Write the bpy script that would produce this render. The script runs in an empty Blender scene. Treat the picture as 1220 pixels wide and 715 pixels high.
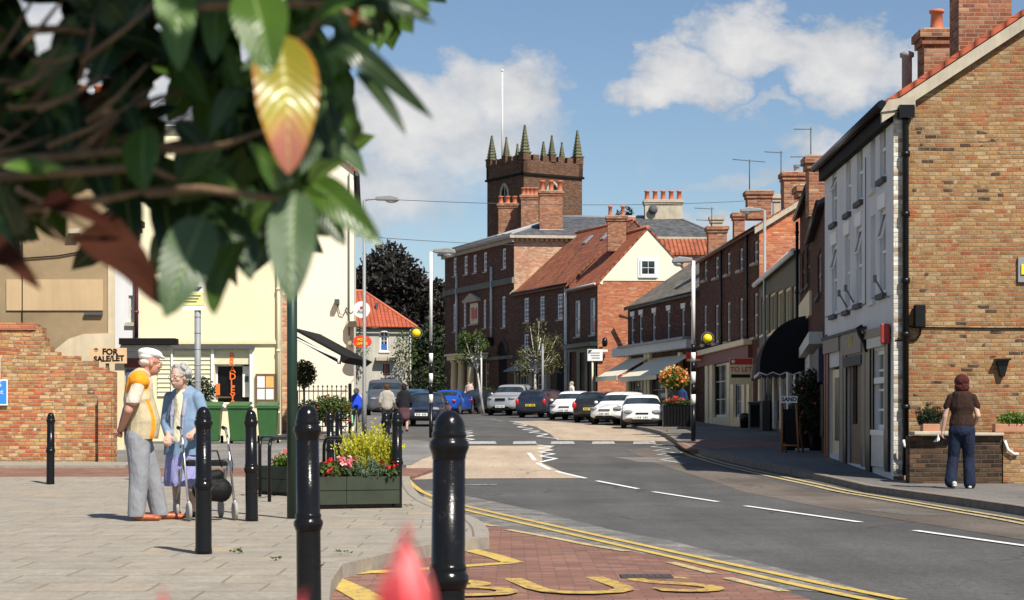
import bpy, bmesh, math, random
from mathutils import Vector, Matrix, Euler
import numpy as np
R = math.radians
SC = bpy.context.scene
COL = SC.collection
random.seed(7)
F = 2200.0           # focal length in photo pixels
CX, HY, CH = 610.0, 500.0, 1.0   # centre column, horizon row, camera height

# ------------------------------------------------------------------ ground profile (road surface height by distance)
GP = [(-60,-.17),(6,-.17),(13,-.1),(28,-.1),(37,.2),(48,.36),(60,.53),(73,.66),(80,.8),(88,.97),(94,1.1),(100,1.22),(110,1.42),(125,1.6),(200,2.3),(400,2.6),(3000,2.6)]
def g(y):
    if y <= GP[0][0]: return GP[0][1]
    for (a,za),(b,zb) in zip(GP,GP[1:]):
        if y <= b: return za+(zb-za)*(y-a)/(b-a)
    return GP[-1][1]
def gp(px,py,dz=0.0):
    lo,hi=1.0,400.0
    f=lambda Y: Y*(py-HY)/F-(CH-g(Y)-dz)
    if f(hi)<0: return ((px-CX)/F*hi,hi)
    for _ in range(60):
        m=(lo+hi)/2
        if f(m)<0: lo=m
        else: hi=m
    return ((px-CX)/F*lo, lo)
def WX(px,Y): return (px-CX)/F*Y
def WZ(py,Y): return CH-(py-HY)/F*Y
def W(px,py,Y): return Vector((WX(px,Y),Y,WZ(py,Y)))

# ------------------------------------------------------------------ objects
WM = {}   # world matrices of parents
def setp(o,label=None,cat=None,group=None,kind=None):
    if label: o['label']=label
    if cat: o['category']=cat
    if group: o['group']=group
    if kind: o['kind']=kind
    return o
def thing(name,label,cat,loc=(0,0,0),rz=0,group=None,kind=None):
    o=bpy.data.objects.new(name,None); COL.objects.link(o)
    o.empty_display_size=.3
    o.location=loc; o.rotation_euler=(0,0,rz)
    WM[o.name]=Matrix.Translation(Vector(loc))@Matrix.Rotation(rz,4,'Z')
    return setp(o,label,cat,group,kind)
def wm(o): return WM.get(o.name,Matrix.Identity(4))
def link(name,me,parent=None,mat=None):
    o=bpy.data.objects.new(name,me); COL.objects.link(o)
    if parent is not None: o.parent=parent
    WM[o.name]=wm(parent) if parent is not None else Matrix.Identity(4)
    return o
def copy_tree(o,parent=None):
    c=o.copy(); COL.objects.link(c); c.parent=parent
    for ch in o.children: copy_tree(ch,c)
    return c

class MB:
    """collects faces in world coordinates; build() links them as one mesh object"""
    def __init__(s): s.v=[]; s.f=[]; s.m=[]; s.sm=[]
    def face(s,pts,mi=0,sm=False):
        b=len(s.v); s.v+= [Vector(p) for p in pts]; s.f.append(list(range(b,b+len(pts)))); s.m.append(mi); s.sm.append(sm)
    def raw(s,vs,fs,mi=0,sm=False):
        b=len(s.v); s.v+=[Vector(p) for p in vs]
        for f in fs: s.f.append([b+i for i in f]); s.m.append(mi); s.sm.append(sm)
    def box(s,c,d,mi=0,M=None):
        cx,cy,cz=c; a,b,h=d[0]/2,d[1]/2,d[2]/2
        vs=[Vector((cx+i*a,cy+j*b,cz+k*h)) for i in(-1,1) for j in(-1,1) for k in(-1,1)]
        if M: vs=[M@v for v in vs]
        s.raw(vs,[(0,1,3,2),(4,6,7,5),(0,4,5,1),(2,3,7,6),(0,2,6,4),(1,5,7,3)],mi)
    def prism(s,pts,vec,mi=0):
        pts=[Vector(p) for p in pts]; vec=Vector(vec); n=len(pts)
        q=[p+vec for p in pts]
        s.raw(pts+q,[list(range(n))[::-1],list(range(n,2*n))]+[(i,(i+1)%n,n+(i+1)%n,n+i) for i in range(n)],mi)
    def slab(s,pts,t,mi=0):
        p=[Vector(a) for a in pts]; n=(p[1]-p[0]).cross(p[2]-p[0]).normalized()
        s.prism(p,n*t,mi)
    def tube(s,pts,r,n=8,mi=0,cap=True):
        pts=[Vector(p) for p in pts]; rs=r if isinstance(r,(list,tuple)) else [r]*len(pts)
        rings=[]; prev=None
        for i,p in enumerate(pts):
            d=(pts[min(i+1,len(pts)-1)]-pts[max(i-1,0)])
            d=d.normalized() if d.length>1e-9 else Vector((0,0,1))
            u=d.orthogonal().normalized() if prev is None else (prev-d*prev.dot(d))
            if u.length<1e-6: u=d.orthogonal()
            u.normalize(); prev=u; w=d.cross(u)
            rings.append([p+(u*math.cos(2*math.pi*k/n)+w*math.sin(2*math.pi*k/n))*rs[i] for k in range(n)])
        vs=[q for r_ in rings for q in r_]; fs=[]
        for i in range(len(pts)-1):
            for k in range(n): fs.append((i*n+k,i*n+(k+1)%n,(i+1)*n+(k+1)%n,(i+1)*n+k))
        s.raw(vs,fs,mi,True)
        if cap:
            s.face(rings[0][::-1],mi); s.face(rings[-1],mi)
    def lathe(s,c,prof,n=16,mi=0,M=None,sm=True):
        c=Vector(c); vs=[]
        for r,z in prof:
            for k in range(n):
                v=Vector((r*math.cos(2*math.pi*k/n),r*math.sin(2*math.pi*k/n),z))
                if M: v=M@v
                vs.append(c+v)
        fs=[(i*n+k,i*n+(k+1)%n,(i+1)*n+(k+1)%n,(i+1)*n+k) for i in range(len(prof)-1) for k in range(n)]
        s.raw(vs,fs,mi,sm)
        b=len(s.v)-len(vs)
        if prof[0][0]>1e-5: s.f.append([b+k for k in range(n)][::-1]); s.m.append(mi); s.sm.append(False)
        if prof[-1][0]>1e-5: s.f.append([b+(len(prof)-1)*n+k for k in range(n)]); s.m.append(mi); s.sm.append(False)
    def ball(s,c,r,mi=0,n=12,m=8,M=None):
        r=r if isinstance(r,(tuple,list)) else (r,r,r); c=Vector(c); vs=[];fs=[]
        for i in range(m+1):
            t=math.pi*i/m
            for k in range(n):
                v=Vector((r[0]*math.sin(t)*math.cos(2*math.pi*k/n),r[1]*math.sin(t)*math.sin(2*math.pi*k/n),r[2]*math.cos(t)))
                if M: v=M@v
                vs.append(c+v)
        for i in range(m):
            for k in range(n): fs.append((i*n+k,(i+1)*n+k,(i+1)*n+(k+1)%n,i*n+(k+1)%n))
        s.raw(vs,fs,mi,True)
    def fbox(s,fr,s0,s1,d0,d1,z0,z1,mi=0):
        s.prism([fr.pt(s0,d0,z0),fr.pt(s1,d0,z0),fr.pt(s1,d1,z0),fr.pt(s0,d1,z0)],(0,0,z1-z0),mi)
    def build(s,name,mats,parent=None,normals=True,uv=True,bevel=0):
        me=bpy.data.meshes.new(name)
        inv=wm(parent).inverted() if parent is not None else Matrix.Identity(4)
        me.from_pydata([inv@v for v in s.v],[],s.f)
        mats=mats if isinstance(mats,(list,tuple)) else [mats]
        for m in mats: me.materials.append(m)
        me.polygons.foreach_set('material_index',s.m)
        me.polygons.foreach_set('use_smooth',s.sm)
        if uv:
            L=me.uv_layers.new(name='UVMap').data
            for p in me.polygons:
                vs=[s.v[i] for i in p.vertices]
                n=Vector((0,0,0))
                for i in range(len(vs)):
                    a,b=vs[i],vs[(i+1)%len(vs)]; n+=a.cross(b)
                if n.length<1e-12: n=Vector((0,0,1))
                n.normalize()
                if abs(n.z)>.985: t=Vector((1,0,0)); b2=Vector((0,1,0))
                else:
                    t=Vector((-n.y,n.x,0)).normalized(); b2=n.cross(t)
                    if b2.z<0: b2=-b2
                for li,vi in zip(p.loop_indices,p.vertices):
                    q=s.v[vi]; L[li].uv=(q.dot(t),q.dot(b2))
        me.update()
        if normals:
            bm=bmesh.new(); bm.from_mesh(me); bmesh.ops.remove_doubles(bm,verts=bm.verts,dist=1e-5)
            bmesh.ops.recalc_face_normals(bm,faces=bm.faces); bm.to_mesh(me); bm.free()
        o=link(name,me,parent)
        if bevel:
            md=o.modifiers.new('Bevel','BEVEL'); md.width=bevel; md.segments=2; md.limit_method='ANGLE'
        return o

class Fr:
    """a vertical wall plane: origin, direction left-to-right as seen from outside"""
    def __init__(s,a,b):
        s.o=Vector((a[0],a[1])); d=Vector((b[0],b[1]))-s.o; s.L=d.length; s.t=d/s.L; s.n=Vector((s.t.y,-s.t.x))
    def s_(s,px):
        k=(px-CX)/F; return (k*s.o.y-s.o.x)/(s.t.x-k*s.t.y)
    def z_(s,px,py):
        q=s.s_(px); Y=s.o.y+q*s.t.y; return CH-(py-HY)/F*Y
    def pt(s,a,d,z): 
        p=s.o+s.t*a+s.n*d; return Vector((p.x,p.y,z))
    def rect(s,x0,y0,x1,y1):
        xc=(x0+x1)/2; return (s.s_(x0),s.s_(x1),s.z_(xc,y1),s.z_(xc,y0))

# ------------------------------------------------------------------ materials
class NT:
    def __init__(s,name):
        s.m=bpy.data.materials.new(name); s.m.use_nodes=True; s.t=s.m.node_tree
        s.b=s.t.nodes['Principled BSDF']; s.out=s.t.nodes['Material Output']
    def n(s,t,**k):
        x=s.t.nodes.new(t)
        for a,b in k.items():
            if a.startswith('i_'):
                key=a[2:]; key=int(key) if key.isdigit() else key.replace('_',' ')
                if isinstance(b,bpy.types.NodeSocket): s.t.links.new(b,x.inputs[key])
                else: x.inputs[key].default_value=b
            else: setattr(x,a,b)
        return x
    def math(s,op,a,b=0.0,c=None,clamp=False):
        x=s.n('ShaderNodeMath',operation=op,use_clamp=clamp)
        for i,v in enumerate((a,b) if c is None else (a,b,c)):
            if isinstance(v,bpy.types.NodeSocket): s.t.links.new(v,x.inputs[i])
            else: x.inputs[i].default_value=v
        return x.outputs[0]
    def set(s,sock,v):
        if isinstance(v,bpy.types.NodeSocket): s.t.links.new(v,s.b.inputs[sock])
        else:
            if isinstance(v,(tuple,list)) and len(v)==3: v=(*v,1)
            s.b.inputs[sock].default_value=v
    def mix(s,fac,a,b,mode='MIX'):
        x=s.n('ShaderNodeMix',data_type='RGBA',blend_type=mode,clamp_factor=True)
        for i,v in ((0,fac),(6,a),(7,b)):
            if isinstance(v,bpy.types.NodeSocket): s.t.links.new(v,x.inputs[i])
            else:
                if isinstance(v,(tuple,list)) and len(v)==3: v=(*v,1)
                x.inputs[i].default_value=v
        return x.outputs[2]
    def ramp(s,fac,stops,interp='LINEAR'):
        x=s.n('ShaderNodeValToRGB'); cr=x.color_ramp; cr.interpolation=interp
        while len(cr.elements)<len(stops): cr.elements.new(.5)
        for e,(p,c) in zip(cr.elements,stops):
            e.position=p
            c=(c,c,c) if isinstance(c,(int,float)) else c
            e.color=(*c,1)
        s.t.links.new(fac,x.inputs[0]); return x.outputs[0]
    def noise(s,scale,detail=4,rough=.55,vec=None,dim='3D'):
        x=s.n('ShaderNodeTexNoise',noise_dimensions=dim); x.inputs['Scale'].default_value=scale; x.inputs['Detail'].default_value=detail; x.inputs['Roughness'].default_value=rough
        if vec is None: vec=s.pos()
        s.t.links.new(vec,x.inputs['Vector']); return x.outputs['Fac']
    def pos(s):
        if not hasattr(s,'_p'): s._p=s.n('ShaderNodeNewGeometry').outputs['Position']
        return s._p
    def uv(s):
        if not hasattr(s,'_u'):
            s._u=s.n('ShaderNodeUVMap',uv_map='UVMap').outputs[0]
        return s._u
    def bump(s,h,strength=.5,dist=.01):
        x=s.n('ShaderNodeBump'); x.inputs['Strength'].default_value=strength; x.inputs['Distance'].default_value=dist
        s.t.links.new(h,x.inputs['Height']); s.t.links.new(x.outputs[0],s.b.inputs['Normal'])
    def cells(s,w,h,mort,off=.5,jit=0.0,wob=0.0):
        u=s.uv()
        if wob:
            nz=s.n('ShaderNodeTexNoise'); nz.inputs['Scale'].default_value=1.3; nz.inputs['Detail'].default_value=3
            s.t.links.new(u,nz.inputs['Vector'])
            sc=s.n('ShaderNodeVectorMath',operation='SCALE'); s.t.links.new(nz.outputs['Color'],sc.inputs[0]); sc.inputs['Scale'].default_value=wob
            ad=s.n('ShaderNodeVectorMath',operation='ADD'); s.t.links.new(u,ad.inputs[0]); s.t.links.new(sc.outputs[0],ad.inputs[1]); u=ad.outputs[0]
        sp=s.n('ShaderNodeSeparateXYZ'); s.t.links.new(u,sp.inputs[0])
        U,V=sp.outputs[0],sp.outputs[1]
        vr=s.math('DIVIDE',V,h); row=s.math('FLOOR',vr); fv=s.math('FRACT',vr)
        rn=s.n('ShaderNodeTexWhiteNoise',noise_dimensions='1D'); s.t.links.new(row,rn.inputs['W'])
        o=s.math('MULTIPLY',s.math('MODULO',s.math('ABSOLUTE',row),2.0),off)
        if jit: o=s.math('ADD',o,s.math('MULTIPLY',rn.outputs['Value'],jit))
        ur=s.math('ADD',s.math('DIVIDE',U,w),o); col=s.math('FLOOR',ur); fu=s.math('FRACT',ur)
        cb=s.n('ShaderNodeCombineXYZ'); s.t.links.new(col,cb.inputs[0]); s.t.links.new(row,cb.inputs[1])
        wn=s.n('ShaderNodeTexWhiteNoise',noise_dimensions='2D'); s.t.links.new(cb.outputs[0],wn.inputs['Vector'])
        ev=s.math('MINIMUM',fv,s.math('SUBTRACT',1.0,fv)); eu=s.math('MINIMUM',fu,s.math('SUBTRACT',1.0,fu))
        ev=s.math('MULTIPLY',ev,h); eu=s.math('MULTIPLY',eu,w)
        e=s.math('MINIMUM',ev,eu)
        mr=s.n('ShaderNodeMapRange'); s.t.links.new(e,mr.inputs[0]); mr.inputs[1].default_value=mort*.35; mr.inputs[2].default_value=mort*.9
        return wn.outputs['Value'],wn.outputs['Color'],mr.outputs[0],fu,fv
MC={}
def plain(name,col,rough=.6,metal=0.0,var=.12,vs=8.0,spec=.5,bump=0,coat=0):
    if name in MC: return MC[name]
    t=NT(name)
    a=tuple(c*(1-var) for c in col); b=tuple(min(1,c*(1+var)) for c in col)
    t.set('Base Color',t.ramp(t.noise(vs,5,.6),[(.3,a),(.7,b)]))
    t.set('Roughness',rough); t.set('Metallic',metal); t.set('Specular IOR Level',spec)
    if coat: t.set('Coat Weight',coat); t.set('Coat Roughness',.05)
    if bump: t.bump(t.noise(vs*6,5,.6),bump,.01)
    MC[name]=t.m; return t.m
def brick(name,stops,mort=(.45,.4,.33),w=.225,h=.075,mw=.011,big=None,bump=.6,wob=.01,bigscale=.7,soot=0.0,val=1.0,mott=False):
    t=NT(name); r,c,mk,fu,fv=t.cells(w,h,mw,.5,.35,wob)
    stops=[(p,tuple(x*val for x in q)) for p,q in stops]
    if big is not None:   # large patches shift the mix of brick colours
        nb=t.noise(bigscale,3,.5)
        r=t.math('ADD',t.math('MULTIPLY',r,1-big),t.math('MULTIPLY',t.ramp(nb,[(.33,0.0),(.67,1.0)]),big))
    base=t.ramp(r,stops,'CONSTANT')
    if mott:
        mp=t.n('ShaderNodeMapping'); mp.inputs['Scale'].default_value=(5,5,13); t.t.links.new(t.pos(),mp.inputs[0])
        base=t.mix(.75,base,t.ramp(t.noise(1.0,6,.7,mp.outputs[0]),[(.28,(.5,.4,.3)),(.42,(.85,.68,.6)),(.52,(1.12,.97,.84)),(.72,(1.42,1.24,1.06))]),'MULTIPLY')
    fine=t.ramp(t.noise(28,5,.7),[(.25,.62),(.75,1.25)])
    base=t.mix(.8,base,fine,'MULTIPLY')
    st=t.ramp(t.noise(.55,6,.62),[(.32,.72-soot),(.62,1.08)])
    base=t.mix(.8,base,st,'MULTIPLY')
    wn=t.noise(3.5,5,.7)
    mort2=t.mix(wn,tuple(m*.55 for m in mort),mort)
    # smeared mortar: some joints are wide, some almost vanish
    mk2=t.math('MULTIPLY',mk,t.ramp(t.noise(5.5,4,.6),[(.3,.55),(.5,1.0)]))
    t.set('Base Color',t.mix(mk2,mort2,base)); t.set('Roughness',.92); t.set('Specular IOR Level',.2)
    t.bump(t.math('ADD',t.math('MULTIPLY',mk,.7),t.math('MULTIPLY',t.noise(40,4,.6),.6)),bump,.012)
    return t.m
def render_wall(name,col,stain=.25,rough=.9,sc=.8,bump=.25,streak=True):
    t=NT(name)
    b=t.ramp(t.noise(sc,6,.65),[(.3,tuple(c*(1-stain) for c in col)),(.6,col)])
    if streak:
        mp=t.n('ShaderNodeMapping'); mp.inputs['Scale'].default_value=(5,5,.35); t.t.links.new(t.pos(),mp.inputs[0])
        b=t.mix(.5,b,t.ramp(t.noise(1.4,5,.65,mp.outputs[0]),[(.35,1-stain*1.2),(.62,1.0)]),'MULTIPLY')
    t.set('Base Color',b); t.set('Roughness',rough); t.set('Specular IOR Level',.25)
    t.bump(t.noise(60,4,.6),bump,.006)
    return t.m
def tiles(name,stops,w,h,bump=.8,pan=False,moss=None,soft=.8):
    t=NT(name); r,c,mk,fu,fv=t.cells(w,h,.012,0.0 if pan else .5,0,.012)
    base=t.ramp(r,stops)
    base=t.mix(soft,base,t.ramp(t.noise(1.1,6,.7),[(.3,.6),(.7,1.15)]),'MULTIPLY')
    if moss: base=t.mix(t.ramp(t.noise(.9,7,.75),[(.55,0.0),(.68,.85)]),base,moss)
    hgt=t.math('MULTIPLY',fv,-1.0)
    if pan:
        wave=t.math('SINE',t.math('MULTIPLY',fu,6.283)); hgt=t.math('ADD',hgt,t.math('MULTIPLY',wave,.9))
        base=t.mix(.6,base,t.ramp(fu,[(.0,.55),(.25,1.0),(.7,1.0),(1.0,.5)]),'MULTIPLY')
    mk3=t.ramp(mk,[(0,.45),(1,1.0)])
    t.set('Base Color',t.mix(1.0,base,mk3,'MULTIPLY')); t.set('Roughness',.85); t.set('Specular IOR Level',.3)
    t.bump(hgt,bump,.03)
    return t.m
def glass(name,col=(.02,.025,.03),rough=.04,var=.6):
    t=NT(name)
    t.set('Base Color',t.ramp(t.noise(1.7,2,.5),[(.35,tuple(c*(1-var) for c in col)),(.65,tuple(c*(1+var) for c in col))]))
    t.set('Roughness',rough); t.set('Specular IOR Level',.7); t.bump(t.noise(1.5,1,.5),.05,.02)
    return t.m
RED=[(0,(.30,.115,.06)),(.2,(.38,.15,.075)),(.4,(.24,.09,.05)),(.55,(.42,.2,.11)),(.7,(.33,.12,.06)),(.85,(.2,.08,.055)),(.95,(.45,.28,.17))]
M={}
M['brick_gable']=brick('mixed yellow and red brick',[(0,(.42,.15,.075)),(.12,(.46,.2,.1)),(.24,(.42,.26,.12)),(.34,(.48,.3,.14)),(.44,(.44,.18,.085)),(.5,(.44,.31,.17)),(.58,(.5,.35,.18)),(.66,(.36,.21,.1)),(.72,(.54,.42,.25)),(.8,(.46,.26,.12)),(.85,(.12,.075,.055)),(.9,(.5,.35,.19)),(.96,(.6,.5,.36))],mort=(.38,.28,.17),w=.19,h=.066,mw=.01,big=.3,bigscale=.8,wob=.045,bump=1.0,val=.71,mott=True)
M['brick_ruin']=brick('weathered garden brick',[(0,(.5,.15,.07)),(.1,(.44,.12,.06)),(.25,(.52,.24,.11)),(.38,(.5,.34,.15)),(.5,(.42,.15,.075)),(.62,(.55,.42,.24)),(.74,(.38,.25,.13)),(.84,(.52,.2,.09)),(.92,(.2,.12,.08)),(.96,(.6,.5,.36))],mort=(.42,.32,.2),big=.4,w=.2,h=.068,wob=.08,bump=1.0,bigscale=1.3,soot=.15,mott=True)
M['brick_quoin']=brick('flaking whitewashed brick',[(0,(.62,.56,.46)),(.3,(.75,.71,.63)),(.55,(.5,.4,.28)),(.7,(.78,.76,.7)),(.88,(.35,.24,.16))],mort=(.6,.55,.45),wob=.03)
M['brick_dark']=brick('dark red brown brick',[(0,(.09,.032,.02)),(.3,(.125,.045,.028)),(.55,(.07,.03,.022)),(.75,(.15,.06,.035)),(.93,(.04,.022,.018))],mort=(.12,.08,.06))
M['brick_hall']=brick('dull purple brown brick',[(0,(.12,.055,.038)),(.3,(.15,.07,.047)),(.55,(.1,.05,.036)),(.75,(.18,.09,.06)),(.93,(.07,.04,.032))],mort=(.16,.11,.08))
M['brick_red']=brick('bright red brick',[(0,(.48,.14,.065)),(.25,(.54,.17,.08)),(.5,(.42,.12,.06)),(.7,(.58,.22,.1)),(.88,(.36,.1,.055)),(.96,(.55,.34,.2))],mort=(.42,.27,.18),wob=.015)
M['brick_chim']=brick('chimney brick',RED,mort=(.4,.3,.22),soot=.2)
M['brick_pale']=brick('pale pinkish brick',[(0,(.5,.22,.13)),(.3,(.55,.33,.2)),(.5,(.46,.19,.11)),(.7,(.6,.42,.28)),(.9,(.38,.2,.13))],mort=(.5,.42,.32),big=.3)
M['brick_low_shade']=brick('low wall brick with shade in its colour',[(0,(.05,.034,.026)),(.3,(.085,.055,.038)),(.6,(.035,.026,.021)),(.85,(.14,.09,.06))],mort=(.12,.095,.065),w=.2,h=.07,mott=True,wob=.05,bump=1.2)  # dark brick tones stand in for the shade on the low wall
M['tower']=brick('brown church brick',[(0,(.13,.058,.036)),(.3,(.16,.078,.048)),(.6,(.1,.046,.03)),(.85,(.2,.11,.07))],mort=(.13,.1,.07))
M['white_render']=render_wall('white painted render',(.7,.7,.7),.1)
M['bright_render']=render_wall('bright cream white render',(.82,.76,.63),.06)
M['cream']=render_wall('pale yellow render',(.8,.72,.48),.09)
M['cream2']=render_wall('cream gable render',(.8,.73,.57),.06)
M['brown_render']=render_wall('stained brown roughcast',(.34,.25,.145),.35,sc=.7,bump=.8,streak=False)
M['tan_patch']=render_wall('tan plaster patch',(.52,.38,.22),.15)
M['pale_patch']=render_wall('pale plaster',(.66,.55,.38),.2,sc=1.5)
M['stone']=render_wall('pale stone',(.5,.44,.34),.25,sc=2)
M['moss_stone']=render_wall('mossy carved stone',(.15,.15,.085),.45,sc=1.5,bump=.8)
M['grey_stone']=render_wall('greyish green string stone',(.2,.2,.165),.3,sc=2)
M['mottled']=render_wall('grey cottage render',(.5,.47,.4),.25)
M['slate']=tiles('grey slate',[(0,(.06,.062,.068)),(.5,(.09,.093,.1)),(1,(.13,.13,.135))],.25,.22,.4)
M['slate_brown']=tiles('brown grey slate',[(0,(.105,.092,.08)),(.5,(.15,.132,.11)),(1,(.2,.18,.145))],.25,.22,.5,moss=(.2,.19,.13))
M['pantile']=tiles('orange clay pantile',[(0,(.33,.095,.045)),(.5,(.4,.125,.06)),(1,(.3,.085,.045))],.24,.32,1.0,pan=True)
M['pantile_old']=tiles('lichened orange pantile',[(0,(.24,.075,.04)),(.5,(.33,.11,.055)),(1,(.19,.065,.04))],.24,.32,1.0,pan=True,moss=(.17,.11,.065))
M['pantile_red']=tiles('vivid red pantile',[(0,(.36,.08,.04)),(.5,(.42,.1,.05)),(1,(.33,.075,.04))],.24,.32,.8,pan=True,soft=.4)
M['black']=plain('black gloss paint',(.008,.008,.009),.3,var=.3,spec=.25)
M['black_matt']=plain('matt black',(.01,.01,.0105),.8,spec=.15)
M['pot']=plain('terracotta',(.5,.15,.075),.8)
M['potpale']=plain('buff clay',(.55,.42,.27),.85)
M['white']=plain('white paint',(.74,.74,.72),.5,var=.05)
M['offwhite']=plain('dull white paint',(.52,.52,.5),.55,var=.12)
M['creampaint']=plain('cream paint',(.72,.6,.38),.5,var=.06)
M['greypaint']=plain('grey paint',(.16,.17,.18),.6)
M['lead']=plain('lead flashing',(.26,.27,.29),.6)
M['zinc']=plain('galvanised steel',(.24,.25,.26),.6,metal=.15)
M['glass']=glass('window glass')
M['glass_net']=glass('glass over net curtain',(.2,.21,.215),.08,.4)
M['shopglass']=glass('shop glass',(.06,.06,.055),.05,.8)
M['olive']=plain('olive painted timber',(.095,.088,.05),.7)
M['darkgreen']=plain('dark green paint',(.012,.034,.022),.4)
M['maroon']=plain('maroon paint',(.16,.04,.028),.6)
M['redsign']=plain('red sign paint',(.5,.03,.02),.5,var=.04)
M['brownwood']=plain('brown door wood',(.14,.08,.045),.6,vs=3)
M['blue']=plain('blue paint',(.03,.11,.42),.5)
M['navy']=plain('navy paint',(.012,.018,.06),.5)
M['orange']=plain('orange paint',(.85,.16,.02),.6,var=.04)
M['yellow']=plain('yellow plastic',(.85,.62,.01),.35,var=.03)
M['grime']=plain('soot grey sill',(.07,.075,.08),.8)
# ================================================================== SETTING: ground sheets
def sheet(name,poly,dz,mat,zmax=400,kind='structure',skirt=0):
    bm=bmesh.new(); vs=[bm.verts.new((x,y,0)) for x,y in poly]; f=bm.faces.new(vs)
    if f.normal.z<0: f.normal_flip()
    bmesh.ops.triangulate(bm,faces=bm.faces)
    for y,_ in GP[1:-1]:
        bmesh.ops.bisect_plane(bm,geom=bm.verts[:]+bm.edges[:]+bm.faces[:],plane_co=(0,y,0),plane_no=(0,1,0))
    bmesh.ops.recalc_face_normals(bm,faces=bm.faces)
    for v in bm.verts: v.co.z=g(v.co.y)+dz
    if skirt:
        be=[e for e in bm.edges if e.is_boundary]
        r=bmesh.ops.extrude_edge_only(bm,edges=be)
        for v in [x for x in r['geom'] if isinstance(x,bmesh.types.BMVert)]: v.co.z-=skirt
    up=[f for f in bm.faces if abs(f.normal.z)>.5]
    for f in bm.faces:
        f.normal_update()
        if abs(f.normal.z)>.5 and f.normal.z<0: f.normal_flip()
    uvl=bm.loops.layers.uv.new('UVMap')
    for f in bm.faces:
        for l in f.loops: l[uvl].uv=(l.vert.co.x,l.vert.co.y)
    me=bpy.data.meshes.new(name); bm.to_mesh(me); bm.free(); me.materials.append(mat)
    o=link(name,me); 
    if kind: o['kind']=kind
    return o
def ribbon_mb(mb,path,w,dz,mi=0,close=False):
    pts=[]
    path=[Vector((p[0],p[1])) for p in path]
    for a,b in zip(path,path[1:]):
        n=max(1,int((b-a).length/1.0))
        for i in range(n): pts.append(a.lerp(b,i/n))
    pts.append(path[-1])
    L=[];Rr=[]
    for i,p in enumerate(pts):
        d=(pts[min(i+1,len(pts)-1)]-pts[max(i-1,0)]).normalized(); nn=Vector((-d.y,d.x))
        L.append(p+nn*w/2); Rr.append(p-nn*w/2)
    for i in range(len(pts)-1):
        q=[L[i],Rr[i],Rr[i+1],L[i+1]]
        mb.face([(a.x,a.y,g(a.y)+dz) for a in q],mi)
def smooth(path,it=2):
    p=[Vector((a[0],a[1])) for a in path]
    for _ in range(it):
        q=[p[0]]
        for a,b in zip(p,p[1:]): q+= [a.lerp(b,.25),a.lerp(b,.75)]
        q.append(p[-1]); p=q
    return [(a.x,a.y) for a in p]

def asphalt(name,base,var=.25,patch=True,rough=.85):
    t=NT(name)
    c=t.ramp(t.noise(90,4,.7),[(.3,tuple(b*.65 for b in base)),(.7,tuple(b*1.35 for b in base))])
    c=t.mix(.8,c,t.ramp(t.noise(24,6,.8),[(.36,.6),(.5,1.0),(.64,1.45)]),'MULTIPLY')
    c=t.mix(.9,c,t.ramp(t.noise(.35,5,.6),[(.35,1-var),(.65,1+var*.6)]),'MULTIPLY')
    mp=t.n('ShaderNodeMapping'); mp.inputs['Scale'].default_value=(1.6,.16,1); mp.inputs['Rotation'].default_value=(0,0,R(-14)); t.t.links.new(t.pos(),mp.inputs[0])
    c=t.mix(.6,c,t.ramp(t.noise(1.0,4,.6,mp.outputs[0]),[(.35,.8),(.65,1.18)]),'MULTIPLY')
    # hairline cracks and old sealed joints
    nzv=t.n('ShaderNodeTexNoise'); nzv.inputs['Scale'].default_value=.9; nzv.inputs['Detail'].default_value=5; t.t.links.new(t.pos(),nzv.inputs['Vector'])
    av=t.n('ShaderNodeVectorMath',operation='ADD'); t.t.links.new(t.pos(),av.inputs[0]); t.t.links.new(nzv.outputs['Color'],av.inputs[1])
    ve=t.n('ShaderNodeTexVoronoi',feature='DISTANCE_TO_EDGE'); ve.inputs['Scale'].default_value=.42; t.t.links.new(av.outputs[0],ve.inputs['Vector'])
    ck=t.math('MULTIPLY',t.ramp(ve.outputs['Distance'],[(.004,1.0),(.012,0.0)]),t.ramp(t.noise(.28,3),[(.5,0.0),(.58,.75)]))
    c=t.mix(ck,c,tuple(b*.3 for b in base))
    # oil and tyre stains
    c=t.mix(t.ramp(t.noise(1.3,6,.7),[(.62,0.0),(.74,.45)]),c,tuple(b*.5 for b in base))
    # tiny pale chippings and chewing gum spots
    vo=t.n('ShaderNodeTexVoronoi'); vo.inputs['Scale'].default_value=3.2; t.t.links.new(t.pos(),vo.inputs['Vector'])
    c=t.mix(t.ramp(vo.outputs['Distance'],[(.035,.35),(.055,0.0)]),c,tuple(min(1,b*2.6) for b in base))
    t.set('Base Color',c); t.set('Roughness',rough); t.set('Specular IOR Level',.3)
    t.bump(t.noise(160,3,.7),.35,.004)
    return t.m
M['asphalt']=asphalt('road asphalt',(.086,.083,.079),.25)
M['asphalt_pave']=asphalt('pavement tarmac',(.15,.14,.13),.2)
M['asphalt_old']=asphalt('older side road tarmac',(.19,.18,.17),.25)
M['buff']=asphalt('buff anti skid surface',(.4,.315,.23),.15)
M['worn']=asphalt('worn stony asphalt edge',(.2,.185,.165),.5)
_t=NT('patchy stony asphalt'); _c=_t.mix(_t.ramp(_t.noise(2.2,7,.72),[(.42,0.0),(.62,1.0)]),(.105,.1,.094),_t.ramp(_t.noise(45,4,.8),[(.35,(.07,.065,.06)),(.5,(.2,.185,.165)),(.65,(.42,.39,.35))]))
_t.set('Base Color',_c); _t.set('Roughness',.9); _t.bump(_t.noise(80,3,.7),.6,.006); M['worn']=_t.m
M['verge']=plain('rough ground',(.12,.12,.07),.95,vs=2)
t=NT('stone paving slabs'); r_,c_,mk_,fu_,fv_=t.cells(.68,.5,.014,.5,.5,.05)
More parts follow.
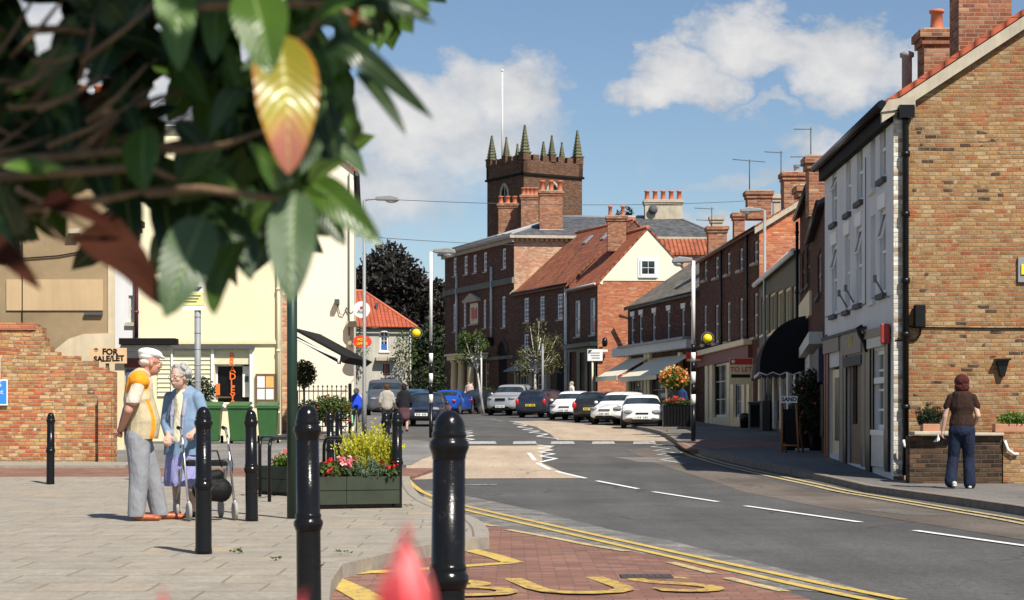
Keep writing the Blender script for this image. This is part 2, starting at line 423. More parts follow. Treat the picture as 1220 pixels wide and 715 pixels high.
b_=t.ramp(r_,[(0,(.36,.315,.25)),(.3,(.385,.34,.27)),(.55,(.345,.305,.245)),(.75,(.375,.33,.265)),(.94,(.38,.325,.25)),(1,(.43,.34,.23))])
b_=t.mix(.85,b_,t.ramp(t.noise(3,6,.7),[(.3,.58),(.7,.92)]),'MULTIPLY')
b_=t.mix(.7,b_,t.ramp(t.noise(20,6,.8),[(.36,.72),(.5,1.0),(.64,1.22)]),'MULTIPLY')
b_=t.mix(t.ramp(t.noise(.9,5,.7),[(.56,0.0),(.7,.35)]),b_,(.2,.16,.11))
b_=t.mix(.5,b_,t.ramp(t.noise(60,4,.7),[(.3,.75),(.7,1.2)]),'MULTIPLY')
b_=t.mix(t.math('MULTIPLY',mk_,1.0),t.mix(t.noise(4,4),(.1,.08,.05),(.28,.23,.16)),b_)
t.set('Base Color',b_); t.set('Roughness',.85); t.bump(t.math('ADD',t.math('MULTIPLY',mk_,.5),t.math('MULTIPLY',r_,.25)),.5,.012); M['slabs']=t.m
t=NT('red block paving'); r_,c_,mk_,fu_,fv_=t.cells(.21,.105,.008,.5,.0,.01)
b_=t.ramp(r_,[(0,(.19,.085,.056)),(.3,(.24,.11,.072)),(.6,(.165,.078,.055)),(.85,(.26,.135,.095))])
b_=t.mix(.8,b_,t.ramp(t.noise(1.5,6,.7),[(.3,.72),(.7,1.15)]),'MULTIPLY')
t.set('Base Color',t.mix(mk_,(.11,.07,.055),b_)); t.set('Roughness',.85); t.bump(mk_,.5,.006); M['blocks']=t.m
t=NT('kerb stone'); r_,c_,mk_,fu_,fv_=t.cells(.9,5.0,.014,0,0,0)
b_=t.mix(.8,(.29,.255,.205),t.ramp(t.noise(9,6,.7),[(.3,.65),(.7,1.2)]),'MULTIPLY'); t.set('Base Color',b_); t.set('Roughness',.9); t.bump(t.noise(50,4),.4,.006); M['kerb']=t.m
M['kerb_dark']=plain('dark kerb stone',(.2,.165,.13),.9,vs=9,var=.3,bump=.5)
def paint(name,col,wear=.46,under=(.1,.1,.1)):
    t=NT(name)
    c=t.mix(t.ramp(t.noise(13,8,.82),[(wear-.06,0.0),(wear+.05,1.0)]),under,col)
    c=t.mix(.7,c,t.ramp(t.noise(2,5,.6),[(.3,.75),(.7,1.05)]),'MULTIPLY')
    t.set('Base Color',c); t.set('Roughness',.7); return t.m
M['paint_white']=paint('white road paint',(.8,.8,.77),.33)
M['paint_white_worn']=paint('worn white road paint',(.6,.585,.55),.49)
M['paint_yellow']=paint('yellow road paint',(.58,.4,.09),.425,(.14,.12,.09))
M['paint_letters']=paint('worn yellow lettering paint',(.56,.38,.08),.475,(.2,.1,.07))
M['paint_faded']=paint('faded buff yellow road paint',(.55,.43,.2),.45,(.14,.12,.1))

# base ground to the horizon
sheet('ground',[(-1500,-50),(1500,-50),(1500,2900),(-1500,2900)],-.03,M['verge'])
# main road and side road tarmac
sheet('road',[(-40,1.0),(30,1.0),(30,40),(22,140),(-30,300),(-60,300),(-40,140),(-60,50),(-60,30)],0,M['asphalt'])
# right pavement (kerb line read along the bend)
kr=[gp(1330,634),gp(1220,614),gp(1100,596),gp(1000,578),gp(930,563.5),gp(870,551),gp(830,541.5),gp(810,533),gp(800,525),gp(790,519),gp(772,513.5),gp(752,510)]
kr=smooth(kr,2)
bay=[(6.3,73.5),(6.0,76),(5.2,82),(3.6,90),(1.7,99),(-1.2,110),(-6,125),(-12,145)]
pr=kr+bay+[(6,150),(22,126),(30,60),(30,22),(14,15.5)]
sheet('pavement_right',pr,.1,M['asphalt_pave'])
mb=MB()
def kerb(mb,path,w=.14,h=.1,side=1):
    P=[Vector((a[0],a[1])) for a in path]
    pts=[]
    for a,b in zip(P,P[1:]):
        n=max(1,int((b-a).length/.9))
        for i in range(n): pts.append(a.lerp(b,i/n))
    pts.append(P[-1]); rows=[]
    for i,p in enumerate(pts):
        d=(pts[min(i+1,len(pts)-1)]-pts[max(i-1,0)]).normalized(); nn=Vector((d.y,-d.x))*side
        z=g(p.y); q=p+nn*w; zq=g(q.y)
        rows.append([(p.x-nn.x*.01,p.y-nn.y*.01,z-.02),(p.x,p.y,z+h-.01),(p.x+nn.x*.02,p.y+nn.y*.02,z+h+.006),(q.x,q.y,zq+h+.006),(q.x,q.y,zq-.02)])
    for a,b in zip(rows,rows[1:]):
        for k in range(4): mb.face([a[k],b[k],b[k+1],a[k+1]],0)
kerb(mb,kr+bay,side=1)
o=mb.build('kerb_right',M['kerb_dark']); o['kind']='structure'
# pinkish tactile strip by the crossing
sheet('tactile_paving',[gp(806,527,.104),gp(905,523,.104),gp(935,532,.104),gp(818,536,.104)],.104,M['blocks'])
# left plaza of stone slabs with its kerb
kl=[gp(477,575),gp(479,588),gp(489,603),gp(518,618),gp(548,628),gp(561,640),gp(563,654)]
kl2=[gp(563,654),gp(510,660.5),gp(466,669),gp(383,690)]
kl3=[gp(383,690),gp(366,712),(-1.1,9.5),(-.75,6),(-.6,1.2)]
pl=smooth(kl,1)+kl2[1:]+kl3[1:]+[(-30,1.2),(-60,20),(-60,29.3)]
sheet('plaza_paving',pl,.1,M['slabs'])
mb=MB(); kerb(mb,smooth(kl,1)+kl2[1:]+kl3[1:],.15,.1,side=-1); o=mb.build('kerb_left',M['kerb']); o['kind']='structure'
# block paved strip behind the plaza, then the side road and its far pavement
sheet('block_paved_lane',[(-60,29.34),(WX(470,29.34),29.34),(WX(520,33.2),33.2),(-60,33.2)],.055,M['blocks'],skirt=.1)
sheet('side_road',[(-60,33.2),(WX(300,33.2),33.2),(WX(490,35),35),(WX(545,46),46),(WX(500,52),52),(WX(330,48.2),48.2),(-60,48.2)],.012,M['asphalt_old'])
sheet('pavement_far_left',[(-60,48.2),gp(330,523.5),gp(400,523),gp(462,520),gp(480,515),(WX(480,62),62),(WX(470,95),95),(-30,95),(-60,60)],.1,M['asphalt_pave'],skirt=.12)
sheet('pavement_by_wall',[(-60,33.25),(WX(150,33.3),33.25),(WX(160,34.4),34.4),(-60,34.4)],.1,M['kerb'],skirt=.12)
# (drain set in the bus bay)
_o=gp(770,688); dc=thing('drain_cover','dark cast iron drain cover beside the S of the road lettering','drain cover',(_o[0],_o[1],g(_o[1])+.005)); mb=MB(); zc=g(_o[1])+.012
mb.box((_o[0],_o[1],zc-.004),(.36,.26,.01)); mb.build('frame',plain('rusty iron',(.05,.04,.035),.8),dc)
for i in range(6): mb=MB(); mb.box((_o[0]-.12+.048*i,_o[1],zc+.002),(.022,.2,.004)); mb.build('bar',plain('worn iron',(.08,.07,.06),.6,metal=.3),dc)
# bus bay of red blocks
bb=[gp(500,606),gp(590,627),gp(740,655),gp(845,675),gp(965,715),(1.0,4),(-.6,1.2),(-.75,6),(-1.1,9.5),gp(366,712),gp(383,690),gp(466,669),gp(510,660.5),gp(563,654),gp(561,640),gp(548,628),gp(518,618),gp(492,606)]
sheet('bus_bay',bb,.004,M['blocks'])
# worn stony band beside the double yellow lines
sheet('worn_road_edge',[gp(505,583),gp(560,592),gp(640,609),gp(730,632),gp(800,645),gp(930,678),gp(1060,712),gp(900,700),gp(740,662),gp(600,632),gp(505,606)],.0035,M['worn'])
M['patch']=asphalt('brownish worn asphalt lane',(.135,.112,.092),.35)
sheet('road_patch',[gp(745,536),gp(772,534),gp(800,541),gp(870,561),gp(1000,590),gp(1120,610),gp(1330,645),gp(1330,662),gp(1100,624),gp(980,605),gp(860,577),gp(780,552)],.003,M['patch'])
M['patch2']=asphalt('pale worn asphalt streak',(.17,.155,.14),.4)
sheet('road_patch',[gp(1018,607),gp(1060,606.5),gp(1135,615),gp(1080,614)],.0055,M['patch2'])
sheet('road_patch',[gp(728,545),gp(790,545.5),gp(838,552),gp(760,551)],.0055,M['patch2'])
# buff surfacing before and after the crossing
sheet('buff_surface',[gp(484,545),gp(560,531.5),gp(661,531),gp(646,541),gp(646,552),gp(668,562),gp(697,570),gp(560,570.5),gp(484,572)],.006,M['buff'])
sheet('buff_surface',[gp(606,502),gp(650,501.5),gp(742,508.5),gp(760,513),gp(790,521),gp(796,526),gp(664,524.5),gp(655,517),gp(640,509)],.006,M['buff'])
# painted markings: each countable mark of its own kind is structure
def marking(name,paths,w,mat,dz=.01):
    mb=MB()
    for p in paths: ribbon_mb(mb,p,w,dz)
    o=mb.build(name,mat,normals=False); o['kind']='structure'; return o
ry=[gp(1330,650),gp(1220,624),gp(1100,604),gp(1000,586),gp(930,571),gp(870,557.5),gp(830,547),gp(812,539)]
ry=smooth(ry,2)
def offs(path,d):
    P=[Vector((a[0],a[1])) for a in path]; out=[]
    for i,p in enumerate(P):
        dd=(P[min(i+1,len(P)-1)]-P[max(i-1,0)]).normalized(); out.append((p.x+dd.y*d,p.y-dd.x*d))
    return out
marking('double_yellow_line_right',[ry,offs(ry,.2)],.09,M['paint_faded'])
ly=[gp(1075,716),gp(960,693),gp(850,669),gp(740,645),gp(640,623),gp(568,607),gp(525,596),gp(502,586),gp(490,577),gp(485,570)]
ly=smooth(ly,2)
marking('double_yellow_line_left',[ly,offs(ly,-.2)],.085,M['paint_yellow'])
cl=[[(630,540),(637,549)],[(640,552),(655,560)],[(662,562),(698,570.5)],[(711,573.5),(760,583)],[(778,586.5),(855,598.5)],[(888,603.5),(1025,623)],[(1090,633),(1290,661)]]
marking('centre_line',[[gp(*q) for q in s_] for s_ in cl],.085,M['paint_white'])
marking('far_centre_line',[[gp(560,496.9+1.5),gp(574,499.4)],[gp(585,499.8),gp(601,502.3)],[gp(608,502),gp(642,507)]],.09,M['paint_white_worn'])
marking('side_road_line',[[gp(552,578.5),gp(592,578)],[gp(440,546),gp(500,541)],[gp(560,546),gp(548,548)]],.09,M['paint_white_worn'])
# zigzags
def zig(a,b,n,amp,mat='paint_white'):
    a=Vector(a);b=Vector(b);d=(b-a);nn=Vector((-d.y,d.x)).normalized(); P=[]
    for i in range(n+1):
        p=a.lerp(b,i/n)+nn*(amp if i%2 else -amp); P.append((p.x,p.y))
    return P
marking('zigzag_line',[zig(gp(648,530.5),gp(654,551),8,.16)],.1,M['paint_white'])
marking('zigzag_line',[zig(gp(803,553),gp(782,529),9,.2)],.09,M['paint_white_worn'])
marking('zigzag_line',[zig(gp(556,529),gp(556,513.5),8,.2)],.1,M['paint_white'])
marking('zigzag_line',[zig(gp(655,523),gp(618,505),9,.24)],.1,M['paint_white'])
marking('zigzag_line',[zig(gp(792,523),gp(748,511.5),8,.2)],.09,M['paint_white_worn'])
for x0,x1 in ((550,592),(612,640),(657,685),(706,733),(755,782)):
    mb=MB(); q=[gp(x0-1,529.6),gp(x1,529.4),gp(x1-2,526.2),gp(x0,526.4)]
    mb.face([(a,b,g(b)+.012) for a,b in q]); o=mb.build('crossing_stripe',M['paint_white_worn'],normals=False); o['kind']='structure'
# bus bay box outline and BUS lettering
marking('bay_box_line',[[gp(384,687.5),gp(466,681)],[gp(440,684),gp(612,671.5)],[gp(612,671.5),gp(590,664),gp(560,656.5)]],.16,M['paint_yellow'])
marking('bay_box_line',[[gp(386,689),gp(420,704),(gp(452,722))]],.2,M['paint_yellow'])
marking('bay_edge_line',[[gp(505,620),gp(550,620.5),gp(590,628)],[gp(605,632),gp(660,642),gp(700,650)],[gp(700,650),gp(748,658)],[gp(798,671),gp(849,684)],[gp(866,690),gp(935,706)]],.09,M['paint_faded'])
def text_mesh(body,size,Mx,mat,parent=None,name='lettering',extrude=.002,bold=0.0,spacing=1.0,align='CENTER',kind=None,xs=1.0):
    cu=bpy.data.curves.new('t','FONT'); cu.body=body; cu.size=size; cu.extrude=extrude; cu.offset=bold; cu.align_x=align; cu.align_y='CENTER'; cu.space_character=spacing
    cu.resolution_u=3
    ob=bpy.data.objects.new('t',cu); COL.objects.link(ob)
    dg=bpy.context.evaluated_depsgraph_get(); me=bpy.data.meshes.new_from_object(ob.evaluated_get(dg)); bpy.data.objects.remove(ob)
    me.transform(Matrix.Diagonal((xs,1,1,1))); 
    inv=wm(parent).inverted() if parent is not None else Matrix.Identity(4)
    me.transform(inv@Mx); me.materials.clear(); me.materials.append(mat)
    o=link(name,me,parent); 
    if kind: o['kind']=kind
    return o
def fmat(fr,s,d,z,tilt=0):
    """matrix that puts text flat on a wall plane"""
    p=fr.pt(s,d,z); X=Vector((fr.t.x,fr.t.y,0)); N=Vector((fr.n.x,fr.n.y,0)); Z=Vector((0,0,1))
    m=Matrix((( X.x,Z.x,N.x,p.x),(X.y,Z.y,N.y,p.y),(X.z,Z.z,N.z,p.z),(0,0,0,1)))
    return m@Matrix.Rotation(tilt,4,'Z')
up=Vector((-.2,.98,0)).normalized(); xr=Vector((up.y,-up.x,0))
c=Vector((.36,12.16,g(12.16)+.012))
Mx=Matrix(((xr.x,up.x,0,c.x),(xr.y,up.y,0,c.y),(0,0,1,c.z),(0,0,0,1)))
text_mesh('BUS',1.72,Mx,M['paint_letters'],None,'road_lettering',.0,.012,1.0,kind='structure',xs=.69)

# ================================================================== camera, sky, sun
cam=bpy.data.cameras.new('camera'); co=bpy.data.objects.new('camera',cam); COL.objects.link(co); SC.camera=co
co.location=(0,0,CH); co.rotation_euler=(R(90),0,0)
cam.sensor_fit='HORIZONTAL'; cam.sensor_width=36; cam.lens=36*F/1220; cam.shift_y=(HY-357.5)/1220
cam.clip_start=.1; cam.clip_end=6000
cam.dof.use_dof=True; cam.dof.focus_distance=30; cam.dof.aperture_fstop=8.5; cam.dof.aperture_blades=7
SUN_EL,SUN_AZ=50,32   # sun comes from behind and right: direction (+sin az, -cos az)
sd=Vector((math.sin(R(SUN_AZ))*math.cos(R(SUN_EL)),-math.cos(R(SUN_AZ))*math.cos(R(SUN_EL)),math.sin(R(SUN_EL))))
sl=bpy.data.lights.new('sun','SUN'); sl.energy=5.0; sl.angle=R(.53); sl.color=(1,.94,.84)
so=bpy.data.objects.new('sun',sl); COL.objects.link(so); so.rotation_euler=sd.to_track_quat('Z','Y').to_euler()
w=bpy.data.worlds.new('World'); SC.world=w; w.use_nodes=True; nt=w.node_tree
bg=nt.nodes['Background']; sky=nt.nodes.new('ShaderNodeTexSky'); sky.sky_type='NISHITA'; sky.sun_disc=False
sky.sun_elevation=R(SUN_EL); sky.sun_rotation=R(180-SUN_AZ); sky.air_density=1.0; sky.dust_density=.3; sky.ozone_density=3.2; sky.altitude=50
class WN(NT):
    def __init__(s,t): s.t=t
q=WN(nt)
tc=q.n('ShaderNodeTexCoord').outputs['Generated']
sp=q.n('ShaderNodeSeparateXYZ'); nt.links.new(tc,sp.inputs[0])
ay=q.math('MAXIMUM',q.math('ABSOLUTE',sp.outputs[1]),.08)
u=q.math('DIVIDE',sp.outputs[0],ay); v=q.math('DIVIDE',sp.outputs[2],ay)
cb=q.n('ShaderNodeCombineXYZ'); nt.links.new(u,cb.inputs[0]); nt.links.new(v,cb.inputs[1])
def nz(scale,detail,rough=.6,vec=None,off=0,ysc=1.35):
    mp=q.n('ShaderNodeMapping'); mp.inputs['Location'].default_value=(off,off*.7,off*.3); mp.inputs['Scale'].default_value=(1,ysc,1); nt.links.new(cb.outputs[0],mp.inputs[0])
    return q.noise(scale,detail,rough,mp.outputs[0])
wx=q.math('MULTIPLY',q.math('SUBTRACT',nz(22,5,.6,off=3),.5),.085); wy=q.math('MULTIPLY',q.math('SUBTRACT',nz(24,5,.6,off=9),.5),.06)
uu=q.math('ADD',u,wx); vv=q.math('ADD',v,wy)
def blob(px,py,rx,ry,amp=1.0):
    a=q.math('DIVIDE',q.math('SUBTRACT',uu,(px-CX)/F),rx/F); b=q.math('DIVIDE',q.math('SUBTRACT',vv,(HY-py)/F),ry/F)
    d=q.math('ADD',q.math('MULTIPLY',a,a),q.math('MULTIPLY',b,b))
    return q.math('MULTIPLY',q.math('SUBTRACT',1.0,d),amp,clamp=True)
bl=[blob(805,98,85,50),blob(900,58,95,52),blob(990,75,100,55,.9),blob(1080,85,80,45,.7),blob(590,110,105,65,.95),blob(480,150,120,80,.95),blob(560,170,150,75,.6),blob(430,235,170,60,.7),blob(1010,180,75,40,.8),blob(930,215,120,22,.35),
    blob(120,60,260,120,.9),blob(250,200,200,80,.7),blob(-300,100,300,90,.8),blob(1500,150,260,90,.8),blob(905,135,60,14,.35),blob(860,275,90,28,.5)]
den=bl[0]
for b in bl[1:]: den=q.math('MAXIMUM',den,b)
den=q.math('ADD',den,q.math('MULTIPLY',q.math('SUBTRACT',nz(34,8,.58,off=1),.5),.62))
den=q.math('MULTIPLY',den,1.0,clamp=True)
cov=q.ramp(den,[(.08,0.0),(.3,.4),(.55,.78),(.85,.93)])
lum=q.ramp(q.math('ADD',q.math('MULTIPLY',nz(30,6,.6,off=5),.7),q.math('MULTIPLY',den,.35)),[(.3,(4.7,4.85,5.2)),(.55,(6.6,6.55,6.6)),(.85,(8.6,8.4,8.1))])
skyc=sky.outputs[0]
mx=q.mix(cov,skyc,lum)
nt.links.new(mx,bg.inputs[0]); bg.inputs[1].default_value=.073
SC.view_settings.view_transform='Standard'; SC.view_settings.look='None'; SC.view_settings.exposure=0.5; SC.view_settings.gamma=1; SC.view_settings.use_curve_mapping=False
SC.cycles.use_denoising=True
SC.cycles.max_bounces=6; SC.cycles.diffuse_bounces=3; SC.cycles.glossy_bounces=2; SC.cycles.transmission_bounces=2; SC.cycles.transparent_max_bounces=4
# ================================================================== BUILDINGS
def wall(mb,fr,s0,s1,z0,z1,holes=(),rev=.12,mi=0,rmi=None,d=0.0):
    rmi=mi if rmi is None else rmi
    S=sorted({s0,s1,*[h[0] for h in holes],*[h[1] for h in holes]}); Z=sorted({z0,z1,*[h[2] for h in holes],*[h[3] for h in holes]})
    S=[s for s in S if s0-1e-6<=s<=s1+1e-6]; Z=[z for z in Z if z0-1e-6<=z<=z1+1e-6]
    for i in range(len(S)-1):
        for j in range(len(Z)-1):
            sc=(S[i]+S[i+1])/2; zc=(Z[j]+Z[j+1])/2
            if any(h[0]<sc<h[1] and h[2]<zc<h[3] for h in holes): continue
            mb.face([fr.pt(S[i],d,Z[j]),fr.pt(S[i+1],d,Z[j]),fr.pt(S[i+1],d,Z[j+1]),fr.pt(S[i],d,Z[j+1])],mi)
    for a,b,c,e in holes:
        for q in ([(a,d,c),(a,d-rev,c),(a,d-rev,e),(a,d,e)],[(b,d,c),(b,d,e),(b,d-rev,e),(b,d-rev,c)],[(a,d,e),(a,d-rev,e),(b,d-rev,e),(b,d,e)],[(a,d,c),(b,d,c),(b,d-rev,c),(a,d-rev,c)]):
            mb.face([fr.pt(*p) for p in q],rmi)
def window(fr,h,parent,cols=2,rows=2,frame='white',pane='glass',sill='stone',rev=.1,fw=.05,lintel=None,bw=.025,d=0.0,name='window',sash=True,open_top=False,sproj=.07):
    a,b,c,e=h; mb=MB(); w=b-a; H=e-c
    y0,y1=d-rev,d-rev+.05
    mb.fbox(fr,a,a+fw,y0,y1,c,e); mb.fbox(fr,b-fw,b,y0,y1,c,e); mb.fbox(fr,a+fw,b-fw,y0,y1,e-fw,e); mb.fbox(fr,a+fw,b-fw,y0,y1,c,c+fw*1.2)
    if sash: mb.fbox(fr,a+fw,b-fw,y0,y1+.012,c+H*.5-fw*.4,c+H*.5+fw*.4)
    for i in range(1,cols):
        s=a+w*i/cols; mb.fbox(fr,s-bw/2,s+bw/2,y0+.01,y1-.012,c+fw,e-fw)
    for j in range(1,rows):
        if sash and abs(j*2-rows)<.1: continue
        z=c+H*j/rows; mb.fbox(fr,a+fw,b-fw,y0+.012,y1-.014,z-bw/2,z+bw/2)
    o=mb.build(name,M[frame],parent)
    mb=MB(); mb.face([fr.pt(a+.01,y0+.006,c+.01),fr.pt(b-.01,y0+.006,c+.01),fr.pt(b-.01,y0+.006,e-.01),fr.pt(a+.01,y0+.006,e-.01)])
    mb.build('pane',M[pane],o,normals=False)
    if open_top:   # a top-hung sash pushed open
        mb=MB(); t_=fr.pt(a+fw,y1,e-fw); z2=c+H*.66; out=.1
        p=[fr.pt(a+fw,y1,e-fw),fr.pt(b-fw,y1,e-fw),fr.pt(b-fw,y1+out,z2),fr.pt(a+fw,y1+out,z2)]
        for i in range(4): mb.tube([p[i],p[(i+1)%4]],.022,5)
        mb.build('opening_sash',M[frame],o)
    if sill:
        mb=MB(); mb.fbox(fr,a-.06,b+.06,d-rev+.02,d+sproj,c-.09,c-.003); mb.build('sill',M[sill],o)
    if lintel:
        mb=MB()
        mb.prism([fr.pt(a-.02,d-.02,e+.003),fr.pt(b+.02,d-.02,e+.003),fr.pt(b+.09,d-.02,e+.24),fr.pt(a-.09,d-.02,e+.24)],Vector((fr.n.x,fr.n.y,0))*.05)
        mb.build('lintel',M[lintel],o)
    return o
def chimney(parent,c,w,dp,z0,z1,rz=0,pots=2,ph=.45,mat='brick_chim',pot='pot',name='chimney',pr=.12,cap='stone',top=True):
    Mt=Matrix.Translation((c[0],c[1],0))@Matrix.Rotation(rz,4,'Z'); mb=MB()
    mb.box((0,0,(z0+z1-.3)/2),(w,dp,z1-.3-z0),0,Mt); mb.box((0,0,z1-.24),(w+.1,dp+.1,.13),0,Mt); mb.box((0,0,z1-.1),(w+.2,dp+.2,.15),0,Mt)
    mb.box((0,0,z1-.01),(w+.02,dp+.02,.05),1,Mt)
    o=mb.build(name,[M[mat],M[cap]],parent)
    for i in range(pots):
        x=0 if pots==1 else -w*.5+.16+(w-.32)*i/(pots-1)
        p=Mt@Vector((x,0,z1)); m2=MB(); m2.lathe(p,[(pr*1.05,-.02),(pr*.92,.05),(pr*.8,ph*.85),(pr*1.05,ph*.87),(pr*1.05,ph),(pr*.75,ph),(pr*.7,ph*.7)],12)
        m2.build('chimney_pot',M[pot],o)
    return o
def gutter(parent,fr,s0,s1,z,d=.16,r=.06,mat='black',name='gutter'):
    mb=MB(); mb.tube([fr.pt(s0,d,z),fr.pt(s1,d,z)],r,8); return mb.build(name,M[mat],parent)
def downpipe(parent,fr,s,z0,z1,mat='black',r=.045,d=.09,name='downpipe'):
    mb=MB(); mb.tube([fr.pt(s,d,z0),fr.pt(s,d,z1)],r,8)
    z=z0+.6
    while z<z1: mb.tube([fr.pt(s,d,z-.03),fr.pt(s,d,z+.03)],r*1.35,8); z+=1.7
    return mb.build(name,M[mat],parent)

class House:
    def __init__(s,name,label,cat,a,b,D,zb,ze,zr,wm_='brick_dark',rm='slate',group=None,inv=None,near_mat=None,over=.18,og=.06,holes=(),near_holes=(),gable=True,ridge_at=.5,rt=.1,roofon=True,reveal=.12):
        s.fr=Fr(a,b); fr=s.fr; A=Vector(a);B=Vector(b); inn=Vector(inv).normalized() if inv else -fr.n
        s.D=D; s.inn=inn; C=B+inn*D; E=A+inn*D; s.zb,s.ze,s.zr=zb,ze,zr
        s.t=thing(name,label,cat,((A.x+B.x)/2,(A.y+B.y)/2,zb),0,group)
        s.near=Fr(b,(C.x,C.y)); near_mat=near_mat or wm_
        mb=MB(); wall(mb,fr,0,fr.L,zb,ze,holes,reveal); 
        mb.face([(C.x,C.y,zb),(E.x,E.y,zb),(E.x,E.y,ze),(C.x,C.y,ze)])
        mb.face([(E.x,E.y,zb),(A.x,A.y,zb),(A.x,A.y,ze),(E.x,E.y,ze)])
        ra=A+inn*D*ridge_at; rb=B+inn*D*ridge_at
        if gable and zr>ze: mb.face([(A.x,A.y,ze),(ra.x,ra.y,zr),(E.x,E.y,ze)])
        s.wall=mb.build('wall',M[wm_],s.t)
        mb=MB(); wall(mb,s.near,0,s.near.L,zb,ze,near_holes,.1)
        if gable and zr>ze: mb.face([s.near.pt(0,0,ze),s.near.pt(D,0,ze),s.near.pt(D*ridge_at,0,zr)])
        s.gable=mb.build('gable_wall' if gable else 'side_wall',M[near_mat],s.t)
        if roofon:
            mb=MB(); sl=(zr-ze)/max(.01,D*ridge_at); t3=Vector((fr.t.x,fr.t.y,0))*og; i3=Vector((inn.x,inn.y,0))
            e0=Vector((A.x,A.y,ze))-t3-i3*over-Vector((0,0,sl*over)); e1=Vector((B.x,B.y,ze))+t3-i3*over-Vector((0,0,sl*over))
            r0=Vector((ra.x,ra.y,zr))-t3; r1=Vector((rb.x,rb.y,zr))+t3
            sl2=(zr-ze)/max(.01,D*(1-ridge_at))
            b0=Vector((E.x,E.y,ze))-t3+i3*over-Vector((0,0,sl2*over)); b1=Vector((C.x,C.y,ze))+t3+i3*over-Vector((0,0,sl2*over))
            up=Vector((0,0,rt))
            mb.prism([e0,e1,r1,r0],up); mb.prism([b1,b0,r0,r1],up)
            s.roof=mb.build('roof',M[rm],s.t)
            mb=MB(); mb.tube([r0+up,r1+up],.1,8); mb.build('ridge_tiles',M['pot' if 'pantile' in rm else 'lead'],s.roof)
            s.e0,s.e1,s.r0,s.r1=e0,e1,r0,r1
    def win(s,x0,y0,x1,y1,**k):
        return window(s.fr,s.fr.rect(x0,y0,x1,y1),s.t,**k)
def V2(px,Y): return (WX(px,Y),Y)

# ------------------------------------------------------------------ white rendered shop house with brick gable (right)
Pn=(6.05,29.3); Pf=(6.2,36.6); fr=Fr(Pf,Pn)
ups=[(1048.2,142,1055.5,213),(1021,170,1027.8,240),(1008,187,1013.6,254),(991.2,205,997,266)]
mids=[(1048,249,1055.3,350),(1020.3,270,1026.5,362),(1007,280,1012.4,370),(991.2,292,997,375)]
blind=[(1037.2,152,1042.8,225),(1037.2,257,1042.8,357)]
H=lambda l:[fr.rect(*q) for q in l]
shopd=[fr.rect(988,437,1002,541),fr.rect(1009,427,1028,553),fr.rect(1041.5,417,1056,512)]
wh=House('shop_house','white rendered three storey shop house with a mixed yellow brick gable end','house',Pf,Pn,8.2,-.1,6.05,8.75,'white_render','pantile_red',near_mat='brick_gable',over=.2,og=.1,holes=H(ups)+H(mids)+H(blind)+shopd,ridge_at=.5)
T=wh.t
for i,q in enumerate(ups): window(fr,fr.rect(*q),T,1,2,'white','glass','grime',fw=.06,open_top=(i==3))
for i,q in enumerate(mids): window(fr,fr.rect(*q),T,1,2,'white','glass_net','grime',fw=.06,open_top=(i!=2),lintel='white')
for q in blind:
    mb=MB(); h=fr.rect(*q); mb.face([fr.pt(h[0],-.1,h[2]),fr.pt(h[1],-.1,h[2]),fr.pt(h[1],-.1,h[3]),fr.pt(h[0],-.1,h[3])]); mb.fbox(fr,h[0]-.05,h[1]+.05,-.02,.06,h[2]-.1,h[2]-.003)
    mb.build('blind_window',M['white_render'],T,normals=False)
gutter(T,fr,-.05,fr.L+.12,5.98,.2,.075)
mb=MB(); mb.fbox(fr,0,fr.L,.003,.12,5.72,5.98); mb.build('soffit_board',M['black_matt'],T)
# verge of the gable and kneeler stone
n_=wh.near
mb=MB(); sl=(8.75-6.05)/(4.1)
mb.prism([n_.pt(-.2,.012,6.05-sl*.2-.02),n_.pt(4.1,.012,8.75-.02),n_.pt(4.1,.012,8.52),n_.pt(-.2,.012,6.05-sl*.2-.22)],(0,-.1,0)); mb.build('verge_board',M['stone'],T)
mb=MB(); mb.prism([n_.pt(-.22,.02,5.86),n_.pt(.32,.02,5.93),n_.pt(.32,.02,6.12),n_.pt(-.1,.02,6.05)],(0,-.12,0)); mb.build('kneeler_stone',M['stone'],T)
mb=MB(); mb.fbox(n_,0.0,.17,.002,.03,.1,5.85); mb.build('whitewashed_corner',M['brick_quoin'],T)
mb=MB(); s_=n_.s_(1077.5); mb.tube([n_.pt(s_,.1,.12),n_.pt(s_,.1,5.7),n_.pt(s_-.02,.12,5.78)],.052,10); mb.box(n_.pt(s_,.12,5.86),(.24,.2,.2))
for z in (1.2,2.35,3.2,4.25,5.2): mb.tube([n_.pt(s_,.1,z-.04),n_.pt(s_,.1,z+.04)],.072,10)
mb.tube([fr.pt(fr.L+.05,.2,5.93),n_.pt(s_,.12,5.9)],.045,8)
mb.build('downpipe',M['black'],T)
